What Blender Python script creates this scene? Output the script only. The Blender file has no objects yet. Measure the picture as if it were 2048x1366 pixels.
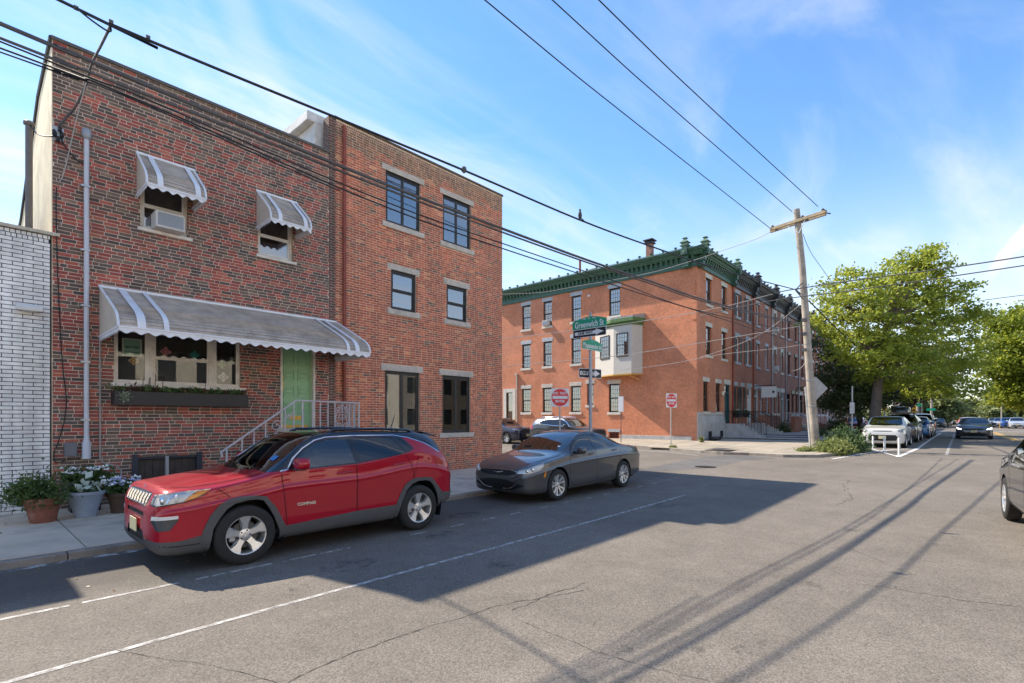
import bpy, bmesh, math, random
import numpy as np
from mathutils import Vector, Matrix
from mathutils.bvhtree import BVHTree
R=math.radians
random.seed(7); RNG=np.random.default_rng(7)
SC=bpy.context.scene; COL=SC.collection
# ---------------------------------------------------------------- camera, sky, sun, exposure
TH=math.atan2(926,1020); F=1020.0; EYE=1.78
cam=bpy.data.cameras.new('camera'); camo=bpy.data.objects.new('camera',cam); COL.objects.link(camo)
cam.sensor_width=36; cam.lens=36*F/2048; cam.shift_y=(838-683)/2048; cam.clip_end=6000; cam.clip_start=.05
camo.location=(0,0,EYE); camo.rotation_euler=(R(90),0,TH-R(90)); SC.camera=camo
SUN_EL=45.0; SUN_V=Vector((-.205,.975,1.0)).normalized()
SUN_EL=math.degrees(math.asin(SUN_V.z)); SUN_AZ=math.atan2(SUN_V.x,SUN_V.y)
SC.view_settings.view_transform='Standard'; SC.view_settings.look='None'; SC.view_settings.gamma=1
SC.view_settings.use_curve_mapping=False; SC.view_settings.exposure=1.42
SKY_STRENGTH=.112; SUN_STRENGTH=3.15
w=bpy.data.worlds.new('World'); SC.world=w; w.use_nodes=True
def sky():
    nt=w.node_tree; N=nt.nodes; L=nt.links; N.clear()
    out=N.new('ShaderNodeOutputWorld'); bg=N.new('ShaderNodeBackground'); bg.inputs[1].default_value=SKY_STRENGTH
    sk=N.new('ShaderNodeTexSky'); sk.sky_type='NISHITA'; sk.sun_disc=False; sk.sun_elevation=R(SUN_EL); sk.sun_rotation=SUN_AZ
    sk.air_density=1.0; sk.dust_density=0; sk.ozone_density=1.4
    tc=N.new('ShaderNodeTexCoord'); sep=N.new('ShaderNodeSeparateXYZ'); L.new(tc.outputs['Generated'],sep.inputs[0])
    def math_(op,a,b=None,c=None):
        n=N.new('ShaderNodeMath'); n.operation=op
        for i,v in enumerate((a,b,c)):
            if v is None: continue
            if isinstance(v,(int,float)): n.inputs[i].default_value=v
            else: L.new(v,n.inputs[i])
        return n.outputs[0]
    zz=math_('MAXIMUM',math_('ADD',sep.outputs[2],.12),.02)
    cx=math_('DIVIDE',sep.outputs[0],zz); cy=math_('DIVIDE',sep.outputs[1],zz)
    def layer(rot,sx,sy,scale,seed,lo,hi,rough=.6,dist=.6):
        cmb=N.new('ShaderNodeCombineXYZ'); L.new(cx,cmb.inputs[0]); L.new(cy,cmb.inputs[1]); cmb.inputs[2].default_value=seed
        mp=N.new('ShaderNodeMapping'); mp.inputs['Rotation'].default_value=(0,0,R(rot)); mp.inputs['Scale'].default_value=(sx,sy,1)
        L.new(cmb.outputs[0],mp.inputs[0])
        nz=N.new('ShaderNodeTexNoise'); nz.inputs['Scale'].default_value=scale; nz.inputs['Detail'].default_value=9
        nz.inputs['Roughness'].default_value=rough; nz.inputs['Distortion'].default_value=dist
        L.new(mp.outputs[0],nz.inputs['Vector'])
        mr=N.new('ShaderNodeMapRange'); mr.interpolation_type='SMOOTHSTEP'; mr.inputs[1].default_value=lo; mr.inputs[2].default_value=hi
        L.new(nz.outputs[0],mr.inputs[0]); return mr.outputs[0]
    a=layer(28,.32,1.5,.8,3.1,.44,.74); b=layer(50,.6,1.1,1.7,11.7,.46,.78,.58,1.1); big=layer(20,.5,.8,.5,23.3,.30,.62,.5,.3)
    f=math_('MULTIPLY',math_('ADD',math_('MULTIPLY',a,.8),math_('MULTIPLY',b,.5)),math_('ADD',math_('MULTIPLY',big,.75),.32))
    # contrails: straight vapour bands across the dome
    def trail(p,q,wd,amp,s0,s1,nscale):
        p=Vector(p).normalized(); q=Vector(q).normalized(); n=p.cross(q).normalized(); t=(q-p).normalized()
        def dot(v):
            m=N.new('ShaderNodeVectorMath'); m.operation='DOT_PRODUCT'; m.inputs[1].default_value=v
            L.new(tc.outputs['Generated'],m.inputs[0]); return m.outputs['Value']
        nz=N.new('ShaderNodeTexNoise'); nz.inputs['Scale'].default_value=nscale; nz.inputs['Detail'].default_value=4; L.new(tc.outputs['Generated'],nz.inputs['Vector'])
        d=math_('ABSOLUTE',math_('ADD',dot(n),math_('MULTIPLY',math_('SUBTRACT',nz.outputs[0],.5),wd*1.4)))
        mr=N.new('ShaderNodeMapRange'); mr.interpolation_type='SMOOTHSTEP'; mr.inputs[1].default_value=wd; mr.inputs[2].default_value=wd*.1; L.new(d,mr.inputs[0])
        al=N.new('ShaderNodeMapRange'); al.interpolation_type='SMOOTHSTEP'; al.inputs[1].default_value=s0; al.inputs[2].default_value=s1; L.new(dot(t),al.inputs[0])
        fw=N.new('ShaderNodeMath'); fw.operation='GREATER_THAN'; fw.inputs[1].default_value=0; L.new(dot((p+q).normalized()),fw.inputs[0])
        return math_('MULTIPLY',math_('MULTIPLY',math_('MULTIPLY',mr.outputs[0],al.outputs[0]),fw.outputs[0]),amp)
    def ray(px,py):
        u=(px-1024)/F; return Vector((math.cos(TH)+u*math.sin(TH),math.sin(TH)-u*math.cos(TH),(838-py)/F))
    p1,q1=ray(1955,575),ray(2060,455); t=(q1.normalized()-p1.normalized()).normalized()
    tr=trail(p1,q1,.011,.8,p1.normalized().dot(t),p1.normalized().dot(t)+.05,26)
    p2,q2=ray(560,165),ray(430,-60); t2=(q2.normalized()-p2.normalized()).normalized()
    tr2=trail(p2,q2,.035,.22,p2.normalized().dot(t2)-.12,p2.normalized().dot(t2)+.1,9)
    f=math_('MINIMUM',math_('ADD',math_('ADD',f,tr),tr2),.9)
    up=N.new('ShaderNodeMapRange'); up.interpolation_type='SMOOTHSTEP'; up.inputs[1].default_value=.01; up.inputs[2].default_value=.12; L.new(sep.outputs[2],up.inputs[0])
    f=math_('MULTIPLY',f,up.outputs[0])
    hz=N.new('ShaderNodeMapRange'); hz.interpolation_type='SMOOTHSTEP'; hz.inputs[1].default_value=-.02; hz.inputs[2].default_value=.45; hz.inputs[3].default_value=.74; hz.inputs[4].default_value=0; L.new(sep.outputs[2],hz.inputs[0])
    f=math_('SUBTRACT',1,math_('MULTIPLY',math_('SUBTRACT',1,f),math_('SUBTRACT',1,hz.outputs[0])))
    hsv=N.new('ShaderNodeHueSaturation'); hsv.inputs['Saturation'].default_value=1.20; hsv.inputs['Value'].default_value=1.0; hsv.inputs['Hue'].default_value=.502; L.new(sk.outputs[0],hsv.inputs['Color'])
    mx=N.new('ShaderNodeMix'); mx.data_type='RGBA'; L.new(f,mx.inputs[0]); L.new(hsv.outputs[0],mx.inputs[6]); mx.inputs[7].default_value=(3.9,3.9,3.95,1)
    L.new(mx.outputs[2],bg.inputs[0]); L.new(bg.outputs[0],out.inputs[0])
sky()
sl=bpy.data.lights.new('sun','SUN'); sl.energy=SUN_STRENGTH; sl.angle=R(.53); sl.color=(1,.90,.76)
so=bpy.data.objects.new('sun',sl); COL.objects.link(so); so.rotation_euler=SUN_V.to_track_quat('Z','Y').to_euler(); so.location=(0,0,60)

# ---------------------------------------------------------------- helpers
def sstep(t): t=min(1,max(0,t)); return t*t*(3-2*t)
def gz(x): return .45*sstep((x-6)/38)               # the street climbs gently away from the viewer
def dirn(px):
    u=(px-1024)/F; return (math.cos(TH)+u*math.sin(TH), math.sin(TH)-u*math.cos(TH))
def atY(px,py,y):                                    # point of the photograph on the plane y
    d=dirn(px); Z=y/d[1]; return Vector((d[0]*Z,y,EYE+(838-py)/F*Z))
def atX(px,py,x):
    d=dirn(px); Z=x/d[0]; return Vector((x,d[1]*Z,EYE+(838-py)/F*Z))
def atZ(px,py,Z):
    d=dirn(px); return Vector((d[0]*Z,d[1]*Z,EYE+(838-py)/F*Z))
def onG(px,py,off=0.0):
    x=10.0
    for _ in range(50):
        Z=F*(EYE-gz(x)-off)/(py-838); d=dirn(px); x=d[0]*Z
    return Vector((x,d[1]*Z,gz(x)+off))
class MB:
    def __init__(s): s.v=[]; s.f=[]; s.c=[]; s.col=None
    def add(s,vs,fs):
        o=len(s.v); s.v+= [tuple(p) for p in vs]; s.f+=[tuple(i+o for i in f) for f in fs]
        if s.col is not None: s.c+=[s.col]*len(fs)
        return s
    def box(s,x0,x1,y0,y1,z0,z1):
        return s.add([(x0,y0,z0),(x1,y0,z0),(x1,y1,z0),(x0,y1,z0),(x0,y0,z1),(x1,y0,z1),(x1,y1,z1),(x0,y1,z1)],
              [(0,3,2,1),(4,5,6,7),(0,1,5,4),(1,2,6,5),(2,3,7,6),(3,0,4,7)])
    def bar(s,a,b,wd,ht=None,up=(0,0,1)):
        a=Vector(a); b=Vector(b); d=(b-a).normalized(); ht=wd if ht is None else ht
        u=Vector(up)
        if abs(d.dot(u))>.98: u=Vector((0,1,0))
        r=d.cross(u).normalized()*wd/2; u=r.cross(d).normalized()*ht/2
        return s.add([a-r-u,a+r-u,a+r+u,a-r+u,b-r-u,b+r-u,b+r+u,b-r+u],[(0,3,2,1),(4,5,6,7),(0,1,5,4),(1,2,6,5),(2,3,7,6),(3,0,4,7)])
    def tube(s,pts,r,n=6,cap=True):
        pts=[Vector(p) for p in pts]; rs=r if isinstance(r,(list,tuple)) else [r]*len(pts)
        ring=[]; prev=None
        for i,p in enumerate(pts):
            d=(pts[min(i+1,len(pts)-1)]-pts[max(i-1,0)])
            d=d.normalized() if d.length>1e-9 else Vector((0,0,1))
            if prev is None:
                a=Vector((0,0,1)) if abs(d.z)<.9 else Vector((1,0,0)); x=d.cross(a).normalized()
            else: x=(prev-d*prev.dot(d)); x=x.normalized() if x.length>1e-6 else d.orthogonal().normalized()
            prev=x; y=d.cross(x)
            ring.append([p+(x*math.cos(6.28319*k/n)+y*math.sin(6.28319*k/n))*rs[i] for k in range(n)])
        vs=[q for rr in ring for q in rr]; fs=[]
        for i in range(len(pts)-1):
            for k in range(n): fs.append((i*n+k,i*n+(k+1)%n,(i+1)*n+(k+1)%n,(i+1)*n+k))
        if cap: fs+= [tuple(range(n))[::-1], tuple((len(pts)-1)*n+k for k in range(n))]
        return s.add(vs,fs)
    def lathe(s,prof,c=(0,0,0),n=16,axis='z',close=False):
        vs=[];fs=[]
        for r,h in prof:
            for k in range(n):
                a=6.2831853*k/n
                if axis=='z': p=(c[0]+r*math.cos(a),c[1]+r*math.sin(a),c[2]+h)
                elif axis=='y': p=(c[0]+r*math.cos(a),c[1]+h,c[2]+r*math.sin(a))
                else: p=(c[0]+h,c[1]+r*math.cos(a),c[2]+r*math.sin(a))
                vs.append(p)
        m=len(prof)
        for i in range(m-1 if not close else m):
            for k in range(n): fs.append((i*n+k,i*n+(k+1)%n,((i+1)%m)*n+(k+1)%n,((i+1)%m)*n+k))
        if not close: fs+=[tuple(range(n))[::-1],tuple((m-1)*n+k for k in range(n))]
        return s.add(vs,fs)
    def prism(s,poly,fn,d0,d1):                      # fn(a,b,d) -> point
        n=len(poly); vs=[fn(a,b,d0) for a,b in poly]+[fn(a,b,d1) for a,b in poly]
        return s.add(vs,[tuple(range(n))[::-1],tuple(range(n,2*n))]+[(i,(i+1)%n,n+(i+1)%n,n+i) for i in range(n)])
    def quad(s,a,b,c,d): return s.add([a,b,c,d],[(0,1,2,3)])
def children_inv(parent):
    m=Matrix.Translation(parent.location); p=parent
    if 'wloc' in p: m=Matrix.Translation(Vector(p['wloc']))
    return m.inverted()
def link(name,me,mat,parent=None):
    o=bpy.data.objects.new(name,me); COL.objects.link(o)
    if mat is not None and not me.materials:
        for m in (mat if isinstance(mat,(list,tuple)) else [mat]): me.materials.append(m)
    if parent is not None:
        o.parent=parent
        if parent.parent is None: o.matrix_parent_inverse=Matrix.Translation(parent.location).inverted()
    return o
def obj(name,mb,mat,parent=None,M=None,bevel=0,smooth=False,loc=None,recalc=True,seg=1):
    me=bpy.data.meshes.new(name); vs=mb.v
    if M is not None: vs=[M@Vector(p) for p in vs]
    if loc is not None: vs=[Vector(p)-Vector(loc) for p in vs]
    me.from_pydata(vs,[],mb.f)
    if mb.c:
        ca=me.color_attributes.new('c','FLOAT_COLOR','CORNER'); arr=np.ones((len(me.loops),4),np.float32); i=0
        cnt=np.array([len(f) for f in mb.f]); arr[:,:3]=np.repeat(np.array(mb.c,np.float32),cnt,axis=0); ca.data.foreach_set('color',arr.ravel())
    if recalc or bevel:
        bm=bmesh.new(); bm.from_mesh(me)
        if recalc: bmesh.ops.recalc_face_normals(bm,faces=bm.faces)
        if bevel:
            es=[e for e in bm.edges if len(e.link_faces)==2 and e.calc_face_angle(0)>.5]
            bmesh.ops.bevel(bm,geom=es,offset=bevel,segments=seg,affect='EDGES',profile=.6)
        bm.to_mesh(me); bm.free()
    if smooth:
        for p in me.polygons: p.use_smooth=True
        if smooth!=True: me.set_sharp_from_angle(angle=R(smooth))
    o=link(name,me,mat,parent)
    if loc is not None: o.location=loc
    return o
def thing(name,label,cat,loc=(0,0,0),group=None):
    o=bpy.data.objects.new(name,None); COL.objects.link(o); o.location=loc; o.empty_display_size=.2
    o['label']=label; o['category']=cat
    if group: o['group']=group
    return o
def tag(o,label,cat,group=None):
    o['label']=label; o['category']=cat
    if group: o['group']=group
    return o
def struct(o): o['kind']='structure'; return o
def stuff(o): o['kind']='stuff'; return o
def copy_tree(o,loc=None,label=None,parent=None):
    c=o.copy(); COL.objects.link(c)
    if parent is not None: c.parent=parent
    for ch in list(o.children): copy_tree(ch,parent=c)
    if loc is not None: c.location=loc
    if label: c['label']=label
    return c

# ---------------------------------------------------------------- materials
def newmat(name):
    m=bpy.data.materials.new(name); m.use_nodes=True; nt=m.node_tree; return m,nt,nt.nodes['Principled BSDF']
def mat(name,col,rough=.6,metal=0,var=.0,vscale=6,bump=0,bscale=40,coat=0,spec=None,stain=None,sscale=1.2,samt=.5,emit=None,detail=4,grain=0,gscale=300,objvar=0):
    m,nt,b=newmat(name); N=nt.nodes; L=nt.links
    b.inputs['Base Color'].default_value=(*col,1); b.inputs['Roughness'].default_value=rough; b.inputs['Metallic'].default_value=metal
    if coat: b.inputs['Coat Weight'].default_value=coat; b.inputs['Coat Roughness'].default_value=.03
    if spec is not None: b.inputs['Specular IOR Level'].default_value=spec
    if emit: b.inputs['Emission Color'].default_value=(*emit[:3],1); b.inputs['Emission Strength'].default_value=emit[3]
    g=N.new('ShaderNodeNewGeometry')
    cur=None
    def noise(sc,det=detail,rgh=.6):
        n=N.new('ShaderNodeTexNoise'); n.inputs['Scale'].default_value=sc; n.inputs['Detail'].default_value=det; n.inputs['Roughness'].default_value=rgh
        L.new(g.outputs['Position'],n.inputs['Vector']); return n.outputs[0]
    def mul(fac_out,lo,hi,a=.3,bb=.7):
        nonlocal cur
        mr=N.new('ShaderNodeMapRange'); mr.inputs[1].default_value=a; mr.inputs[2].default_value=bb; mr.inputs[3].default_value=lo; mr.inputs[4].default_value=hi; L.new(fac_out,mr.inputs[0])
        mx=N.new('ShaderNodeMix'); mx.data_type='RGBA'; mx.blend_type='MULTIPLY'; mx.inputs[0].default_value=1
        if cur is None: mx.inputs[6].default_value=(*col,1)
        else: L.new(cur,mx.inputs[6])
        L.new(mr.outputs[0],mx.inputs[7]); cur=mx.outputs[2]
    if var: mul(noise(vscale),1-var,1+var)
    if grain: mul(noise(gscale,2,.5),1-grain,1+grain)
    if objvar:
        oi=N.new('ShaderNodeObjectInfo'); mul(oi.outputs['Random'],1-objvar,1+objvar,0,1)
    if stain:
        mr=N.new('ShaderNodeMapRange'); mr.inputs[1].default_value=.5; mr.inputs[2].default_value=.72; mr.inputs[4].default_value=samt; L.new(noise(sscale,7,.65),mr.inputs[0])
        mx=N.new('ShaderNodeMix'); mx.data_type='RGBA'; L.new(mr.outputs[0],mx.inputs[0])
        if cur is None: mx.inputs[6].default_value=(*col,1)
        else: L.new(cur,mx.inputs[6])
        mx.inputs[7].default_value=(*stain,1); cur=mx.outputs[2]
    if cur is not None: L.new(cur,b.inputs['Base Color'])
    if bump:
        bp=N.new('ShaderNodeBump'); bp.inputs['Strength'].default_value=bump; bp.inputs['Distance'].default_value=.01; L.new(noise(bscale,5,.6),bp.inputs['Height']); L.new(bp.outputs[0],b.inputs['Normal'])
    return m
def glass(name,tint=(.5,.55,.55),rough=.015,ior=1.5,refl=1.0):
    m,nt,b=newmat(name); N=nt.nodes; L=nt.links; N.remove(b)
    out=[n for n in N if n.type=='OUTPUT_MATERIAL'][0]
    t=N.new('ShaderNodeBsdfTransparent'); t.inputs[0].default_value=(*tint,1)
    gl=N.new('ShaderNodeBsdfGlossy'); gl.inputs['Roughness'].default_value=rough; gl.inputs[0].default_value=(refl,refl,refl,1)
    fr=N.new('ShaderNodeFresnel'); fr.inputs[0].default_value=ior
    mx=N.new('ShaderNodeMixShader'); L.new(fr.outputs[0],mx.inputs[0]); L.new(t.outputs[0],mx.inputs[1]); L.new(gl.outputs[0],mx.inputs[2]); L.new(mx.outputs[0],out.inputs[0])
    return m
def attr_mat(name,rough=.8,bump=.25,bscale=60,objcol=False,var=.12,vscale=25,soot=None):
    m,nt,b=newmat(name); N=nt.nodes; L=nt.links; b.inputs['Roughness'].default_value=rough
    if objcol: c=N.new('ShaderNodeObjectInfo').outputs['Color']
    else:
        a=N.new('ShaderNodeVertexColor'); a.layer_name='c'; c=a.outputs[0]
    g=N.new('ShaderNodeNewGeometry'); n=N.new('ShaderNodeTexNoise'); n.inputs['Scale'].default_value=vscale; n.inputs['Detail'].default_value=5; L.new(g.outputs['Position'],n.inputs['Vector'])
    mr=N.new('ShaderNodeMapRange'); mr.inputs[1].default_value=.3; mr.inputs[2].default_value=.7; mr.inputs[3].default_value=1-var; mr.inputs[4].default_value=1+var; L.new(n.outputs[0],mr.inputs[0])
    mx=N.new('ShaderNodeMix'); mx.data_type='RGBA'; mx.blend_type='MULTIPLY'; mx.inputs[0].default_value=1; L.new(c,mx.inputs[6]); L.new(mr.outputs[0],mx.inputs[7]); cc=mx.outputs[2]
    if soot:
        n2=N.new('ShaderNodeTexNoise'); n2.inputs['Scale'].default_value=.55; n2.inputs['Detail'].default_value=6; L.new(g.outputs['Position'],n2.inputs['Vector'])
        mr2=N.new('ShaderNodeMapRange'); mr2.inputs[1].default_value=.42; mr2.inputs[2].default_value=.75; mr2.inputs[4].default_value=soot[3]; L.new(n2.outputs[0],mr2.inputs[0])
        mp=N.new('ShaderNodeMapping'); mp.inputs['Scale'].default_value=(4,4,.22); L.new(g.outputs['Position'],mp.inputs[0]); n4=N.new('ShaderNodeTexNoise'); n4.inputs['Scale'].default_value=1.0; n4.inputs['Detail'].default_value=4; L.new(mp.outputs[0],n4.inputs['Vector'])
        mr4=N.new('ShaderNodeMapRange'); mr4.inputs[1].default_value=.35; mr4.inputs[2].default_value=.7; mr4.inputs[3].default_value=1.1; mr4.inputs[4].default_value=.78; L.new(n4.outputs[0],mr4.inputs[0]); m4=N.new('ShaderNodeMix'); m4.data_type='RGBA'; m4.blend_type='MULTIPLY'; m4.inputs[0].default_value=1; L.new(cc,m4.inputs[6]); L.new(mr4.outputs[0],m4.inputs[7]); cc=m4.outputs[2]
        m2=N.new('ShaderNodeMix'); m2.data_type='RGBA'; L.new(mr2.outputs[0],m2.inputs[0]); L.new(cc,m2.inputs[6]); m2.inputs[7].default_value=(*soot[:3],1); cc=m2.outputs[2]
    L.new(cc,b.inputs['Base Color'])
    if bump:
        n3=N.new('ShaderNodeTexNoise'); n3.inputs['Scale'].default_value=bscale; n3.inputs['Detail'].default_value=4; L.new(g.outputs['Position'],n3.inputs['Vector'])
        bp=N.new('ShaderNodeBump'); bp.inputs['Strength'].default_value=bump; bp.inputs['Distance'].default_value=.006; L.new(n3.outputs[0],bp.inputs['Height']); L.new(bp.outputs[0],b.inputs['Normal'])
    return m
def brickmat(name,c1,c2,mortar,bw=.21,rh=.0685,ms=.009,var=.25,patch=None):
    m,nt,b=newmat(name); N=nt.nodes; L=nt.links; b.inputs['Roughness'].default_value=.85
    g=N.new('ShaderNodeNewGeometry'); sp=N.new('ShaderNodeSeparateXYZ'); L.new(g.outputs['Position'],sp.inputs[0])
    ad=N.new('ShaderNodeMath'); L.new(sp.outputs[0],ad.inputs[0]); L.new(sp.outputs[1],ad.inputs[1])
    cb=N.new('ShaderNodeCombineXYZ'); L.new(ad.outputs[0],cb.inputs[0]); L.new(sp.outputs[2],cb.inputs[1])
    br=N.new('ShaderNodeTexBrick'); L.new(cb.outputs[0],br.inputs['Vector']); br.inputs['Color1'].default_value=(*c1,1); br.inputs['Color2'].default_value=(*c2,1); br.inputs['Mortar'].default_value=(*mortar,1)
    br.inputs['Scale'].default_value=1; br.inputs['Mortar Size'].default_value=ms; br.inputs['Brick Width'].default_value=bw; br.inputs['Row Height'].default_value=rh; br.inputs['Mortar Smooth'].default_value=.1
    cur=br.outputs[0]
    for sc,lo,hi in ((.7,1-var,1+var*.6),(7,.85,1.12)):
        n=N.new('ShaderNodeTexNoise'); n.inputs['Scale'].default_value=sc; n.inputs['Detail'].default_value=6; L.new(g.outputs['Position'],n.inputs['Vector'])
        mr=N.new('ShaderNodeMapRange'); mr.inputs[1].default_value=.3; mr.inputs[2].default_value=.7; mr.inputs[3].default_value=lo; mr.inputs[4].default_value=hi; L.new(n.outputs[0],mr.inputs[0])
        mx=N.new('ShaderNodeMix'); mx.data_type='RGBA'; mx.blend_type='MULTIPLY'; mx.inputs[0].default_value=1; L.new(cur,mx.inputs[6]); L.new(mr.outputs[0],mx.inputs[7]); cur=mx.outputs[2]
    if patch:
        n=N.new('ShaderNodeTexNoise'); n.inputs['Scale'].default_value=.28; n.inputs['Detail'].default_value=3; L.new(g.outputs['Position'],n.inputs['Vector'])
        mr=N.new('ShaderNodeMapRange'); mr.inputs[1].default_value=.5; mr.inputs[2].default_value=.62; mr.inputs[4].default_value=patch[3]; L.new(n.outputs[0],mr.inputs[0])
        mx=N.new('ShaderNodeMix'); mx.data_type='RGBA'; L.new(mr.outputs[0],mx.inputs[0]); L.new(cur,mx.inputs[6]); mx.inputs[7].default_value=(*patch[:3],1); cur=mx.outputs[2]
    L.new(cur,b.inputs['Base Color'])
    bp=N.new('ShaderNodeBump'); bp.inputs['Strength'].default_value=.5; bp.inputs['Distance'].default_value=.008; bp.invert=True; L.new(br.outputs['Fac'],bp.inputs['Height']); L.new(bp.outputs[0],b.inputs['Normal'])
    return m
def worn(name,col,scale,lo,hi,rough=.7,stretch=(1,1,1)):
    m,nt,b=newmat(name); N=nt.nodes; L=nt.links; b.inputs['Base Color'].default_value=(*col,1); b.inputs['Roughness'].default_value=rough
    g=N.new('ShaderNodeNewGeometry'); n=N.new('ShaderNodeTexNoise'); n.inputs['Scale'].default_value=scale; n.inputs['Detail'].default_value=6; n.inputs['Roughness'].default_value=.7
    mp=N.new('ShaderNodeMapping'); mp.inputs['Scale'].default_value=stretch; L.new(g.outputs['Position'],mp.inputs[0]); L.new(mp.outputs[0],n.inputs['Vector'])
    mr=N.new('ShaderNodeMapRange'); mr.inputs[1].default_value=lo; mr.inputs[2].default_value=hi; L.new(n.outputs[0],mr.inputs[0]); L.new(mr.outputs[0],b.inputs['Alpha'])
    return m
def leafmat(name,c1,c2,trans=.45):
    m,nt,b=newmat(name); N=nt.nodes; L=nt.links; N.remove(b); out=[n for n in N if n.type=='OUTPUT_MATERIAL'][0]
    a=N.new('ShaderNodeVertexColor'); a.layer_name='c'; mx=N.new('ShaderNodeMix'); mx.data_type='RGBA'; sp=N.new('ShaderNodeSeparateColor'); L.new(a.outputs[0],sp.inputs[0]); L.new(sp.outputs[0],mx.inputs[0])
    mx.inputs[6].default_value=(*c1,1); mx.inputs[7].default_value=(*c2,1)
    d=N.new('ShaderNodeBsdfPrincipled'); d.inputs['Roughness'].default_value=.5; d.inputs['Specular IOR Level'].default_value=.35; L.new(mx.outputs[2],d.inputs['Base Color'])
    t=N.new('ShaderNodeBsdfTranslucent'); hs=N.new('ShaderNodeHueSaturation'); hs.inputs['Value'].default_value=1.5; hs.inputs['Hue'].default_value=.485; L.new(mx.outputs[2],hs.inputs['Color']); L.new(hs.outputs[0],t.inputs[0])
    ms=N.new('ShaderNodeMixShader'); ms.inputs[0].default_value=trans; L.new(d.outputs[0],ms.inputs[1]); L.new(t.outputs[0],ms.inputs[2]); L.new(ms.outputs[0],out.inputs[0])
    return m
# ---------------------------------------------------------------- ground, road, pavements
def asphalt(name,base,dark=None):
    m,nt,b=newmat(name); N=nt.nodes; L=nt.links; b.inputs['Roughness'].default_value=.9; b.inputs['Specular IOR Level'].default_value=.25
    g=N.new('ShaderNodeNewGeometry'); sp=N.new('ShaderNodeSeparateXYZ'); L.new(g.outputs['Position'],sp.inputs[0])
    def nz(sc,d=3,r=.6):
        n=N.new('ShaderNodeTexNoise'); n.inputs['Scale'].default_value=sc; n.inputs['Detail'].default_value=d; n.inputs['Roughness'].default_value=r; L.new(g.outputs['Position'],n.inputs['Vector']); return n.outputs[0]
    def rng(o,a,bb,lo,hi):
        mr=N.new('ShaderNodeMapRange'); mr.inputs[1].default_value=a; mr.inputs[2].default_value=bb; mr.inputs[3].default_value=lo; mr.inputs[4].default_value=hi; L.new(o,mr.inputs[0]); return mr.outputs[0]
    cur=None
    def mul(o,blend='MULTIPLY'):
        nonlocal cur
        mx=N.new('ShaderNodeMix'); mx.data_type='RGBA'; mx.blend_type=blend; mx.inputs[0].default_value=1
        if cur is None: mx.inputs[6].default_value=(*base,1)
        else: L.new(cur,mx.inputs[6])
        L.new(o,mx.inputs[7]); cur=mx.outputs[2]
    mul(rng(nz(.35,6,.6),.3,.7,.82,1.15)); mul(rng(nz(2.2,6,.65),.3,.7,.88,1.12))
    v=N.new('ShaderNodeTexVoronoi'); v.inputs['Scale'].default_value=85; L.new(g.outputs['Position'],v.inputs['Vector'])
    sc=N.new('ShaderNodeSeparateColor'); L.new(v.outputs['Color'],sc.inputs[0]); mul(rng(sc.outputs[0],0,1,.70,1.32)); mul(rng(nz(210,2,.5),.3,.7,.8,1.2))
    # pale stone chips and dark oil drips
    ch=rng(sc.outputs[1],.93,.97,0,.32); mx=N.new('ShaderNodeMix'); mx.data_type='RGBA'; L.new(ch,mx.inputs[0]); L.new(cur,mx.inputs[6]); mx.inputs[7].default_value=(.32,.30,.28,1); cur=mx.outputs[2]
    oil=rng(nz(.9,5,.7),.66,.74,0,.4); mx=N.new('ShaderNodeMix'); mx.data_type='RGBA'; L.new(oil,mx.inputs[0]); L.new(cur,mx.inputs[6]); mx.inputs[7].default_value=(base[0]*.5,base[1]*.5,base[2]*.5,1); cur=mx.outputs[2]
    if dark:   # the gutter strip where cars park: older, oil-soaked asphalt
        ad=N.new('ShaderNodeMath'); L.new(sp.outputs[1],ad.inputs[0]); n2=N.new('ShaderNodeMath'); n2.operation='MULTIPLY'; n2.inputs[1].default_value=1.1; L.new(nz(1.3,5,.65),n2.inputs[0]); L.new(n2.outputs[0],ad.inputs[1])
        a1=rng(ad.outputs[0],7.1,7.7,0,1); a2=rng(sp.outputs[0],14.5,16.5,1,0); mm=N.new('ShaderNodeMath'); mm.operation='MULTIPLY'; L.new(a1,mm.inputs[0]); L.new(a2,mm.inputs[1])
        mm2=N.new('ShaderNodeMath'); mm2.operation='MULTIPLY'; mm2.inputs[1].default_value=.75; L.new(mm.outputs[0],mm2.inputs[0])
        mx=N.new('ShaderNodeMix'); mx.data_type='RGBA'; L.new(mm2.outputs[0],mx.inputs[0]); L.new(cur,mx.inputs[6]); mx.inputs[7].default_value=(*dark,1); cur=mx.outputs[2]
    L.new(cur,b.inputs['Base Color'])
    bp=N.new('ShaderNodeBump'); bp.inputs['Strength'].default_value=.6; bp.inputs['Distance'].default_value=.004; L.new(v.outputs['Distance'],bp.inputs['Height']); bp.invert=True; L.new(bp.outputs[0],b.inputs['Normal'])
    return m
M_ROAD=asphalt('asphalt',(.172,.149,.122),(.088,.080,.072)); M_PATCH=asphalt('asphalt_dark',(.13,.122,.115))
M_CONC=mat('concrete',(.60,.50,.38),.85,var=.14,vscale=1.3,grain=.14,gscale=160,bump=.25,bscale=120,stain=(.12,.11,.10),sscale=1.1,samt=.62,objvar=.14)
M_CONC2=mat('concrete_warm',(.34,.29,.22),.85,var=.12,vscale=1.1,grain=.1,gscale=90,stain=(.2,.17,.13),sscale=.8,samt=.5,objvar=.12)
M_JOINT=mat('joint',(.045,.042,.038),.95)
M_GRANITE=mat('kerb_stone',(.25,.225,.19),.8,var=.25,vscale=3,grain=.25,gscale=120,bump=.4,bscale=60,stain=(.28,.16,.10),sscale=1.3,samt=.4)
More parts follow.
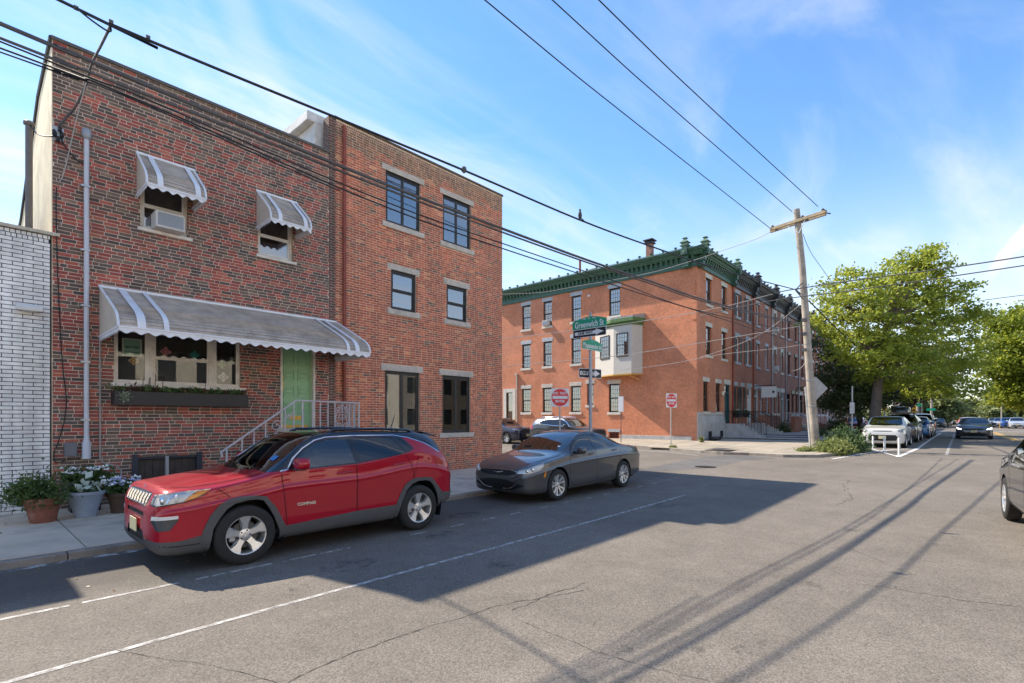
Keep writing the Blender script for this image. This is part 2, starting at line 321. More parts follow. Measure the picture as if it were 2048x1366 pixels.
xs=[-400,-100,-40]+list(range(-20,60,2))+[70,100,200,400,1500]; ys=[-1200,-300,-60,-20,-5,0,5,10,20,60,200,1200]
gm=MB(); gm.add([(x,y,gz(x)) for x in xs for y in ys],[(i*len(ys)+j,(i+1)*len(ys)+j,(i+1)*len(ys)+j+1,i*len(ys)+j+1) for i in range(len(xs)-1) for j in range(len(ys)-1)])
struct(obj('road',gm,M_ROAD))
def sheet(name,poly,off,m,parent=None,step=1.5,thick=0,kind=True):
    bm=bmesh.new(); bm.faces.new([bm.verts.new((x,y,0)) for x,y in poly])
    x0=min(p[0] for p in poly); x1=min(60,max(p[0] for p in poly)); x=x0+step
    while x<x1:
        bmesh.ops.bisect_plane(bm,geom=bm.verts[:]+bm.edges[:]+bm.faces[:],plane_co=(x,0,0),plane_no=(1,0,0)); x+=step
    for f in bm.faces:
        if f.normal.z<0: f.normal_flip()
    if thick:
        r=bmesh.ops.extrude_face_region(bm,geom=bm.faces[:]); low=set(bm.verts)-set(v for v in r['geom'] if isinstance(v,bmesh.types.BMVert))
        for v in bm.verts: v.co.z=gz(v.co.x)+off-(thick if v in low else 0)
        bmesh.ops.recalc_face_normals(bm,faces=bm.faces)
    else:
        for v in bm.verts: v.co.z=gz(v.co.x)+off
    me=bpy.data.meshes.new(name); bm.to_mesh(me); bm.free(); o=link(name,me,m,parent)
    if kind: struct(o)
    return o
# near pavement in front of the brick buildings
KY=8.46; FY=12.63
near=[(-12,8.62),(14.0,8.62),(14.9,8.95),(15.35,9.7),(15.45,11),(15.45,60),(13.4,60),(13.4,12.7),(-12,12.7)]
sw=sheet('pavement',near,.085,M_JOINT,thick=.3)
def slab(x0,x1,y0,y1,off,m,parent,th=.03,gap=.006):
    b=MB(); x0+=gap;x1-=gap;y0+=gap;y1-=gap
    j=[random.uniform(-.003,.003) for _ in range(4)]
    c=[(x0,y0,j[0]),(x1,y0,j[1]),(x1,y1,j[2]),(x0,y1,j[3])]
    b.add([(x,y,gz(x)+off-th) for x,y,_ in c]+[(x,y,gz(x)+off+k) for x,y,k in c],[(0,3,2,1),(4,5,6,7),(0,1,5,4),(1,2,6,5),(2,3,7,6),(3,0,4,7)])
    return obj('slab',b,m,parent,bevel=.004,recalc=False)
xj=[1.2+1.52*k for k in range(-6,10)]
for i in range(len(xj)-1):
    for y0,y1 in ((8.62,9.46),(9.46,11.05),(11.05,12.6)):
        if xj[i+1]<15.2: slab(xj[i],xj[i+1],y0,y1,.10,M_CONC,sw)
for k in range(14): slab(13.42,15.42,12.7+1.6*k,14.3+1.6*k,.10,M_CONC,sw)
slab(xj[-2] if xj[-2]<13.5 else xj[-3],14.1,9.7,12.6,.098,M_CONC,sw)
def kerb_run(pts,h,wd,name='kerb',inner=1):
    # stones laid end to end along a line, top h above the road
    L_=[]
    for a,b in zip(pts[:-1],pts[1:]):
        a=Vector((*a,0)); b=Vector((*b,0)); n=max(1,round((b-a).length/1.9)); d=(b-a)/n
        for k in range(n): L_.append((a+d*k,a+d*(k+1)))
    root=None
    for a,b in L_:
        d=(b-a).normalized(); nn=Vector((-d.y,d.x,0))*wd*inner; a2=a+d*.005; b2=b-d*.005; m=MB()
        t=random.uniform(-.006,.006)
        q=[a2,b2,b2+nn,a2+nn]; m.add([(p.x,p.y,gz(p.x)-.1) for p in q]+[(p.x,p.y,gz(p.x)+h+t) for p in q],[(0,3,2,1),(4,5,6,7),(0,1,5,4),(1,2,6,5),(2,3,7,6),(3,0,4,7)])
        if root is None: root=struct(obj(name,m,M_GRANITE,None,bevel=.012))
        else: obj('kerb_stone',m,M_GRANITE,root,bevel=.012)
    return root
kerb_run([(-12,KY),(14.0,KY),(14.95,8.82),(15.5,9.6),(15.62,11),(15.62,40)],.092,.16)
# pavement of the far corner
FKY=4.5
far=[(25.9,60),(25.9,16),(25.1,13.6),(24.4,11.4),(23.6,9.4),(23.3,8.3),(23.5,7.3),(23.3,5.9),(23.9,4.85),(25.2,4.5),(60,4.5),(230,4.5),(230,12.7),(30.8,12.7),(30.8,60)]
fs=sheet('pavement',far,.115,M_CONC2,thick=.3,step=1.2)
for i in range(4):
    for j in range(5):
        x0=24.2+1.65*i; y0=5.0+1.52*j
        if y0+1.5<12.7: slab(x0,x0+1.65,y0,y0+1.52,.127,M_CONC2,fs,gap=.012)
for j in range(9):
    for i in range(3): slab(26.1+1.55*i,26.1+1.55*(i+1),12.7+1.6*j,14.3+1.6*j,.127,M_CONC2,fs,gap=.012)
for i in range(14):
    for j in range(2): slab(30.8+1.7*i,30.8+1.7*(i+1),4.75+1.1*j,4.75+1.1*(j+1),.127,M_CONC2,fs,gap=.012)
kerb_run([(25.75,60),(25.75,16),(24.95,13.6),(24.25,11.4),(23.45,9.4),(23.15,8.3),(23.35,7.3),(23.15,5.85),(23.8,4.7),(25.2,4.35),(80,4.35)],.125,.15)
struct(obj('pavement',MB().box(-40,200,-16,-12.0,-.2,.6),M_CONC)) if False else None
M_RISER=mat('riser_stone',(.40,.385,.36),.8,var=.2,vscale=4)
for k,x in enumerate((34.4,36.0,37.6)):
    t=gz(34)+.127+.085*(k+1)
    s=struct(obj('terrace',MB().box(x,70,6.6+.25*k,12.62,.2,t-.03),mat('terrace_fill',(.10,.10,.105),.9,var=.2) if k==0 else bpy.data.materials['terrace_fill']))
    obj('nosing',MB().box(x-.03,70,6.57+.25*k,12.62,t-.03,t),M_RISER,s)
# dark repair patch in the mouth of the side street, manhole covers, cracks
def gpoly(name,pts,off,m): return sheet(name,[tuple(onG(*p)[:2]) for p in pts],off,m)
gpoly('asphalt_patch',[(1276,945),(1330,941),(1420,936),(1490,921),(1555,917),(1500,912),(1448,911),(1415,913),(1350,925),(1300,935)],.004,M_PATCH)
M_IRON=mat('cast_iron',(.05,.043,.038),.6,metal=.6,var=.3,vscale=20,bump=.4,bscale=80)
def manhole(px,py,r,label):
    p=onG(px,py); b=MB().lathe([(.01,.0),(r,.0),(r,.012),(r-.03,.012),(r-.035,.008),(.01,.008)],(p.x,p.y,p.z),24)
    for k in range(-3,4): b.box(p.x-.8*r*math.cos(k*.3),p.x+.8*r*math.cos(k*.3),p.y+k*r*.24-.02,p.y+k*r*.24+.02,p.z+.006,p.z+.013)
    tag(obj('manhole_cover',b,M_IRON),label,'manhole cover')
manhole(1411,934,.36,'round iron manhole cover in the road at the mouth of the side street')
b=MB(); p=onG(1445,900,.13); b.box(p.x-.7,p.x+.5,p.y-.55,p.y+.55,p.z-.02,p.z+.008); tag(obj('utility_hatch',b,M_IRON,bevel=.004),'dark rectangular utility hatch set in the sunlit corner pavement','hatch')
def crack(pts,wd,jit,name='road_crack',off=.004,m=None):
    P=[onG(*p) if len(p)==2 else Vector((*p[:2],gz(p[0]))) for p in pts]; q=[]
    for a,b2 in zip(P[:-1],P[1:]):
        n=max(2,int((b2-a).length/.045))
        for k in range(n): q.append(a+(b2-a)*k/n)
    q.append(P[-1]); d=(q[-1]-q[0]).normalized(); s=Vector((-d.y,d.x,0)); o=0; L_=[];R_=[]
    for p in q:
        o=o*.9+random.gauss(0,jit); h=wd*random.uniform(.25,1.0); c=p+s*o; L_.append((c+s*h/2)); R_.append(c-s*h/2)
    for v in L_+R_: v.z=gz(v.x)+off
    n=len(q); b=MB().add(L_+R_,[(i,i+1,n+i+1,n+i) for i in range(n-1)]); return struct(obj(name,b,m or M_CRACK,recalc=False))
M_CRACK=mat('crack',(.02,.019,.018),.95)
crack([(575,1366),(700,1310),(860,1255),(1000,1210),(1180,1180)],.010,.007)
crack([(1024,1222),(1100,1190),(1175,1168)],.01,.012)
crack([(1710,1168),(1800,1180),(1920,1200),(2048,1216)],.01,.012)
crack([(1090,1028),(1140,1050),(1200,1062),(1250,1070)],.012,.01)
crack([(1700,960),(1690,975),(1700,990),(1685,1010)],.012,.02)
crack([(1560,925),(1660,932),(1760,940),(1830,960)],.012,.02)
crack([(1330,910),(1460,930),(1600,948),(1750,955)],.012,.02)
M_OIL=worn('oil_stain',(.05,.046,.042),5,.45,.95,.8)
for px,py,r in ((1523,1283,.07),(1480,1300,.08),(1510,1305,.05),(1395,1300,.06),(1618,1172,.17),(1450,1330,.05),(1785,1175,.05),(1250,1300,.06),(1000,1130,.2),(700,1130,.3),(930,1030,.3),(1330,1010,.25),(880,1070,.25),(600,1175,.12),(1700,1060,.15),(1880,1090,.12)):
    p=onG(px,py); a0=random.random()*6; sheet('oil_stain',[(p.x+r*random.uniform(.6,1.1)*math.cos(a0+k*.524)*1.3,p.y+r*random.uniform(.6,1.1)*math.sin(a0+k*.524)) for k in range(12)],.0035,M_OIL)
crack([(1040,1240),(1180,1300),(1300,1335),(1420,1366)],.006,.006); crack([(200,1300),(420,1330),(560,1366)],.006,.006); crack([(1430,1060),(1560,1085),(1700,1100),(1830,1150)],.007,.008)
# worn paint
M_WPAINT=worn('worn_white_paint',(.46,.44,.41),11,.32,.58,stretch=(1,1,1)); M_FRESH=worn('white_road_paint',(.60,.585,.55),6,.2,.38); M_YEL=worn('yellow_road_paint',(.62,.36,.05),4,.25,.45)
M_DUST=worn('chalky_dust',(.55,.53,.50),3.2,.46,.66)
def line(pts,wd,m,off=.004,name='lane_line',world=False,dash=None):
    P=[Vector((p[0],p[1],0)) if world else onG(*p) for p in pts]; b=MB()
    for a,c in zip(P[:-1],P[1:]):
        d=(c-a); d.z=0; ln=d.length; d.normalize(); s=Vector((-d.y,d.x,0))*wd/2; n=max(1,int(ln/.6)) if not dash else max(1,round(ln/(dash[0]+dash[1])))
        for k in range(n):
            if dash: u0=k*(dash[0]+dash[1])+random.uniform(0,dash[1]*.3); u1=u0+dash[0]*random.uniform(.88,1.04)
            else: u0=ln*k/n; u1=ln*(k+1)/n
            A=a+d*u0; B=a+d*u1
            b.quad(*[(q.x,q.y,gz(q.x)+off) for q in (A-s,B-s,B+s,A+s)])
    return struct(obj(name,b,m,recalc=False))
line([(-4,4.72),(2.3,4.90),(5.5,4.92),(11.4,4.95)],.06,M_WPAINT,world=True)
line([(-4,6.38),(3.95,6.4)],.06,M_WPAINT,world=True,dash=(.9,.07)); line([(4.6,6.4),(14,6.42)],.05,M_WPAINT,world=True,dash=(.3,.5))
line([(-1,8.37),(3.2,8.4)],.16,M_DUST,off=.006,name='gutter_dust',world=True)
line([(1665,918),(1700,912),(1745,904),(1790,899),(1838,896.5)],.12,M_FRESH)
line([(1744,898),(1797,914)],.11,M_FRESH,off=.008); line([(1797,914),(1836,897)],.17,M_FRESH,off=.010); line([(1836,897),(1857,882),(1882,866)],.12,M_FRESH,off=.006)
line([(1893,910),(1899,893),(1905,880),(1909,868)],.11,M_WPAINT); line([(1985,864.5),(2005,873),(2030,882)],.12,M_YEL); line([(1991,864.5),(2013,873),(2040,882)],.12,M_YEL)
for a,c in (((1862,864.5),(1895,863)),((1905,863),(1930,863)),((1985,863),(2010,863)),((2015,863.5),(2048,864))): line([a,c],.5,M_FRESH,name='crosswalk_bar')
line([(1270,900),(1345,905),(1395,911)],.14,M_WPAINT)

# ---------------------------------------------------------------- brick building kit
M_MORT_A=mat('mortar',(.62,.50,.40),.95,var=.2,vscale=5,grain=.15,gscale=90); M_MORT_B=mat('mortar_pale',(.72,.55,.40),.95,var=.2,vscale=4,grain=.15,gscale=90); M_MORT_W=mat('mortar_black',(.018,.018,.02),.9)
M_BS=attr_mat('brick_face',.82,.35,70,False,.16,18,soot=(.12,.085,.065,.38)); M_BO=attr_mat('brick_face_single',.82,.35,70,True,.16,18,soot=(.12,.085,.065,.38))
M_WS=attr_mat('painted_brick',.55,.3,50,False,.1,9,soot=(.3,.3,.31,.4)); M_WO=attr_mat('painted_brick_single',.55,.3,50,True,.1,9,soot=(.3,.3,.31,.4))
M_LIME=mat('limestone',(.55,.48,.40),.8,var=.15,vscale=5,grain=.1,gscale=120,stain=(.25,.22,.19),sscale=2,samt=.5)
M_DKFRAME=mat('dark_window_frame',(.022,.019,.017),.45,var=.1); M_WHITE=mat('white_paint',(.72,.71,.68),.5,var=.06,vscale=6); M_CREAM=mat('cream_frame',(.72,.65,.56),.55,var=.15,vscale=8)
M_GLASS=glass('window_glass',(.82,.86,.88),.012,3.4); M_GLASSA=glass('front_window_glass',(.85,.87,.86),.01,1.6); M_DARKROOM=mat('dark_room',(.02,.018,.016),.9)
M_BLIND=mat('blind',(.82,.85,.88),.7,var=.05); M_CURTAIN=mat('curtain',(.6,.58,.54),.9,var=.12,vscale=3)
M_GALV=mat('galvanised',(.42,.43,.45),.45,metal=.6,var=.15,vscale=8); M_RUST=mat('rusty_red_pipe',(.26,.055,.032),.6,var=.2,vscale=5); M_BLACK=mat('black_paint',(.012,.012,.013),.45)
M_TAR=mat('roof_tar',(.05,.048,.046),.95)
def cells(x0,x1,z0,z1,holes):
    X_=sorted(set([x0,x1]+[v for h in holes for v in h[:2]])); Z_=sorted(set([z0,z1]+[v for h in holes for v in h[2:]])); out=[]
    for a,b in zip(Z_[:-1],Z_[1:]):
        run=None
        for c,d in zip(X_[:-1],X_[1:]):
            inside=any(h[0]<=(c+d)/2<=h[1] and h[2]<=(a+b)/2<=h[3] for h in holes)
            if inside:
                if run: out.append((*run,a,b)); run=None
            else: run=(run[0],d) if run else (c,d)
        if run: out.append((*run,a,b))
    return out
class Fr:        # a wall's own frame: u along the wall, n out of it, z up
    def __init__(s,o,u,n): s.o=Vector(o); s.u=Vector(u); s.n=Vector(n)
    def __call__(s,u,n,z): return s.o+s.u*u+s.n*n+Vector((0,0,z))
    @property
    def M(s): return Matrix(((s.u.x,s.n.x,0,s.o.x),(s.u.y,s.n.y,0,s.o.y),(0,0,1,s.o.z),(0,0,0,1)))
def fobj(name,mb,m,parent,fr,**k): return obj(name,mb,m,parent,M=fr.M,**k)
FA=Fr((0,FY,0),(1,0,0),(0,-1,0))
def wall(parent,fr,u0,u1,z0,z1,holes,m,th=.35,n=0,name='wall'):
    b=MB()
    for a in cells(u0,u1,z0,z1,holes): b.box(a[0],a[1],n-th,n,a[2],a[3])
    return fobj(name,b,m,parent,fr)
def lay_bricks(parent,fr,u0,u1,z0,z1,holes,pal,rh,ln,joint,proud,mS,mO,near,header=.0,stagger='random',nsingle=300,soldier=0,sky=None,tint=None,jit=.0):
    items=[]; nrow=int((z1-z0)/rh)
    for r in range(nrow):
        a=z0+r*rh+joint/2; c=a+rh-joint; u=u0-(random.uniform(0,ln) if stagger=='random' else (ln/2 if r%2 else 0)+random.uniform(0,.01))
        if soldier and r>=nrow-soldier:
            L2=rh
        else: L2=None
        while u<u1:
            w_=(ln/2 if random.random()<header else ln)-joint
            if L2: w_=L2-joint
            s=[(max(u,u0+.003),min(u+w_,u1-.003))]
            for h in holes:
                if h[2]<(a+c)/2<h[3]:
                    t=[]
                    for p,q in s:
                        if q<=h[0] or p>=h[1]: t.append((p,q)); continue
                        if p<h[0]: t.append((p,h[0]))
                        if q>h[1]: t.append((h[1],q))
                    s=t
            for p,q in s:
                if q-p>.02:
                    col=pal(r/nrow,(p+q)/2,a); items.append((p,q,a,c,col,abs((q-p)-w_)<1e-4 and not L2,w_))
            u+=w_+joint
    items.sort(key=lambda i:(fr((i[0]+i[1])/2,0,(i[2]+i[3])/2)-Vector(near)).length)
    meshes={}; k=0; b=MB(); b.col=(1,1,1)
    for p,q,a,c,col,full,w_ in items:
        if full and k<nsingle:
            P=fr((p+q)/2,proud,(a+c)/2)
            if sky and not sky(P): full=False
        else: full=False
        if full:
            key=round(w_,4)
            if key not in meshes:
                mb=MB(); x=w_/2; z=(c-a)/2; v=.004
                mb.add([(-x,0.03,-z),(x,0.03,-z),(x,0.03,z),(-x,0.03,z),(-x,v,-z),(x,v,-z),(x,v,z),(-x,v,z),(-x+v,0,-z+v),(x-v,0,-z+v),(x-v,0,z-v),(-x+v,0,z-v)],
                       [(0,1,5,4),(1,2,6,5),(2,3,7,6),(3,0,4,7),(4,5,9,8),(5,6,10,9),(6,7,11,10),(7,4,8,11),(8,9,10,11)])
                me=bpy.data.meshes.new('brick'); 
                R3=Matrix(((fr.u.x,-fr.n.x,0),(fr.u.y,-fr.n.y,0),(0,0,1)))
                me.from_pydata([R3@Vector(v) for v in mb.v],[],mb.f); me.materials.append(mO); meshes[key]=me
            o=bpy.data.objects.new('brick',meshes[key]); COL.objects.link(o); o.parent=parent; o.location=P+fr.n*random.uniform(-.002,.002); o.color=(*col,1); k+=1
        else:
            b.col=col; e=proud+random.uniform(-.002,.002); v=.004
            A=[fr(p,-.02,a),fr(q,-.02,a),fr(q,-.02,c),fr(p,-.02,c),fr(p,e-v,a),fr(q,e-v,a),fr(q,e-v,c),fr(p,e-v,c),fr(p+v,e,a+v),fr(q-v,e,a+v),fr(q-v,e,c-v),fr(p+v,e,c-v)]
            b.add(A,[(0,1,5,4),(1,2,6,5),(2,3,7,6),(3,0,4,7),(4,5,9,8),(5,6,10,9),(6,7,11,10),(7,4,8,11),(8,9,10,11)])
    if b.v: stuff(obj('brickwork',b,mS,parent,recalc=False))
def window(parent,fr,u0,u1,z0,z1,fm,cols=1,rows=2,fw=.06,rec=.09,bar=.035,blind=None,bm_=None,muntin=None,gm_=None,name='window',sash=.035):
    b=MB(); n0=-rec-.06; n1=-rec
    b.box(u0,u0+fw,n0,n1,z0,z1).box(u1-fw,u1,n0,n1,z0,z1).box(u0+fw,u1-fw,n0,n1,z1-fw,z1).box(u0+fw,u1-fw,n0,n1,z0,z0+fw)
    w_=fobj(name,b,fm,parent,fr,bevel=.004)
    U0,U1,Z0,Z1=u0+fw,u1-fw,z0+fw,z1-fw; cw=(U1-U0)/cols; ch=(Z1-Z0)/rows; s=MB()
    for i in range(cols):
        for j in range(rows):
            a,c=U0+i*cw,U0+(i+1)*cw; d,e=Z0+j*ch,Z0+(j+1)*ch; k=-rec-.012-(0 if j==rows-1 else .02)
            s.box(a,a+bar,k-.03,k,d,e).box(c-bar,c,k-.03,k,d,e).box(a+bar,c-bar,k-.03,k,d,d+bar).box(a+bar,c-bar,k-.03,k,e-bar,e)
            if muntin:
                mu,mv=muntin
                for q in range(1,mu): x=a+bar+(c-a-2*bar)*q/mu; s.box(x-.009,x+.009,k-.022,k-.006,d+bar,e-bar)
                for q in range(1,mv): z=d+bar+(e-d-2*bar)*q/mv; s.box(a+bar,c-bar,k-.021,k-.007,z-.009,z+.009)
            fobj('pane',MB().box(a+bar,c-bar,k-.018,k-.014,d+bar,e-bar),gm_ or M_GLASS,w_,fr)
    fobj('sash',s,fm if sash is None else (sash if not isinstance(sash,float) else fm),w_,fr)
    if blind:
        bz0=Z0+(Z1-Z0)*blind[0]; bz1=Z0+(Z1-Z0)*blind[1]; q=MB(); z=bz1; st=blind[2] if len(blind)>2 else .05
        if st>0:
            while z>bz0+.001:
                q.add([(U0,n0-.03,z),(U1,n0-.03,z),(U1,n0-.012,max(bz0,z-st)),(U0,n0-.012,max(bz0,z-st))],[(0,1,2,3)]); z-=st
        else:
            m_=14
            for k in range(m_):
                a=U0+(U1-U0)*k/m_; c=U0+(U1-U0)*(k+1)/m_; q.add([(a,n0-.02-.02*(k%2),bz0),(c,n0-.02-.02*((k+1)%2),bz0),(c,n0-.02-.02*((k+1)%2),bz1),(a,n0-.02-.02*(k%2),bz1)],[(0,1,2,3)])
        fobj('blind' if st>0 else 'curtain',q,bm_ or M_BLIND,w_,fr,recalc=False)
    return w_
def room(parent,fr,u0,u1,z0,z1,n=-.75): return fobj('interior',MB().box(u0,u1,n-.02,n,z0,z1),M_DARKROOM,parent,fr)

# ---------------------------------------------------------------- white painted brick building (left edge)
WB=thing('white_brick_building','low building of white painted brick with black joints at the left edge','building',(-2.4,FY,0))
wl=wall(WB,FA,-6,1.24,-.1,5.16,[],M_MORT_W,n=-.012)
def palW(t,u,z): v=random.uniform(.82,.95); return (v,v*.965,v*.91)
lay_bricks(wl,FA,-6,1.24,.08,5.16,[],palW,.0715,.27,.011,0,M_WS,M_WO,(.9,0,1.8),stagger='half',jit=.01,sky=lambda P:P.x>.35,soldier=2)
cp=MB()
for k in range(9): cp.box(-6+.82*k,-6+.82*(k+1)-.012,-.34,.05+random.uniform(-.01,.01),5.165,5.215+random.uniform(0,.012))
fobj('coping',cp,mat('cream_coping',(.55,.49,.38),.8,var=.2,vscale=6),WB,FA)
obj('roof',MB().box(-6,1.24,FY+.35,FY+9,4.9,5.0),M_TAR,WB)
obj('side_wall',MB().box(-6,-5.7,FY+.35,FY+9,0,5.0),M_WHITE,WB)
obj('upper_storey',MB().box(-6,-.38,FY+.02,FY+8,5.23,6.25),M_WHITE,WB,bevel=.02)
lp=thing('wall_lamp','white rectangular wall lamp on the white painted brick','lamp',(.95,FY-.05,3.75))
obj('housing',MB().prism([(0,0),(.15,-.02),(.17,.05),(.05,.11),(0,.11)],lambda a,b,d:(d,FY-.01-a,3.73+b),.78,1.13),M_WHITE,lp,bevel=.008)
obj('lens',MB().box(.86,1.06,FY-.12,FY-.06,3.70,3.735),mat('lamp_lens',(.45,.44,.42),.3),lp)

# ---------------------------------------------------------------- two storey brick house with awnings
HA=thing('brick_house','two storey house of mottled red and brown brick with a mint green door','house',(4.1,FY,0))
W1=(2.61,3.46,5.70,6.72); W2=(4.92,5.76,5.70,6.72); BW=(2.18,4.53,2.50,3.62); DR=(5.45,6.34,1.56,3.66); CG=(2.5,3.70,.1,1.02)
hA=[W1,W2,BW,DR,CG]
wa=wall(HA,FA,1.27,6.9,-.1,8.80,hA,M_MORT_A,n=-.005)
def palA(t,u,z):
    r=random.random(); j=random.uniform(.82,1.2)
    if z>7.95: r=.35+.65*r
    if r<.47: c=random.choice([(.235,.040,.028),(.20,.034,.027),(.265,.055,.032),(.17,.036,.030)])
    elif r<.80: c=random.choice([(.085,.052,.042),(.105,.066,.052),(.12,.08,.06),(.075,.05,.045)])
    elif r<.93: c=random.choice([(.055,.040,.038),(.06,.048,.045)])
    else: c=random.choice([(.15,.085,.06),(.25,.07,.04)])
    j*=1.75; g=(c[0]+c[1]+c[2])/3; return tuple((v*.84+g*.16)*j*k for v,k in zip(c,(1.05,1.0,.88)))
lay_bricks(wa,FA,1.27,6.72,.10,8.80,hA,palA,.0685,.212,.0105,0,M_BS,M_BO,(1.5,2,2.2),header=.14,sky=lambda P:P.x>1.3)
fobj('coping',MB().box(1.25,6.74,-.36,.035,8.80,8.86),mat('cap_metal',(.10,.09,.08),.6,var=.2),HA,FA)
sp=MB().add([(1.262,FY+.02,-.1),(1.262,FY+.02,8.72),(1.262,14.6,8.55),(1.262,18.5,6.95),(1.262,26,6.0),(1.262,26,-.1)],[(0,1,2,3,4,5)])
M_STUCCO=mat('cream_stucco',(.80,.68,.46),.9,var=.12,vscale=3,bump=1.0,bscale=11,stain=(.3,.22,.12),sscale=.9,samt=.5)
obj('stucco_wall',MB().prism([(FY+.02,-.1),(FY+.02,8.72),(14.6,8.55),(18.5,6.95),(26,6.0),(26,-.1)],lambda a,b,d:(d,a,b),1.262,1.5),M_STUCCO,HA)
obj('roof',MB().prism([(FY+.35,8.3),(14.6,8.3),(18.5,6.7),(26,5.8),(26,5.6),(FY+.35,8.1)],lambda a,b,d:(d,a,b),1.5,6.9),M_TAR,HA)
obj('roof_edge',MB().tube([(1.25,FY,8.84),(1.25,14.6,8.60),(1.25,18.5,7.0),(1.25,26,6.05)],.035,6),M_DKFRAME,HA)
room(HA,FA,1.5,6.7,.05,8,-1.6)
def sill(parent,fr,u0,u1,z,m=None,h=.09,p=.06,name='sill'): return fobj(name,MB().box(u0,u1,-.14,p,z-h,z),m or M_LIME,parent,fr,bevel=.008)
for w_ in (W1,W2): window(HA,FA,*w_,M_CREAM,1,2,.055,.07,blind=None,sash=M_WHITE); sill(HA,FA,w_[0]-.05,w_[1]+.08,w_[2],M_CREAM,.07)
fobj('blind',MB().box(W1[0]+.06,W1[1]-.06,-.2,-.19,6.42,6.7),M_CURTAIN,HA,FA)
# three light picture window
for a,c,rw in ((2.18,2.78,1),(2.82,3.93,2),(3.97,4.53,1)):
    ww=window(HA,FA,a,c,2.50,3.62,M_CREAM,1,rw,.045,.05,.03,gm_=M_GLASSA)
for u_ in (2.78,3.93): fobj('mullion',MB().box(u_,u_+.04,-.14,-.04,2.5,3.62),M_CREAM,HA,FA)
sill(HA,FA,2.13,4.63,2.50,M_CREAM,.07,.09)
# inside the front room
iw=MB().box(2.0,4.8,-1.3,-1.28,1.6,3.9); fobj('room_wall',iw,mat('room_wall',(.16,.14,.12),.9,var=.2,vscale=2),HA,FA)
fobj('bookcase',MB().box(3.6,4.1,-1.27,-1.0,1.8,3.3).box(3.05,3.3,-1.27,-1.1,2.3,2.75),mat('dark_wood',(.07,.04,.025),.6,var=.3,vscale=5),HA,FA)
# door
M_GREEN=mat('mint_green_paint',(.30,.52,.28),.45,var=.06,vscale=5); M_BRASS=mat('brass',(.55,.36,.10),.3,metal=.9,var=.2,vscale=12)
dr=fobj('door',MB().box(DR[0]+.05,DR[1]-.13,-.15,-.10,DR[2],DR[3]),M_GREEN,HA,FA,bevel=.004)
fobj('door_frame',MB().box(DR[0],DR[0]+.05,-.2,.012,DR[2],DR[3]).box(DR[1]-.05,DR[1],-.2,.012,DR[2],DR[3]).box(DR[0]+.05,DR[1]-.05,-.2,.012,DR[3]-.05,DR[3]),M_CREAM,HA,FA)
fobj('side_light',MB().box(DR[1]-.13,DR[1]-.05,-.19,-.12,DR[2],DR[3]-.05),M_GREEN,HA,FA)
def scroll(cx,cz,r,turns=1.4,a0=0,flip=1,n=18): return [(cx+flip*r*(1-.75*k/n)*math.cos(a0+6.283*turns*k/n),cz+r*(1-.75*k/n)*math.sin(a0+6.283*turns*k/n)) for k in range(n+1)]
for i in range(2):
    for j in range(5):
        u=DR[0]+.12+i*.36; z=DR[2]+.36+j*.4
        if z+.3>DR[3]: continue
        f=MB().box(u,u+.025,-.10,-.082,z,z+.31).box(u+.245,u+.27,-.10,-.082,z,z+.31).box(u+.025,u+.245,-.10,-.082,z+.285,z+.31).box(u+.025,u+.245,-.10,-.082,z,z+.025)
        f.box(u+.05,u+.22,-.10,-.09,z+.05,z+.26)
        for sx in (-1,1):
            for sz in (-1,1): f.tube([(x,-.088,zz) for x,zz in scroll(u+.135+sx*.04,z+.155+sz*.05,.036,1.2,0,sx,10)],.006,4)
        fobj('door_panel',f,M_GREEN,dr,FA)
fobj('mail_slot',MB().box(5.72,6.02,-.10,-.085,1.76,1.86).box(5.75,5.99,-.085,-.078,1.78,1.84),M_BRASS,dr,FA)
fobj('kick_plate',MB().box(5.52,6.19,-.10,-.09,1.57,1.63),M_BRASS,dr,FA)
fobj('door_handle',MB().box(5.515,5.545,-.1,-.06,2.5,2.72).box(5.52,5.54,-.06,-.03,2.62,2.66).lathe([(.0,0),(.025,0),(.025,.02),(0,.02)],(5.53,-.08,2.82),8,'y'),M_BRASS,dr,FA)
sill(HA,FA,5.38,6.42,1.56,M_LIME,.1,.12,'threshold')
# cellar hatch
M_BOARD=mat('brown_board',(.055,.038,.030),.6,var=.2,vscale=8)
hb=fobj('cellar_hatch',MB().box(2.5,3.70,-.16,-.12,.1,1.02),M_BLACK,HA,FA)
for k in range(8):
    u=2.58+k*.132; fobj('board',MB().box(u,u+.126,-.12,-.085-random.uniform(0,.006),.1,.93),M_BOARD,hb,FA)
fobj('hatch_frame',MB().box(2.47,2.57,-.12,.03,.1,1.06).box(3.63,3.73,-.12,.03,.1,1.06).box(2.57,3.63,-.12,-.02,.95,1.05),mat('dark_blue_steel',(.03,.035,.05),.45),hb,FA)
fobj('hatch_post',MB().box(3.05,3.11,-.12,.0,.1,1.0),M_GALV,hb,FA)

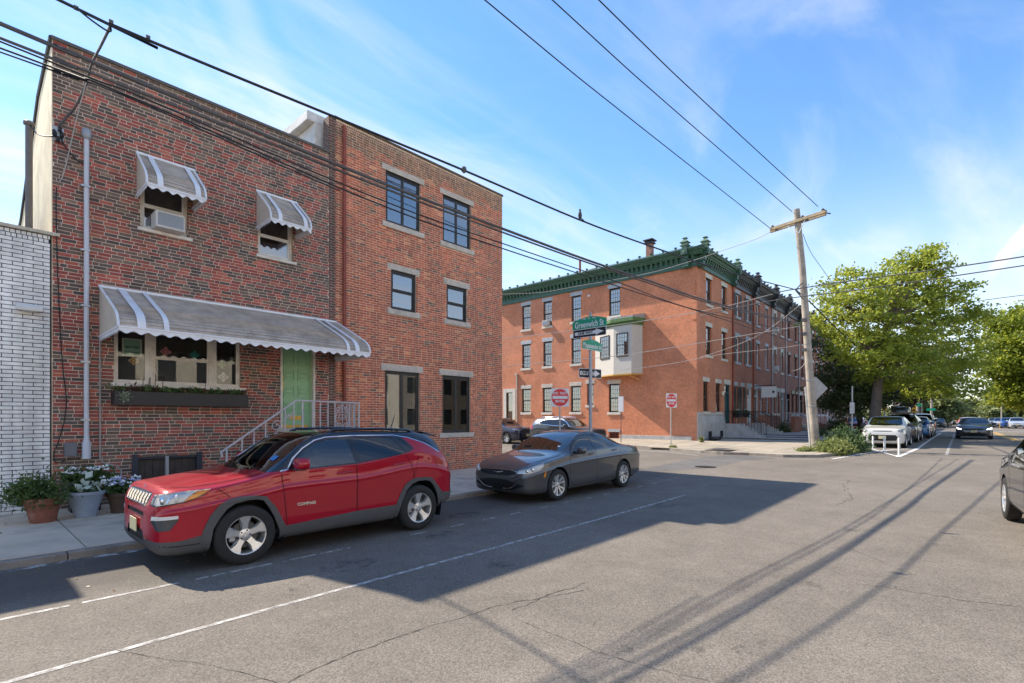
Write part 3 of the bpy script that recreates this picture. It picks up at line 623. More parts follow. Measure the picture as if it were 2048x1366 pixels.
# ---------------------------------------------------------------- three storey brick building on the corner
HB=thing('corner_brick_building','three storey red brick building with dark framed windows at the street corner','building',(10.2,FY,0))
T1=(8.48,9.72,7.50,9.0);T2=(10.62,11.84,7.48,9.0);Q1=(8.66,9.56,5.0,6.16);Q2=(10.78,11.67,5.0,6.13);L1=(8.45,9.69,1.34,3.19);L2=(10.6,11.82,1.33,3.19)
hB=[T1,T2,Q1,Q2,L1,L2]; lint=[(h[0]-.13,h[1]+.13,h[3],h[3]+.17) for h in hB]; sil=[(h[0]-.13,h[1]+.13,h[2]-.16,h[2]) for h in hB]
wb=wall(HB,FA,6.9,13.39,-.1,9.80,hB,M_MORT_B,n=-.005)
def palB(t,u,z):
    r=random.random(); j=random.uniform(.85,1.18)
    if r<.86: c=random.choice([(.235,.072,.042),(.21,.062,.038),(.255,.085,.05),(.19,.06,.04)])
    elif r<.96: c=random.choice([(.13,.065,.048),(.13,.08,.06),(.09,.06,.05)])
    else: c=(.30,.14,.08)
    e=9.2+.12*math.sin(u*3.1)+.1*math.sin(u*7.7)
    if z>e: c=random.choice([(.13,.07,.045),(.16,.08,.05),(.10,.058,.042)])
    j*=2.05; return (c[0]*j*1.13,c[1]*j*1.0,c[2]*j*.82)
lay_bricks(wb,FA,6.9,13.39,.10,9.80,hB+lint+sil,palB,.0685,.213,.0115,0,M_BS,M_BO,(6,4,2.2),stagger='half',header=.03,soldier=2,sky=lambda P:P.x>7.3)
for i,(h,l,s) in enumerate(zip(hB,lint,sil)):
    fobj('lintel',MB().box(l[0],l[1],-.2,.012,l[2],l[3]),M_LIME,HB,FA,bevel=.006); sill(HB,FA,s[0],s[1],s[3],M_LIME,.155,.05)
    if i<2: window(HB,FA,*h,M_DKFRAME,2,1,.05,.05,.045,blind=(0,1,.05))
    elif i<4: window(HB,FA,*h,M_DKFRAME,1,2,.06,.05,.045,blind=(0 if i==2 else .5,1,.05))
    else: window(HB,FA,*h,M_DKFRAME,2,1,.05,.05,.05,gm_=M_GLASSA)
fobj('coping',MB().box(6.88,13.41,-.36,.03,9.80,9.86),mat('brown_coping',(.11,.075,.05),.85,var=.3,vscale=5),HB,FA)
room(HB,FA,7.1,13.2,.1,9.6,-1.4)
M_BRK_SIDE=brickmat('brick_wall_side',(.24,.075,.045),(.19,.06,.04),(.36,.29,.23))
obj('side_wall',MB().box(13.05,13.385,FY+.35,FY+14,-.1,9.7),M_BRK_SIDE,HB); obj('party_wall',MB().box(6.9,7.2,FY+.35,FY+14,5,9.6),M_BRK_SIDE,HB)
obj('roof',MB().box(7.2,13.05,FY+.35,FY+14,9.2,9.3),M_TAR,HB)
M_FLASH=mat('white_flashing',(.66,.64,.60),.6,var=.15,vscale=4,bump=.5,bscale=7,stain=(.35,.30,.24),sscale=1.5,samt=.5)
obj('flashing',MB().box(6.35,6.88,FY+.45,FY+3.2,9.72,9.98).box(6.55,6.88,FY+.45,FY+3.4,8.4,9.72),M_FLASH,HB,bevel=.02)
fobj('brick_pier',MB().box(6.72,6.93,-.3,-.004,0,9.80),brickmat('pier_brick',(.17,.055,.04),(.10,.065,.05),(.3,.25,.2)),HB,FA)
pp=MB().tube([FA(7.14,.05,.15),FA(7.14,.05,9.68)],.05,8)
for z in (1.5,3.3,5.1,6.9,8.7): pp.lathe([(.052,0),(.062,0),(.062,.05),(.052,.05)],tuple(FA(7.14,.05,z)),8)
obj('downpipe',pp,M_RUST,HB,smooth=40)
# ---------------------------------------------------------------- houses across the avenue (behind the viewer; seen in reflections)
for i,(x0,x1,h,c) in enumerate(((-22,-8,9,(.66,.59,.47)),(-8,4,8,(.74,.69,.60)),(4,17,9.5,(.70,.63,.50)),(17,30,8.5,(.68,.62,.52)),(30,46,9.5,(.20,.175,.15)))):
    FO=Fr((0,-17,0),(1,0,0),(0,1,0)); t=thing('house_across','plain '+['tan','cream','buff','beige','tall grey brown'][i]+' house across the avenue behind the viewer','house',((x0+x1)/2,-17,0))
    hs=[(x0+1+2.4*k,x0+2.1+2.4*k,z,z+1.6) for k in range(int((x1-x0-1)/2.4)) for z in (1.2,4.4)]
    wall(t,FO,x0,x1,0,h,hs,mat('across_wall',c,.9,var=.12,vscale=2))
    fobj('window',sum_mb:=MB(),M_DARKROOM,t,FO) if False else None
    b=MB()
    for q in hs: b.box(q[0],q[1],-.2,-.1,q[2],q[3])
    fobj('windows',b,mat('across_window',(.03,.035,.04),.1),t,FO); obj('roof',MB().box(x0,x1,-27,-17.3,h-.4,h-.2),M_TAR,t)
struct(obj('pavement',MB().box(-40,80,-17,-13,-.1,.14),M_CONC))
# ---------------------------------------------------------------- terrace of row houses beyond the side street
CX_=30.76
M_BRC=[brickmat('row_brick_%s'%n,a,b,(.50,.34,.22),.21,.0685,.008,.22,patch=p) for n,a,b,p in (
  ('orange',(.66,.20,.085),(.57,.162,.068),(.46,.22,.14,.25)),('red',(.40,.105,.06),(.34,.085,.05),None),('dark',(.33,.09,.058),(.28,.075,.05),None))]
M_CGREEN=mat('cornice_green',(.040,.105,.068),.5,var=.2,vscale=3); M_CGREENL=mat('cornice_green_light',(.13,.21,.14),.5,var=.2,vscale=3)
M_CBLACK=mat('cornice_black',(.035,.035,.04),.5,var=.25,vscale=3); M_MARBLE=mat('marble',(.43,.42,.40),.6,var=.18,vscale=2.5,stain=(.28,.26,.24),sscale=1.4,samt=.55,bump=.2,bscale=20)
M_STONE=mat('cream_stone',(.60,.55,.46),.7,var=.12,vscale=4); M_GREYLINT=mat('grey_lintel',(.40,.41,.42),.7,var=.1,vscale=5); M_TEAL=mat('teal_door',(.02,.075,.085),.45); M_BAY=mat('bay_cream',(.54,.50,.435),.7,var=.05)
M_OAK=mat('golden_soffit',(.55,.33,.09),.5); M_CURT2=mat('bright_curtain',(.85,.86,.88),.9,var=.06,vscale=3); M_DKGL=glass('row_glass',(.6,.63,.65),.02,3.3); M_WSASH=mat('white_sash',(.68,.69,.70),.5); M_BROWNF=mat('brown_frame',(.055,.045,.038),.5)
def cornice(parent,fr,u0,u1,m,ml,zb=11.15,ends=(0,0),dent=.34,big=True):
    e0,e1=ends
    fobj('frieze',MB().box(u0,u1,-.1,.07,zb,zb+.34).box(u0-e0*.5,u1+e1*.5,.07,.10,zb,zb+.05).box(u0-e0*.5,u1+e1*.5,.07,.12,zb+.29,zb+.34),m,parent,fr)
    d=MB(); n=int((u1-u0)/dent)
    for k in range(n):
        u=u0+dent*(k+.5)*(u1-u0)/(n*dent)-.07; d.add([(u,.07,zb+.34),(u+.15,.07,zb+.34),(u+.15,.13,zb+.34),(u,.13,zb+.34),(u,.07,zb+.66),(u+.15,.07,zb+.66),(u+.15,.26,zb+.66),(u,.26,zb+.66)],[(0,3,2,1),(4,5,6,7),(0,1,5,4),(1,2,6,5),(2,3,7,6),(3,0,4,7)])
    stuff(fobj('dentils',d,m,parent,fr))
    fobj('frieze_back',MB().box(u0,u1,-.1,.065,zb+.34,zb+.68),m,parent,fr)
    pr=[(-.1,.66),(.30,.66),(.32,.72),(.36,.74),(.42,.86),(.52,.90),(.54,.97),(.58,.98),(.58,1.03),(-.1,1.03)]
    b=MB(); vs=[]
    for n_,z in pr: vs.append((u0-e0*max(n_,0),n_,zb+z))
    for n_,z in pr: vs.append((u1+e1*max(n_,0),n_,zb+z))
    k=len(pr); b.add(vs,[tuple(range(k))[::-1],tuple(range(k,2*k))]+[(i,(i+1)%k,k+(i+1)%k,k+i) for i in range(k)])
    fobj('crown_moulding',b,m,parent,fr)
    fobj('gutter_cap',MB().box(u0-e0*.6,u1+e1*.6,.30,.60,zb+1.03,zb+1.06),ml,parent,fr)
    c=MB(); u=u0+.3
    while u<u1:
        c.box(u-.03,u+.03,.5,.56,zb+1.06,zb+1.14).add([(u-.08,.45,zb+1.24),(u+.08,.45,zb+1.24),(u+.08,.6,zb+1.24),(u-.08,.6,zb+1.24),(u-.03,.5,zb+1.13),(u+.03,.5,zb+1.13),(u+.03,.56,zb+1.13),(u-.03,.56,zb+1.13)],[(0,1,2,3),(7,6,5,4),(0,4,5,1),(1,5,6,2),(2,6,7,3),(3,7,4,0)]); u+=.82
    c.box(u0,u1,.515,.545,zb+1.1,zb+1.125); stuff(fobj('snow_guards',c,m,parent,fr))
def finial(parent,fr,u,m,ml,zb=11.15,n=.3):
    b=MB().box(u-.17,u+.17,-.05,n+.02,zb-.06,zb+.34).box(u-.20,u+.20,-.05,n+.10,zb+.0,zb+.06).box(u-.15,u+.15,-.05,n+.12,zb+.34,zb+.68).box(u-.2,u+.2,-.05,n+.32,zb+.68,zb+1.06)
    fobj('bracket',b,m,parent,fr,bevel=.01)
    def st(p,z0,a0,z1,a1): p.add([(u-a0,n-a0+.1,z0),(u+a0,n-a0+.1,z0),(u+a0,n+a0+.1,z0),(u-a0,n+a0+.1,z0),(u-a1,n-a1+.1,z1),(u+a1,n-a1+.1,z1),(u+a1,n+a1+.1,z1),(u-a1,n+a1+.1,z1)],[(0,3,2,1),(4,5,6,7),(0,1,5,4),(1,2,6,5),(2,3,7,6),(3,0,4,7)])
    p=MB(); z=zb+1.06; k_=.84
    for z0,a0,z1,a1 in ((0,.19,.20,.19),(.2,.30,.24,.30),(.24,.28,.34,.20),(.34,.2,.42,.2),(.42,.30,.46,.30),(.46,.28,.62,.12),(.62,.09,.72,.09),(.72,.17,.75,.17),(.75,.15,.83,.04)): st(p,z+z0*.9,a0*k_,z+z1*.9,a1*k_)
    f=fobj('finial',p,ml,parent,fr); fobj('rosette',MB().prism([(-.09,0),(0,-.1),(.09,0),(0,.1)],lambda a,b_,d:(u+a,d,zb+.86+b_),n+.32,n+.35),ml,f,fr)
def opening(parent,fr,h,lm,style,fm=None,lh=.28,ov=.1,blind=None,muntin=None,lint=True,sm=None,cur=None):
    u0,u1,z0,z1=h
    if lint: fobj('lintel',MB().box(u0-ov,u1+ov,-.15,.02,z1,z1+lh),lm,parent,fr,bevel=.008)
    fobj('sill',MB().box(u0-ov,u1+ov,-.12,.07,z0-.17,z0),sm or lm,parent,fr,bevel=.008)
    w_=window(parent,fr,u0,u1,z0,z1,fm or M_BROWNF,1,2,.06,.11,.045,muntin=muntin,blind=blind,bm_=cur or random.choice([M_CURT2,M_CURT2,M_CURTAIN,M_BLIND]),gm_=M_DKGL)
    return w_
def ac(label,fr,u,z,wd=.55,h=.36,group=None):
    c=fr(u,.12,z); G_=bpy.data.materials.get('ac_grille') or mat('ac_grille',(.26,.29,.34),.5); t=thing('air_conditioner',label,'air conditioner',tuple(c),group)
    fobj('casing',MB().box(u-wd/2,u+wd/2,-.1,.30,z,z+h),mat('ac_white',(.62,.60,.56),.5,var=.06) if 'ac_white' not in bpy.data.materials else bpy.data.materials['ac_white'],t,fr,bevel=.012)
    g=MB(); k=int(h/.03)
    for i in range(1,k): g.box(u-wd/2+.05,u+wd/2-.04,.304,.312,z+.03+i*(h-.08)/k,z+.03+i*(h-.08)/k+.008)
    fobj('grille',MB().box(u-wd/2+.04,u+wd/2-.03,.296,.305,z+.045,z+h-.04),G_,t,fr); stuff(fobj('louvres',g,mat('ac_louvre',(.45,.48,.52),.5) if 'ac_louvre' not in bpy.data.materials else bpy.data.materials['ac_louvre'],t,fr)); return t
FCs=Fr((CX_,0,0),(0,1,0),(-1,0,0)); FCf=FA
def rowhouse(i,x0,x1,label,bm,cm,cl,lm,fm,holes,door,style,ends=(0,0),cend=(0,0),base=True):
    t=thing('row_house',label,'house',((x0+x1)/2,FY,.5),'three storey row houses beyond the side street')
    arch=style=='arched'
    hs=list(holes)+[door[:4]]
    w_=wall(t,FA,x0+(.02 if i else 0),x1-.02,.2,11.15,hs,bm,.3)
    for h in holes:
        if arch:
            fobj('lintel',MB().prism([(h[0]-.12,h[3]-.15)]+[((h[0]+h[1])/2-math.cos(a)*((h[1]-h[0])/2+.14),h[3]+math.sin(a)*.34) for a in [k*math.pi/8 for k in range(9)]]+[(h[1]+.12,h[3]-.15),(h[1],h[3]-.02),(h[0],h[3]-.02)],lambda a,b,d:(a,d,b),-.05,.05),lm,t,FA)
        o=opening(t,FA,h,lm,style,fm,lint=not arch,sm=M_GREYLINT if arch else lm,blind=(random.choice([.25,.45,.5,.62]),1,0) if fm is M_BROWNF else (random.choice([0,0,.3,.5]),1,0),muntin=(3,2) if i==0 and h[3]<5 else None)
        if style=='keystone':
            for a_ in (h[0]-.13,h[1]-.02): fobj('keystone',MB().box(a_,a_+.15,-.01,.06,h[3]-.35,h[3]+.32),lm,t,FA)
    d=door; m=d[4]
    if not arch: fobj('lintel',MB().box(d[0]-.12,d[1]+.12,-.15,.02,d[3],d[3]+.34),lm,t,FA,bevel=.008)
    dd=fobj('door',MB().box(d[0]+.07,d[1]-.07,-.2,-.14,d[2],d[3]-.62),m,t,FA)
    for q in (.12,1.0): fobj('door_panel',MB().box(d[0]+.17,d[1]-.17,-.14,-.125,d[2]+q,d[2]+q+.72),m,dd,FA,bevel=.01)
    fobj('door_frame',MB().box(d[0],d[0]+.07,-.2,-.04,d[2],d[3]).box(d[1]-.07,d[1],-.2,-.04,d[2],d[3]).box(d[0]+.07,d[1]-.07,-.2,-.05,d[3]-.62,d[3]-.54).box(d[0]+.07,d[1]-.07,-.2,-.05,d[3]-.06,d[3]),M_WHITE if fm is not M_BROWNF and not arch else m,t,FA)
    fobj('transom',MB().box(d[0]+.07,d[1]-.07,-.16,-.15,d[3]-.54,d[3]-.06),M_DKGL,dd,FA)
    room(t,FA,x0+.2,x1-.2,.4,11,-.9)
    cornice(t,FA,x0,x1,cm,cl,ends=cend)
    finial(t,FA,x1-.1,cm,cl)
    obj('roof',MB().box(x0+.32,x1,FY+.31,FY+(14 if i else 17.8),10.9,11.0),M_TAR,t)
    pm=MB().tube([(x1-.02,FY-.06,.6),(x1-.02,FY-.06,11.1)],.05,6); obj('downpipe',pm,M_RUST if i<2 else M_GALV,t)
    return t
def hset(us3,us2,us1,w3=.9,w1=.9): return [(u,u+w3,9.12,10.77) for u in us3]+[(u,u+w3,5.85,7.68) for u in us2]+[(u,u+w1,2.25,4.15) for u in us1]
H1=rowhouse(0,CX_,36.95,'corner row house of orange brick with a green bracketed cornice and cream bay window',M_BRC[0],M_CGREEN,M_CGREENL,M_STONE,M_BROWNF,hset((32.23,34.93),(32.23,34.93),(31.8,33.9),.92,.9),(35.45,36.45,1.48,4.14,M_TEAL),'plain',cend=(1,0))
H2=rowhouse(1,36.95,41.42,'red brick row house with black shutters and white sash windows',M_BRC[1],M_CBLACK,M_CBLACK,M_GREYLINT,M_WSASH,hset((37.62,39.9),(37.62,39.9),(37.35,38.75),.84,.62),(40.1,41.1,1.5,4.13,M_WHITE),'plain')
H3=rowhouse(2,41.42,46.3,'plain red brick row house with white windows and no shutters',M_BRC[1],M_CBLACK,M_CBLACK,M_GREYLINT,M_WSASH,hset((42.3,44.55),(42.3,44.55),(43.15,44.85),.74,.8),(41.6,42.75,1.5,4.13,M_BLACK),'plain')
H4=rowhouse(3,46.3,50.5,'row house with cream keystone lintels on its windows',M_BRC[2],M_CBLACK,M_CBLACK,M_STONE,M_STONE,hset((46.8,49.0),(46.8,49.0),(46.6,47.8),.72,.7),(49.1,50.1,1.5,4.13,M_TEAL),'keystone')
H5=rowhouse(4,50.5,55.1,'dark red row house with black arched window heads',M_BRC[2],M_CBLACK,M_CBLACK,M_BLACK,M_BLACK,hset((51.3,53.7),(51.3,53.7),(52.6,54.0),.75,.75),(50.95,52.0,1.5,4.13,M_BLACK),'arched')
H6=rowhouse(5,55.1,59.6,'dark brick row house half hidden behind the leaning pole',M_BRC[2],M_CBLACK,M_CBLACK,M_STONE,M_BROWNF,hset((56.2,58.3),(56.2,58.3),(57.2,58.5),.75,.75),(55.6,56.6,1.5,4.13,M_BLACK),'plain')
H7=rowhouse(6,59.6,64.4,'red row house with white lintels behind the dark street tree',M_BRC[1],M_CBLACK,M_CBLACK,M_WHITE,M_WSASH,hset((60.4,62.6),(60.4,62.6),(61.8,63.2),.8,.8),(60.1,61.1,1.5,4.13,M_WHITE),'plain')
H8=rowhouse(7,64.4,69.4,'farthest red row house with white windows seen through the trees',M_BRC[2],M_CBLACK,M_CBLACK,M_WHITE,M_WSASH,hset((65.2,67.6),(65.2,67.6),(65.0,66.6),.8,.8),(68,69,1.5,4.13,M_WHITE),'plain')
for s in [q for q in H2.children if q.name.startswith('window')]: pass
def shutters(t,holes):
    for h in holes:
        for a,c in ((h[0]-.36,h[0]-.02),(h[1]+.02,h[1]+.36)):
            z0,z1=h[2],h[3]; b=MB().box(a,a+.05,.0,.045,z0,z1).box(c-.05,c,.0,.045,z0,z1).box(a+.05,c-.05,.0,.045,z1-.07,z1).box(a+.05,c-.05,.0,.045,z0,z0+.07).box(a+.05,c-.05,.0,.02,z0+.07,z1-.07)
            z=z0+.1
            while z<z1-.1: b.box(a+.05,c-.05,.02,.036,z,z+.03); z+=.06
            fobj('shutter',b,M_BLACK,t,FA)
shutters(H2,[(37.62,38.46,9.12,10.77),(39.9,40.74,9.12,10.77),(37.62,38.46,5.85,7.68),(39.9,40.74,5.85,7.68),(37.6,37.95,1.9,4.1),(38.85,39.3,1.9,4.1)])
# the corner house's long flank on the side street
S3=[(25.96,26.85),(23.84,24.67),(21.17,22.02),(17.95,18.84)]; S2=S3[:3]; hs=[(a,b,8.9,10.8) for a,b in S3]+[(a,b,5.82,7.72) for a,b in S2]+[(25.96,26.88,2.3,4.18),(23.85,24.74,2.28,4.18),(21.2,22.08,2.28,4.2),(17.99,18.85,2.24,4.21),(20.09,20.66,2.77,4.30)]
dS=(27.85,28.54,1.72,3.95); cel=(18.05,18.82,.42,.88)
fobj('flank_wall',(lambda b:[b.box(a[0],a[1],-.3,0,a[2],a[3]) for a in cells(FY+.3,30.5,.2,11.15,hs+[dS,cel])] and b)(MB()),M_BRC[0],H1,FCs)
for k,h in enumerate(hs):
    o=opening(H1,FCs,h,M_LIME if h[2]<4 else M_GREYLINT,'plain',M_BROWNF,muntin=(4,3) if k!=11 else (2,2),blind=random.choice([(.5,1,0),(.3,1,0),(.55,1,.05),(.1,1,.05),(.65,1,0)]),lh=.28,sm=M_STONE)
fobj('side_door',MB().box(dS[0]+.05,dS[1]-.05,-.14,-.09,dS[2],dS[2]+.7).box(dS[0]+.05,dS[0]+.13,-.14,-.09,dS[2]+.7,dS[3]-.05).box(dS[1]-.13,dS[1]-.05,-.14,-.09,dS[2]+.7,dS[3]-.05),mat('brown_door',(.16,.08,.035),.5,var=.2),H1,FCs)
fobj('side_door_pane',MB().box(dS[0]+.13,dS[1]-.13,-.12,-.11,dS[2]+.7,dS[3]-.05),M_DKGL,H1,FCs)
fobj('door_surround',MB().box(dS[0]-.32,dS[0],-.1,.04,dS[2],dS[3]+.3).box(dS[1],dS[1]+.32,-.1,.04,dS[2],dS[3]+.3).box(dS[0],dS[1],-.1,.035,dS[3],dS[3]+.3),M_STONE,H1,FCs)
g=MB().box(cel[0],cel[1],-.2,-.15,cel[2],cel[3]); fobj('cellar_window',g,M_DARKROOM,H1,FCs)
g=MB()
for k in range(6): u=cel[0]+.06+k*.13; g.box(u-.012,u+.012,-.12,-.09,cel[2],cel[3])
for k in range(3): z=cel[2]+.1+k*.13; g.box(cel[0],cel[1],-.10,-.085,z-.01,z+.01)
fobj('cellar_grille',g,M_RUST,H1,FCs); fobj('lintel',MB().box(cel[0]-.1,cel[1]+.1,-.1,.03,.89,1.08),M_GREYLINT,H1,FCs)
fobj('base_course',MB().box(12.95,17.95,-.05,.04,.1,.70).box(18.9,30.5,-.05,.04,.1,.66),M_MARBLE,H1,FCs,bevel=.01)
room(H1,FCs,13.2,30,.4,11,-1.0)
cornice(H1,FCs,FY,30.5,M_CGREEN,M_CGREENL,ends=(1,0)); finial(H1,FCs,FY+.55,M_CGREEN,M_CGREENL,n=.32); finial(H1,FA,CX_+.25,M_CGREEN,M_CGREENL,n=.34)
M_CHIM=brickmat('chimney_brick',(.30,.10,.06),(.25,.08,.05),(.4,.32,.25))
pc=atX(1299,500,33.2); 
ch=MB().box(33.0,33.5,pc.y-.25,pc.y+.25,11,pc.z-.6); obj('chimney_base',MB().prism([(-.7,11.0),(.6,11.0),(.35,12.7),(.3,13.1),(-.3,13.1),(-.35,12.5)],lambda a,b,d:(d,pc.y+a,b),32.9,33.6),M_FLASH,H1,bevel=.03)
obj('chimney',MB().box(33.05,33.45,pc.y-.2,pc.y+.2,13.0,14.15),M_CHIM,H1); obj('chimney_cap',MB().box(32.95,33.55,pc.y-.3,pc.y+.3,14.15,14.25).box(33.1,33.4,pc.y-.15,pc.y+.15,14.25,14.35).box(32.9,33.6,pc.y-.36,pc.y+.36,14.35,14.42),M_CBLACK,H1)
pv=atX(1160,527,34); obj('vent_pipe',MB().tube([(34,pv.y,11),(34,pv.y,pv.z+.3)],.09,8),M_RUST,H1); p2_=atX(1185,545,35); obj('roof_hatch',MB().prism([(-1.1,11),(1.1,11),(.8,p2_.z),(-.6,p2_.z+.15)],lambda a,b,d:(d,p2_.y+a,b),34.4,36),M_GREYLINT,H1)
dp=MB().tube([FCs(27.35,.06,.6),FCs(27.35,.06,5.3)],.06,6).box(*(CX_-.2,CX_-.02),27.25,27.45,5.3,5.45); obj('downpipe',dp,mat('cream_pipe',(.55,.45,.36),.5),H1)
# stepped brick corbel at the corner
b=MB()
for k in range(4): b.box(12.72+.0,13.05-.06*k,0,.03+.03*k,9.3+.25*k,9.55+.25*k)
b.box(12.64,12.9,0,.03,7.9,8.4); fobj('corner_corbel',b,M_BRC[0],H1,FCs)
# bay window
by=thing('bay_window','cream stucco bay window with a green cornice on the orange brick flank','bay window',(CX_,17.7,6))
ub=[(16.28,0),(16.62,.85),(17.95,.85),(19.95,0)]
def bayq(b,z0,z1,o=0,cap=True):
    P=[(16.28-o,0),(16.62-o,.85+o),(17.95+o*.5,.85+o),(19.95+o,0)]
    b.prism(P,lambda u,n,d:tuple(FCs(u,n,d)),z0,z1); return b
obj('bay_body',bayq(MB(),4.78,7.98),M_BAY,by); obj('bay_soffit',bayq(MB(),4.70,4.78,.03),M_OAK,by); obj('bay_cornice',bayq(bayq(MB(),7.98,8.2,.05),8.2,8.42,.22),mat('bay_green',(.09,.17,.05),.6,var=.3,vscale=6),by)
obj('bay_roof',MB().prism([(16.1,0),(16.42,1.05),(18.05,1.05),(20.1,0)],lambda u,n,d:tuple(FCs(u,n,d if n>.5 else d+.22*(d-8.42)/.12)),8.42,8.54),mat('bay_roofing',(.33,.31,.29),.9,var=.25,vscale=5),by)
fb=Fr(FCs(0,.85,0),(0,1,0),(-1,0,0)); 
def baywin(fr,u0,u1,z0,z1): 
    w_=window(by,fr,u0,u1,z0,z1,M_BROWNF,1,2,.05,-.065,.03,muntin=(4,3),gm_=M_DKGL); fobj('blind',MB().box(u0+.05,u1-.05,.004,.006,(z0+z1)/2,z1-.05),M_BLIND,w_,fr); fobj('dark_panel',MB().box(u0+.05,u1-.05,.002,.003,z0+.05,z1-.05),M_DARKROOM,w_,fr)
baywin(fb,16.85,17.72,5.9,7.48)
a=FCs(17.95,.85,0); c=FCs(19.95,0,0); du=(c-a).normalized(); fl=Fr(a,du,(-du.y if False else -abs(du.y),abs(du.x) if False else du.x*1.0,0)); nn=Vector((-du.y,du.x,0)); nn=nn if nn.x<0 else -nn; fl=Fr(a,du,nn); baywin(fl,.45,1.5,5.9,7.48)
obj('bay_brace',MB().bar(FCs(16.5,.02,4.4),FCs(17.0,.6,4.70),.06),M_OAK,by)
wl_=thing('wall_light','small white security light high on the orange brick flank','light',tuple(FCs(19.9,.05,9.9))); 
p=atX(1178,594,CX_-.05); obj('lamp_head',MB().lathe([(0,0),(.10,.02),(.12,.08),(.06,.16),(0,.17)],(p.x,p.y,p.z),10),M_WHITE,wl_); obj('bracket',MB().box(p.x,CX_,p.y-.03,p.y+.03,p.z+.05,p.z+.1),M_WHITE,wl_); wl_.location=(p.x,p.y,p.z)
for o in wl_.children: o.matrix_parent_inverse=Matrix.Translation(wl_.location).inverted()
ac('small white air conditioner in the flank window under the green cornice',FCs,24.3,8.92,.5,.36)
ac('grey air conditioner in the top window of the cream keystone house',FA,47.15,9.14,.55,.4); ac('white air conditioner in the middle window of the cream keystone house',FA,47.15,5.87,.55,.4)
# marble base of the corner house's front
f=MB().box(30.78,31.05,-.05,.05,.2,2.22).box(31.05,35.3,-.05,.12,.3,1.55); f.add([(31.05,.12,1.55),(35.3,.12,1.55),(35.3,.02,2.02),(31.05,.02,2.02),(31.05,-.05,1.55),(35.3,-.05,1.55),(35.3,-.05,2.02),(31.05,-.05,2.02)],[(0,1,2,3),(4,7,6,5),(0,3,7,4),(1,5,6,2)]).box(31.05,35.3,-.05,.04,2.02,2.2)
fobj('marble_base',f,M_MARBLE,H1,FA,bevel=.01)
for u in (32.3,34.3): fobj('cellar_window',MB().box(u,u+.55,.121,.127,.42,1.0),M_DARKROOM,H1,FA); 
# stoops: marble steps that climb from the pavement to each door
def stoop(label,x0,x1,ztop,zb,mm,rail,n=6,dep=.29,land=1.0,post=None,grp='front stoops of the row houses'):
    t=thing('stoop',label,'stoop',((x0+x1)/2,FY-land,zb),grp); y=FY-.02
    for k in range(n+1):
        z1=ztop-k*(ztop-zb)/(n+1); y1=y if k==0 else FY-land-dep*(k-1); y0=FY-land-dep*k
        obj('step',MB().box(x0,x1,y0,y1,zb-.1,z1),mm,t,bevel=.012)
    if rail:
        for xx in (x0+.06,x1-.06):
            ye=FY-land-dep*n+.1; r=MB().tube([(xx,FY-.1,ztop+.85),(xx,FY-land,ztop+.85),(xx,ye,zb+.95)],.022,5)
            for k in range(5): yy=FY-.15-k*(land-.2)/4; r.bar((xx,yy,ztop),(xx,yy,ztop+.85),.018)
            for k in range(1,7): q=k/7; yy=FY-land-(land*0+dep*n-.1)*q; r.bar((xx,yy,ztop-(ztop-zb)*q),(xx,yy,ztop+.85+(zb+.95-ztop-.85)*q),.018)
            r.bar((xx,ye,zb),(xx,ye,zb+.98),.03); obj('railing',r,rail,t)
    return t
M_WRAIL=mat('white_rail',(.66,.62,.62),.5,var=.08)
stoop('marble stoop with black railings below the teal door',35.35,36.55,1.46,.55,M_MARBLE,M_BLACK,5); stoop('marble stoop with black railings below the white door',39.95,41.25,1.48,.75,M_MARBLE,M_BLACK,4)
stoop('brick sided stoop with stepped edge beside the marble ones',43.2,45.9,1.2,.75,M_BRC[1],None,3,.3,1.3); stoop('concrete stoop with pale handrails beyond the brick one',48.9,50.4,1.48,.78,M_CONC2,M_WRAIL,4); stoop('dark stoop with pale handrails nearest the leaning pole',51.0,52.3,1.48,.78,M_CONC,M_WRAIL,4); stoop('red brick stoop with a white rail behind the leaning pole',60.0,61.3,1.4,.78,M_BRC[2],M_WRAIL,4)
tag(obj('brick_wall',MB().box(46.4,48.7,10.9,11.2,.7,1.9).box(46.4,48.7,10.88,11.22,1.9,1.97),M_BRC[1]),'low brown brick garden wall with a stone cap by the stoops','wall')
def porchlamp(px,py,y,label): 
    p=atY(px,py,y); t=tag(obj('porch_lamp',MB().lathe([(.03,-.16),(.08,-.1),(.09,.08),(.05,.14),(.0,.17)],(p.x,p.y,p.z),8).box(p.x-.02,p.x+.02,p.y,FY,p.z+.0,p.z+.04),mat('lamp_glass',(.8,.7,.5),.3)),label,'lamp')
porchlamp(1446,787,FY-.12,'small cream porch lamp beside the teal door')
p=atY(1537,784,FY-1.0); bs=thing('hanging_sign','plain white projecting sign board on the row house front','sign',tuple(p)); obj('board',MB().box(p.x-.03,p.x+.03,p.y-.55,p.y+.5,p.z-.42,p.z+.42),M_WHITE,bs,bevel=.01); obj('arm',MB().tube([(p.x,FY,p.z+.5),(p.x,p.y-.5,p.z+.5)],.03,6),M_BLACK,bs); obj('emblem',MB().lathe([(0,0),(.09,0),(.09,.01),(0,.01)],(p.x-.045,p.y-.35,p.z),10,'x'),M_BLACK,bs)
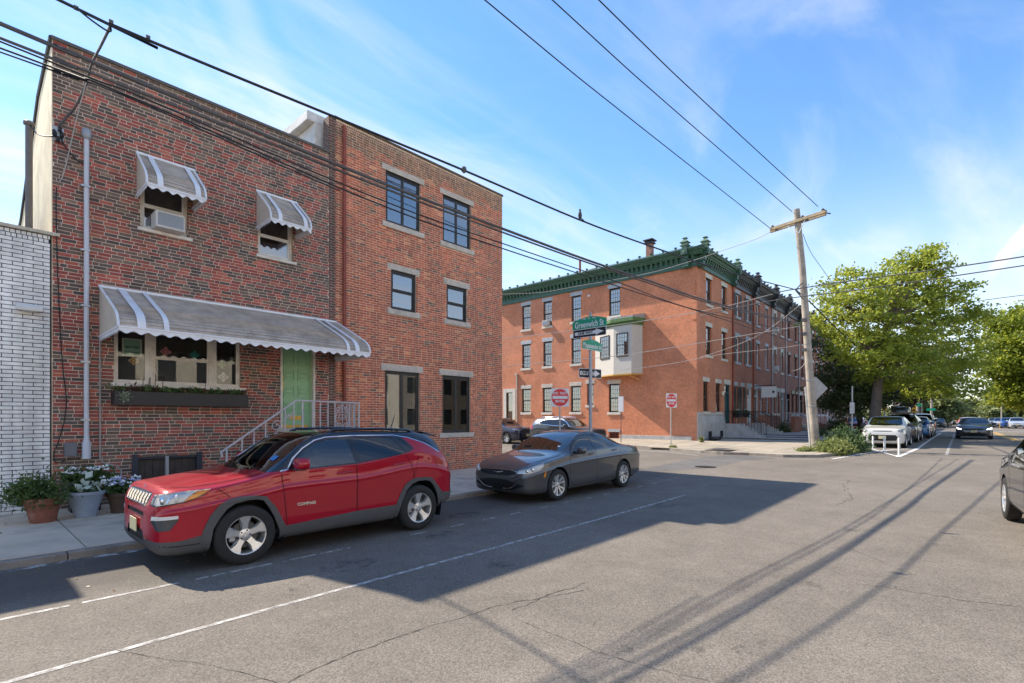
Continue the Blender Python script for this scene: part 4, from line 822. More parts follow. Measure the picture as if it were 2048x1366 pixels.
# ---------------------------------------------------------------- awnings
M_AWN=mat('awning_grey',(.46,.395,.33),.7,var=.22,vscale=4,grain=.25,gscale=110,stain=(.22,.185,.155),sscale=1.6,samt=.6); M_AWNS=mat('awning_side',(.58,.50,.40),.65,var=.08,vscale=3); M_AWNW=mat('awning_white',(.80,.80,.82),.45,var=.05,vscale=9,stain=(.5,.48,.45),sscale=3,samt=.35)
def awning(label,x0,x1,zt,zb,dep,stripes,val=.1,nrib=6):
    t=thing('awning',label,'awning',((x0+x1)/2,FY,zb),'aluminium awnings of the mottled brick house'); H=zt-zb
    P=[(0,zt),(dep*.5,zt-H*.395),(dep*.83,zt-H*.66),(dep*.91,zt-H*.74),(dep*.96,zt-H*.82),(dep*.99,zt-H*.91),(dep,zb)]
    # ribbed slats: small steps along the slope
    Q=[]; L=[0]
    for a,b in zip(P[:-1],P[1:]): L.append(L[-1]+math.hypot(b[0]-a[0],b[1]-a[1]))
    def at(s):
        s=max(0,min(L[-1],s)); i=max(k for k in range(len(P)-1) if L[k]<=s+1e-9); q=(s-L[i])/(L[i+1]-L[i]); a,b=P[i],P[i+1]
        return (a[0]+(b[0]-a[0])*q,a[1]+(b[1]-a[1])*q)
    n=int(L[-1]/.075); sl=MB()
    for k in range(n):
        a=at(L[-1]*k/n); b=at(L[-1]*(k+1)/n); d=Vector((b[0]-a[0],b[1]-a[1])).normalized(); nn=Vector((-d.y,d.x)); nn=nn if nn.y>0 or nn.x>0 else -nn
        lift=.016 if k>n*.55 else .006
        sl.add([FA(x0,a[0],a[1]),FA(x1,a[0],a[1]),FA(x1,b[0]+nn.x*lift,b[1]+nn.y*lift),FA(x0,b[0]+nn.x*lift,b[1]+nn.y*lift),FA(x0,b[0],b[1]),FA(x1,b[0],b[1])],[(0,1,2,3),(3,2,5,4)])
    obj('canopy',sl,M_AWN,t,recalc=False)
    for x,s in ((x0,1),(x1,-1)):
        obj('side_panel',MB().prism(P+[(0,zb)],lambda a,b,d:tuple(FA(d,a,b)),x,x+.012*s),M_AWNS,t)
        b=MB(); pts=[at(L[-1]*k/24) for k in range(25)]
        b.tube([FA(x,p[0]+.012,p[1]+.012) for p in pts],.022,6); b.bar(FA(x,0,zb),FA(x,dep,zb),.03); obj('edge_trim',b,M_AWNW,t,smooth=50)
    for u,wd in stripes:
        b=MB(); pts=[at(L[-1]*k/22) for k in range(23)]
        vs=[]
        for p,q in zip(pts,pts[1:]+[pts[-1]]): vs+= [FA(u,p[0]+.019,p[1]+.022),FA(u+wd,p[0]+.019,p[1]+.022)]
        b.add(vs,[(2*k,2*k+1,2*k+3,2*k+2) for k in range(len(pts)-1)]); obj('stripe',b,M_AWNW,t,recalc=False)
    obj('top_trim',MB().box(x0-.02,x1+.02,FY-.05,FY-.002,zt-.02,zt+.03),M_AWNW,t,bevel=.006)
    # scalloped valance
    def scal(fa,ln,per,amp):
        n=max(8,int(ln/per)*8); top=[];bot=[]
        for k in range(n+1):
            u=ln*k/n; top.append(fa(u,zb+.015)); bot.append(fa(u,zb-val+amp*(.5-.5*math.cos(6.2832*u/per+math.pi))))
        return MB().add(top+bot,[(k,k+1,n+1+k+1,n+1+k) for k in range(n)])
    v=obj('valance',scal(lambda u,z:FA(x0+u,dep+.012,z),x1-x0,.215 if x1-x0>2 else .17,.05),M_AWNW,t,recalc=False)
    obj('valance_trim',MB().box(x0,x1,FY-dep-.026,FY-dep-.012,zb-.01,zb+.02),M_AWNW,t)
    for x in (x0,x1): obj('side_valance',scal(lambda u,z:FA(x,u,z),dep,.1,.05),M_AWNW,t,recalc=False)
    obj('under_frame',MB().bar(FA(x0+.02,dep-.03,zb+.02),FA(x1-.02,dep-.03,zb+.02),.025).bar(FA(x0+.04,.02,zb+.02),FA(x0+.04,dep,zb+.02),.02).bar(FA(x1-.04,.02,zb+.02),FA(x1-.04,dep,zb+.02),.02),M_AWNW,t)
    return t
awning('long grey awning with white stripes over the picture window and green door',1.95,6.9,4.36,3.38,1.68,[(2.22,.13),(2.62,.085),(6.28,.075),(6.5,.11)],.11)
awning('small grey awning over the window with the air conditioner',2.55,3.57,7.19,6.33,.80,[(2.72,.10),(3.38,.10)],.09)
awning('small grey awning over the upper window nearest the corner building',4.89,5.84,7.19,6.33,.80,[(5.06,.09),(5.66,.09)],.09)
ac('white window air conditioner under the small awning of the mottled brick house',FA,3.07,5.71,.52,.34)
# ---------------------------------------------------------------- signs and paper in the window
def text(s,size,parent,M,m,name='lettering',ext=.002,xs=1.0,bold=0):
    c=bpy.data.curves.new(name,'FONT'); c.body=s; c.size=size; c.align_x='CENTER'; c.align_y='CENTER'; c.extrude=ext; c.offset=bold; c.resolution_u=3
    o=bpy.data.objects.new('t',c); dg=bpy.context.evaluated_depsgraph_get(); COL.objects.link(o); dg.update(); me=bpy.data.meshes.new_from_object(o.evaluated_get(dg)); COL.objects.unlink(o); bpy.data.objects.remove(o)
    me.transform(M@Matrix.Diagonal((xs,1,1,1))); me.name=name; me.materials.clear(); return link(name,me,m,parent)
def face(c,u,n):      # matrix placing text: x along u, up z, facing n
    u=Vector(u).normalized(); n=Vector(n).normalized(); return Matrix(((u.x,0,n.x,c[0]),(u.y,0,n.y,c[1]),(u.z,1,n.z,c[2]),(0,0,0,1)))
po=thing('poster','pale green paper sign reading MATTER behind the window glass','poster',(2.5,FY+.105,3.2))
yP=FY+.105
obj('paper',MB().box(2.33,2.66,yP,yP+.004,3.06,3.42),mat('poster_border',(.80,.82,.70),.8),po); obj('panel',MB().box(2.355,2.635,yP-.002,yP+.002,3.09,3.40),mat('poster_green',(.36,.60,.48),.8),po)
M_INK=mat('ink',(.02,.05,.045),.8); text('MATTER',.062,po,face((2.495,yP-.004,3.24),(1,0,0),(0,-1,0)),M_INK,ext=.001,bold=.002); text('LIVES',.062,po,face((2.495,yP-.004,3.335),(1,0,0),(0,-1,0)),M_INK,ext=.001,bold=.002) if False else None
obj('rule',MB().box(2.37,2.62,yP-.004,yP-.002,3.135,3.15),M_INK,po)
def rosette(x,z,r,col,label,k=4):
    b=MB(); c=Vector((x,yP,z)); N_=k*12; pts=[]
    for i in range(N_):
        a=6.2832*i/N_; rr=r*(.80+.2*math.cos(k*a))*(1+.05*math.cos(3*k*a)); pts.append((rr*math.cos(a),rr*math.sin(a)))
    ins=[(p[0]*.62,p[1]*.62) for p in pts]; n=len(pts)
    b.add([(x+p[0],yP,z+p[1]) for p in pts]+[(x+p[0],yP,z+p[1]) for p in ins],[(i,(i+1)%n,n+(i+1)%n,n+i) for i in range(n)])
    for i in range(8): a=i*.7854; b.bar((x+.1*r*math.cos(a),yP,z+.1*r*math.sin(a)),(x+.66*r*math.cos(a),yP,z+.66*r*math.sin(a)),r*.16,.002)
    b.lathe([(.05*r,0),(.3*r,0),(.3*r,.002),(.05*r,.002)],(x,yP,z),12,'y')
    return tag(obj('paper_rosette',b,mat('paper_'+label.split()[0],col,.8)),label+' cut paper rosette hanging in the front window','decoration','cut paper rosettes in the picture window')
rosette(3.08,3.21,.10,(.95,.36,.42),'pink'); rosette(3.62,3.19,.095,(.08,.50,.45),'teal'); rosette(4.17,3.02,.09,(.62,.80,.35),'lime green'); rosette(4.2,2.74,.11,(.85,.72,.75),'pale pink'); rosette(2.52,2.97,.09,(.90,.55,.20),'orange'); rosette(4.38,3.17,.05,(.6,.6,.55),'small grey')
# ---------------------------------------------------------------- plants
def leaves(n,pos,size,aspect=2.2,up=.2,fold=.0,col=(0,1)):
    V=np.zeros((n,4,3)); c=np.asarray(pos)
    ax=RNG.normal(size=(n,3)); ax[:,2]=np.abs(ax[:,2])*.5+up; ax/=np.linalg.norm(ax,axis=1)[:,None]
    t=RNG.normal(size=(n,3)); t-=ax*np.sum(t*ax,axis=1)[:,None]; t/=np.linalg.norm(t,axis=1)[:,None]; s=np.cross(ax,t)
    sz=size*RNG.uniform(.6,1.3,size=n)[:,None]; h=t*sz; q=s*sz/aspect
    V[:,0]=c-h; V[:,1]=c-q+ax*sz*fold; V[:,2]=c+h; V[:,3]=c+q+ax*sz*fold
    return V.reshape(-1,3),RNG.uniform(col[0],col[1],size=n)
def leafmesh(name,V,cv,m,parent=None,loc=None):
    n=len(V)//4; me=bpy.data.meshes.new(name); me.vertices.add(n*4); me.vertices.foreach_set('co',np.asarray(V,np.float32).ravel()); me.loops.add(n*4); me.loops.foreach_set('vertex_index',np.arange(n*4,dtype=np.int32))
    me.polygons.add(n); me.polygons.foreach_set('loop_start',np.arange(0,n*4,4,dtype=np.int32)); me.polygons.foreach_set('loop_total',np.full(n,4,np.int32)); me.update()
    ca=me.color_attributes.new('c','FLOAT_COLOR','POINT'); a=np.ones((n*4,4),np.float32); a[:,:3]=np.repeat(cv,4)[:,None]; ca.data.foreach_set('color',a.ravel())
    return link(name,me,m,parent)
M_LSHRUB=leafmat('shrub_leaf',(.045,.085,.025),(.11,.17,.045),.3); M_LGREY=leafmat('grey_leaf',(.20,.25,.18),(.34,.38,.28),.2); M_LRED=leafmat('red_leaf',(.10,.03,.03),(.13,.10,.04),.2)
M_FLOW=mat('white_petal',(.80,.80,.76),.6); M_LAV=mat('lavender_petal',(.50,.50,.68),.6); M_SOIL=mat('soil',(.03,.022,.016),.95)
def bushy(c,rx,ry,rz,n,size,m,parent,name='foliage',cl=14,flat=.3):
    c=np.array(c); cs=RNG.normal(size=(cl,3)); cs/=np.linalg.norm(cs,axis=1)[:,None]; cs*=RNG.uniform(.45,1,size=(cl,1)); cs*=[rx*.8,ry*.8,rz*.75]; cs[:,2]=np.abs(cs[:,2])*1.0
    k=RNG.integers(0,cl,size=n); p=cs[k]+RNG.normal(size=(n,3))*[rx*.26,ry*.26,rz*.24]; V,cv=leaves(n,p+c,size); tint=RNG.uniform(0,1,size=cl)[k]; return stuffpart(leafmesh(name,V,np.clip(tint*.6+cv*.4,0,1),m,parent))
def stuffpart(o): return o
def blooms(c,rx,ry,rz,n,r,m,parent):
    for i in range(n):
        p=Vector(c)+Vector((random.uniform(-rx,rx),random.uniform(-ry,ry),rz*random.uniform(.55,1.05))); b=MB(); a0=random.random()
        for k in range(5):
            a=a0+1.2566*k; d=Vector((math.cos(a),math.sin(a)*.6-.3,.5+.4*math.sin(a*2))).normalized(); s=d.cross(Vector((0,-.5,1))).normalized()
            b.add([p,p+d*r*.6-s*r*.35,p+d*r,p+d*r*.6+s*r*.35],[(0,1,2,3)])
        obj('flower',b,m,parent,recalc=False)
def pot(label,x,y,z,r0,r1,h,m,lip,foot=0):
    t=thing('plant_pot',label,'plant pot',(x,y,z),'plant pots against the brick wall')
    pr=[(.01,foot),(r0,foot),(r0+(r1-r0)*.35,h*.4),(r1*.98,h-lip),(r1+.02,h-lip),(r1+.022,h),(r1-.02,h),(r1-.03,h-.04),(.01,h-.04)]
    obj('pot',MB().lathe(pr,(x,y,z),28),m,t,smooth=35); obj('soil',MB().lathe([(.0,h-.05),(r1-.03,h-.035),(.0,h-.03)],(x,y,z),16),M_SOIL,t); return t
M_TERRA=mat('terracotta',(.24,.085,.05),.8,var=.25,vscale=7,stain=(.36,.26,.21),sscale=5,samt=.6,bump=.2,bscale=30); M_BLUEG=mat('blue_grey_glaze',(.29,.33,.39),.5,var=.1,vscale=6); M_BRPOT=mat('brown_pot',(.085,.048,.032),.7,var=.2,vscale=7); M_DKPOT=mat('dark_green_pot',(.02,.03,.026),.5)
t=pot('terracotta pot with a small leaved green shrub',1.02,11.28,.10,.17,.235,.40,M_TERRA,.10); bushy((1.02,11.28,.50),.42,.36,.38,2600,.035,M_LSHRUB,t,cl=22)
t=pot('wide blue grey pot with pale caladium leaves',1.57,11.36,.10,.15,.265,.44,M_BLUEG,.05,.0); bushy((1.57,11.36,.52),.24,.22,.14,420,.045,M_LSHRUB,t)
V,cv=leaves(22,np.array([1.60,11.3,.62])+RNG.normal(size=(22,3))*[.14,.12,.06],.07,1.5,.3); leafmesh('caladium_leaves',V,cv,leafmat('pale_leaf',(.45,.52,.42),(.6,.64,.55),.2),t)
t=pot('brown pot of white and lavender flowers beside the cellar hatch',2.10,11.42,.10,.17,.23,.36,M_BRPOT,.06); bushy((2.10,11.42,.46),.34,.28,.27,1500,.042,M_LSHRUB,t); blooms((2.05,11.3,.46),.26,.2,.26,22,.05,M_LAV,t); blooms((2.05,11.25,.46),.28,.16,.27,12,.05,M_FLOW,t)
t=pot('dark green planter of white impatiens raised behind the blue grey pot',1.66,12.12,.38,.2,.27,.26,M_DKPOT,.04); bushy((1.66,12.1,.64),.36,.24,.24,1500,.045,M_LSHRUB,t); blooms((1.64,11.98,.64),.32,.14,.24,26,.055,M_FLOW,t)
obj('stand',MB().box(1.45,1.87,11.95,12.3,.10,.38),M_BLACK,t)
b=MB().tube([(1.95+.18*math.sin(a),12.2-.1*math.cos(a*2),.75+.16*math.cos(a)) for a in [k*.3 for k in range(-4,9)]],.014,6); tag(obj('garden_hose',b,mat('hose_green',(.02,.25,.10),.4),smooth=True),'looped bright green garden hose behind the flower pots','hose')
# window box
wbx=thing('window_box','long dark brown window box of succulents under the picture window','window box',(3.36,FY-.15,2.06))
obj('box',MB().box(2.13,4.58,FY-.33,FY-.02,2.05,2.33),mat('dark_box',(.022,.017,.016),.5,var=.1),wbx,bevel=.006); obj('soil',MB().box(2.15,4.56,FY-.31,FY-.04,2.31,2.335),M_SOIL,wbx)
for k in range(26):
    x=2.2+2.3*k/25+random.uniform(-.03,.03); m=random.choice([M_LSHRUB,M_LSHRUB,M_LRED,M_LRED,M_LSHRUB,M_LGREY if k<4 else M_LSHRUB]); V,cv=leaves(46,np.array([x,FY-.18,2.36+.02*random.random()])+RNG.normal(size=(46,3))*[.05,.06,.035],random.choice([.05,.07,.04]),3.2,.05); stuff(leafmesh('succulent',V,cv,m,wbx))
V,cv=leaves(160,np.array([2.3,FY-.35,2.22])+RNG.normal(size=(160,3))*[.05,.012,.06],.022,1.6,.1); leafmesh('trailing_plant',V,cv,M_LGREY,wbx)
for x in (2.62,2.72,2.74,2.83,2.96,3.75): obj('dry_stalk',MB().tube([(x,FY-.15,2.34),(x+.01,FY-.15,2.34+random.uniform(.25,.42))],.006,4),M_LRED,wbx)
# ---------------------------------------------------------------- stoop with wrought railing
st=thing('stoop','white wrought iron railing and steps in front of the green door','stoop',(5.9,11.9,.1))
obj('platform',MB().box(5.25,6.85,11.42,FY-.02,.08,1.42),brickmat('stoop_brick',(.16,.05,.035),(.10,.06,.05),(.3,.25,.2)),st)
for k in range(6): obj('step',MB().box(5.25-.26*(k+1),5.25-.26*k,11.42,FY-.02,.08,1.42-.21*(k+1)),M_CONC,st,bevel=.01)
M_RAILP=mat('pinkish_white_rail',(.52,.47,.47),.5,var=.1,vscale=9)
yr=11.40; zt=2.2
b=MB().tube([(3.74,yr,1.0),(3.72,yr,1.10),(3.80,yr,1.16),(5.28,yr,zt),(6.88,yr,zt-.02)],.022,6).tube([(6.86,yr,zt-.02),(6.86,FY-.02,zt-.02)],.018,6)
obj('handrail',b,M_RAILP,st,smooth=40)
def slope(x): return 1.16+(x-3.80)*(zt-1.16)/(5.28-3.80)
def zbase(x): return 1.42 if x>5.25 else 1.42-.21*(int((5.25-x)/.26)+1)
for x in (3.82,4.12,4.36,4.60,5.02,5.22,5.42,5.66,5.85,6.04,6.22,6.60,6.72,6.86):
    if 3.7<x<6.9: obj('baluster',MB().bar((x,yr,max(.1,zbase(x)-.05)),(x,yr,(slope(x) if x<5.28 else zt)-.01),.022 if x not in (3.82,6.86,5.42) else .032),M_RAILP,st)
for k in range(4): x=6.86; y=yr+.18+.2*k; obj('baluster',MB().bar((x,y,1.4),(x,y,zt-.02),.02),M_RAILP,st)
def cscroll(cx,cz,r,a0,fl,tn=1.3): return obj('scroll',MB().tube([(x,yr,z) for x,z in scroll(cx,cz,r,tn,a0,fl,22)],.010,4),M_RAILP,st,smooth=True)
for cx,cz,r,a0,fl in ((6.33,2.02,.10,2.6,-1),(6.50,2.02,.10,2.6,1),(6.36,1.84,.075,3.6,1),(6.47,1.84,.075,3.6,-1),(6.31,1.62,.09,4.2,1),(6.52,1.62,.09,4.2,-1),(4.84,1.62,.13,.4,1),(4.84,1.35,.12,1.0,-1),(5.10,1.85,.08,2.2,-1),(4.72,1.36,.1,2.5,1)): cscroll(cx,cz,r,a0,fl)
for s in (-1,1): obj('scroll',MB().tube([(6.415+s*(.17*math.sin(q*3.14)),yr,1.45+.7*q) for q in [k/14 for k in range(15)]],.010,4),M_RAILP,st,smooth=True)
obj('scroll',MB().tube([(4.63+.62*q,yr,.95+1.0*q+.22*math.sin(q*3.14)) for q in [k/12 for k in range(13)]],.010,4),M_RAILP,st,smooth=True)
for k in range(3): obj('scroll',MB().tube([(6.86,yr+.28+.3*k+.09*math.cos(a),1.8+.32*math.sin(a)) for a in [q*.35 for q in range(18)]],.009,4),M_RAILP,st,smooth=True)
# ---------------------------------------------------------------- conduit, meter box, service cables on the mottled brick house
cd=thing('conduit','white vertical electrical conduit on the mottled brick house','conduit',(1.75,FY-.05,1.05))
M_PVC=mat('grey_white_pvc',(.56,.57,.61),.5,var=.06,vscale=5)
c=MB().tube([(1.75,FY-.06,1.08),(1.75,FY-.06,7.15)],.042,10).lathe([(.042,0),(.07,.0),(.07,.3),(.05,.36),(.042,.4)],(1.75,FY-.06,1.02),10)
c.lathe([(.042,0),(.047,0),(.047,.08),(.042,.08)],(1.75,FY-.06,4.6),10); obj('pipe',c,M_PVC,cd,smooth=40)
obj('weather_head',MB().lathe([(.045,0),(.075,.05),(.08,.16),(.05,.2),(0,.2)],(1.75,FY-.07,7.12),10),mat('weather_head_grey',(.35,.36,.38),.5,metal=.4),cd,smooth=40)
for z in (1.75,2.85,3.92,4.98,6.2): obj('clamp',MB().box(1.66,1.80,FY-.11,FY-.005,z,z+.035),M_GALV,cd)
tag(obj('meter_box',MB().box(1.43,1.61,FY-.10,FY-.005,1.07,1.34).box(1.45,1.59,FY-.107,FY-.10,1.09,1.32),mat('meter_grey',(.16,.16,.18),.5,var=.08),bevel=.006),'small grey electrical box beside the white conduit','meter box')
tag(obj('drain_pipe',MB().tube([(1.96,FY-.03,3.32),(1.96,FY-.03,1.02),(2.0,FY-.06,.93),(2.2,FY-.1,.86),(2.27,FY-.12,.78),(2.27,FY-.12,.5)],.016,6).box(2.2,2.34,FY-.2,FY-.03,.36,.55),mat('thin_pipe',(.34,.30,.27),.5),smooth=40),'thin bent drain pipe below the long awning','pipe')
def cable(name,label,pts,r,m,cat='cable',group=None,n=5,sub=True):
    P=[Vector(p) for p in pts]
    if sub and len(P)>2:   # Catmull-Rom smoothing
        q=[]; E=[P[0]*2-P[1]]+P+[P[-1]*2-P[-2]]
        for i in range(1,len(E)-2):
            k=max(3,min(14,int((E[i+1]-E[i]).length/.5)))
            for j in range(k):
                t=j/k; a,b_,c_,d=E[i-1],E[i],E[i+1],E[i+2]; q.append(.5*((2*b_)+(c_-a)*t+(2*a-5*b_+4*c_-d)*t*t+(3*b_-a-3*c_+d)*t**3))
        q.append(P[-1]); P=q
    return tag(obj(name,MB().tube(P,r,n),m,smooth=True),label,cat,group)
M_CABLE=mat('black_cable',(.012,.012,.013),.6); M_CABLEG=mat('grey_cable',(.085,.08,.078),.65,var=.2,vscale=3); M_CABLEW=mat('pale_cable',(.42,.38,.34),.6)
vp=thing('vent_stack','grey iron vent pipe standing on the white brick building roof','vent pipe',tuple(atY(58,445,FY+.8)))
a=atY(58,452,FY+.8); z2=atY(58,246,FY+.8).z; obj('pipe',MB().tube([(a.x,FY+.8,4.9),(a.x,FY+.8,z2)],.055,8).lathe([(.05,0),(.085,.01),(.085,.06),(.05,.09)],(a.x,FY+.8,z2-.05),10),mat('iron_grey',(.14,.13,.13),.6,var=.2),vp,smooth=40)
def fy(px,py,o=.05): return atY(px,py,FY-o)
cable('service_cable','twisted black service drop from the overhead line down to the brick wall',[atY(222,48,7.83),atY(216,62,8.5),atY(200,95,9.8),atY(182,130,11.2),atY(172,170,12),atY(150,215,12.4),fy(135,232),fy(118,252)],.018,M_CABLEG,'service cable')
cable('service_cable','thin straight wire hanging down the mottled brick wall beside the conduit',[atY(176,150,11.8),atY(150,250,12.4),fy(128,345),fy(117,365)],.009,M_CABLEW,'service cable')
cable('service_cable','black loop of cable between the wall bracket and the conduit head',[fy(122,272),fy(128,290),fy(146,312),fy(162,326),fy(172,322),fy(176,300),fy(174,268)],.014,M_CABLE,'service cable')
cable('service_cable','slack wires from the vent stack pipe across to the brick wall',[atY(60,250,FY+.78),atY(75,268,FY+.4),atY(95,273,FY+.05),fy(108,272)],.012,M_CABLE,'service cable')
cable('service_cable','black cable running down the left edge of the mottled brick house to the pavement',[fy(113,375),fy(112,420,.03),fy(116,560,.03),fy(124,720,.03),fy(133,810,.03),fy(118,880,.03),fy(108,905,.03),fy(112,925,.03),fy(140,918,.03)],.009,M_CABLE,'service cable')
ib=thing('insulator_bracket','cluster of black insulators bolted to the mottled brick wall by the conduit','bracket',tuple(fy(118,270)))
for px,py in ((110,268),(120,258),(124,270),(116,278),(108,264)):
    p=fy(px,py,.07); obj('insulator',MB().lathe([(.0,-.05),(.035,-.04),(.025,-.01),(.035,.02),(.02,.05),(0,.05)],tuple(p),8),M_BLACK,ib)
obj('plate',MB().box(*sorted((fy(106,262).x,fy(128,262).x)),FY-.03,FY-.003,fy(118,282).z,fy(118,254).z),M_GALV,ib)
# ---------------------------------------------------------------- cars
def pchip(x,y,q):
    x=np.array(x,float); y=np.array(y,float); h=np.diff(x); d=np.diff(y)/h; m=np.zeros(len(x)); m[0]=d[0]; m[-1]=d[-1]
    for i in range(1,len(x)-1):
        if d[i-1]*d[i]>0:
            a=2*h[i]+h[i-1]; b=h[i]+2*h[i-1]; m[i]=(a+b)/(a/d[i-1]+b/d[i])
    i=np.clip(np.searchsorted(x,q)-1,0,len(h)-1); t=(q-x[i])/h[i]
    return (2*t**3-3*t**2+1)*y[i]+(t**3-2*t**2+t)*h[i]*m[i]+(-2*t**3+3*t**2)*y[i+1]+(t**3-t**2)*h[i]*m[i+1]
def inpoly(p,poly):
    x,y=p; c=False; n=len(poly); j=n-1
    for i in range(n):
        a,b=poly[i],poly[j]
        if (a[1]>y)!=(b[1]>y) and x<(b[0]-a[0])*(y-a[1])/(b[1]-a[1])+a[0]: c=not c
        j=i
    return c
Q2=math.sqrt(.5)
PROJ={'y':(lambda v:(v.x,v.z),lambda du,dz:Vector((dz,0,-du)),Vector((0,1,0))),
      'x':(lambda v:(v.y,v.z),lambda du,dz:Vector((0,dz,-du)),Vector((-1,0,0))),
      'b':(lambda v:(v.y,v.z),lambda du,dz:Vector((0,dz,-du)),Vector((1,0,0))),
      'z':(lambda v:(v.x,v.y),lambda du,dz:Vector((dz,-du,0)),Vector((0,0,1))),
      'o':(lambda v:((v.x+v.y)*Q2,v.z),lambda du,dz:Vector((dz*Q2,dz*Q2,-du)),Vector((-Q2,Q2,0))),
      'r':(lambda v:((v.y-v.x)*Q2,v.z),lambda du,dz:Vector((-dz*Q2,dz*Q2,-du)),Vector((Q2,Q2,0)))}
class Car:
    def __init__(s,st,N=60,sub=4):
        st=np.array(st); X=st[:,0]; L=X[-1]
        q=np.unique(np.concatenate([np.linspace(0,L,N),X,np.linspace(0,.32,9),L-np.linspace(0,.3,8)])); q=q[np.concatenate([[True],np.diff(q)>.006])]
        zb,W,zs,wS,zt,wt,zc=[pchip(X,st[:,i],q) for i in range(1,8)]
        D=zs-zb; C=np.stack([np.stack([0*W,zb],1),np.stack([.7*W,zb],1),np.stack([.92*W,zb+.025],1),np.stack([.982*W,zb+.14*D+.02],1),np.stack([.988*W,zb+.42*D],1),np.stack([W-.004,zb+.70*D],1),np.stack([W,zb+.755*D],1),np.stack([.985*(.72*W+.28*wS)+.005,zb+.83*D],1),np.stack([.985*(.3*W+.7*wS)+.012,zs-.035],1),np.stack([wS,zs],1),
            np.stack([.5*(wS+wt)+.012,.5*(zs+zt)],1),np.stack([wt,zt],1),np.stack([wt*.87,zt+(zc-zt)*.5],1),np.stack([wt*.5,zt+(zc-zt)*.9],1),np.stack([0*W,zc],1)],1)
        E=np.concatenate([C[:,:1]*[-1,1]+0*C[:,:1],C,C[:,-1:]],1); E[:,0]=C[:,1]*[-1,1]; E[:,-1]=C[:,-2]*[-1,1]
        rows=[]
        for i in range(1,C.shape[1]):
            for j in range(sub):
                t=j/sub; a,b,c,d=E[:,i-1],E[:,i],E[:,i+1],E[:,i+2]; rows.append(.5*((2*b)+(c-a)*t+(2*a-5*b+4*c-d)*t*t+(3*b-a-3*c+d)*t**3))
        rows.append(C[:,-1]); G=np.stack(rows,1); G[:,0,0]=0; G[:,-1,0]=0; G[:,:,0]=np.maximum(G[:,:,0],0)
        n,m=G.shape[:2]; bm=bmesh.new(); V=[[bm.verts.new((q[i],G[i,j,0],G[i,j,1])) for j in range(m)] for i in range(n)]
        for i in range(n-1):
            for j in range(m-1): bm.faces.new((V[i][j],V[i+1][j],V[i+1][j+1],V[i][j+1]))
        for k,r in ((0,V[0]),(n-1,V[-1])): bm.faces.new(r if k==0 else r[::-1])
        bmesh.ops.remove_doubles(bm,verts=bm.verts,dist=.0004); bmesh.ops.recalc_face_normals(bm,faces=bm.faces)
        bm.normal_update()
        f=max(bm.faces,key=lambda f:f.calc_center_median().y)
        if f.normal.y<0: bmesh.ops.reverse_faces(bm,faces=bm.faces)
        s.bm=bm; s.L=L; s.lay=bm.faces.layers.int.new('reg'); s.specs={}; s.bvh=BVHTree.FromBMesh(bm); s.parts=[]
    def cut(s,name,ax,poly,m,off=0,nmin=.15,xr=(-9,99),pair=False,par=None,zr=None):
        pj,nf,axis=PROJ[ax]; rid=len(s.specs)+1; s.specs[rid]=dict(name=name,m=m,off=off,pair=pair,par=par)
        bx0=min(p[0] for p in poly)-.01; bx1=max(p[0] for p in poly)+.01; bz0=min(p[1] for p in poly)-.01; bz1=max(p[1] for p in poly)+.01
        sel=set()
        s.bm.normal_update()
        for f in s.bm.faces:
            c=f.calc_center_median()
            if not xr[0]<=c.x<=xr[1] or (nmin is not None and f.normal.dot(axis)<nmin): continue
            P=[pj(v.co) for v in f.verts]
            if max(p[0] for p in P)<bx0 or min(p[0] for p in P)>bx1 or max(p[1] for p in P)<bz0 or min(p[1] for p in P)>bz1: continue
            sel.add(f)
        n=len(poly)
        o=Vector((0,0,0))
        for i in range(n):
            a,b=poly[i],poly[(i+1)%n]; no=nf(b[0]-a[0],b[1]-a[1])
            if no.length<1e-7 or not sel: continue
            no.normalize()
            co={'y':Vector((a[0],0,a[1])),'x':Vector((0,a[0],a[1])),'b':Vector((0,a[0],a[1])),'z':Vector((a[0],a[1],0)),'o':Vector((a[0]*Q2,a[0]*Q2,a[1])),'r':Vector((-a[0]*Q2,a[0]*Q2,a[1]))}[ax]
            geom=list(sel)+list({e for f in sel for e in f.edges})+list({v for f in sel for v in f.verts})
            r=bmesh.ops.bisect_plane(s.bm,geom=geom,dist=1e-5,plane_co=co,plane_no=no)
            sel={g for g in r['geom'] if isinstance(g,bmesh.types.BMFace)}
        for f in sel:
            if f.is_valid and inpoly(pj(f.calc_center_median()),poly): f[s.lay]=rid
        return s
    def hit(s,ax,a,b,y=None):
        o,d={'y':(Vector((a,3,b)),Vector((0,-1,0))),'x':(Vector((-3,a,b)),Vector((1,0,0))),'b':(Vector((9,a,b)),Vector((-1,0,0))),'z':(Vector((a,b,4)),Vector((0,0,-1))),'o':(Vector((a*Q2-3,a*Q2+3,b)),Vector((Q2,-Q2,0))),'r':(Vector((-a*Q2+9,a*Q2+9,b)),Vector((-Q2,-Q2,0)))}[ax]
        h=s.bvh.ray_cast(o,d)
        if h[0] is None: return None
        n=h[1]; return h[0],(n if n.dot(d)<0 else -n)
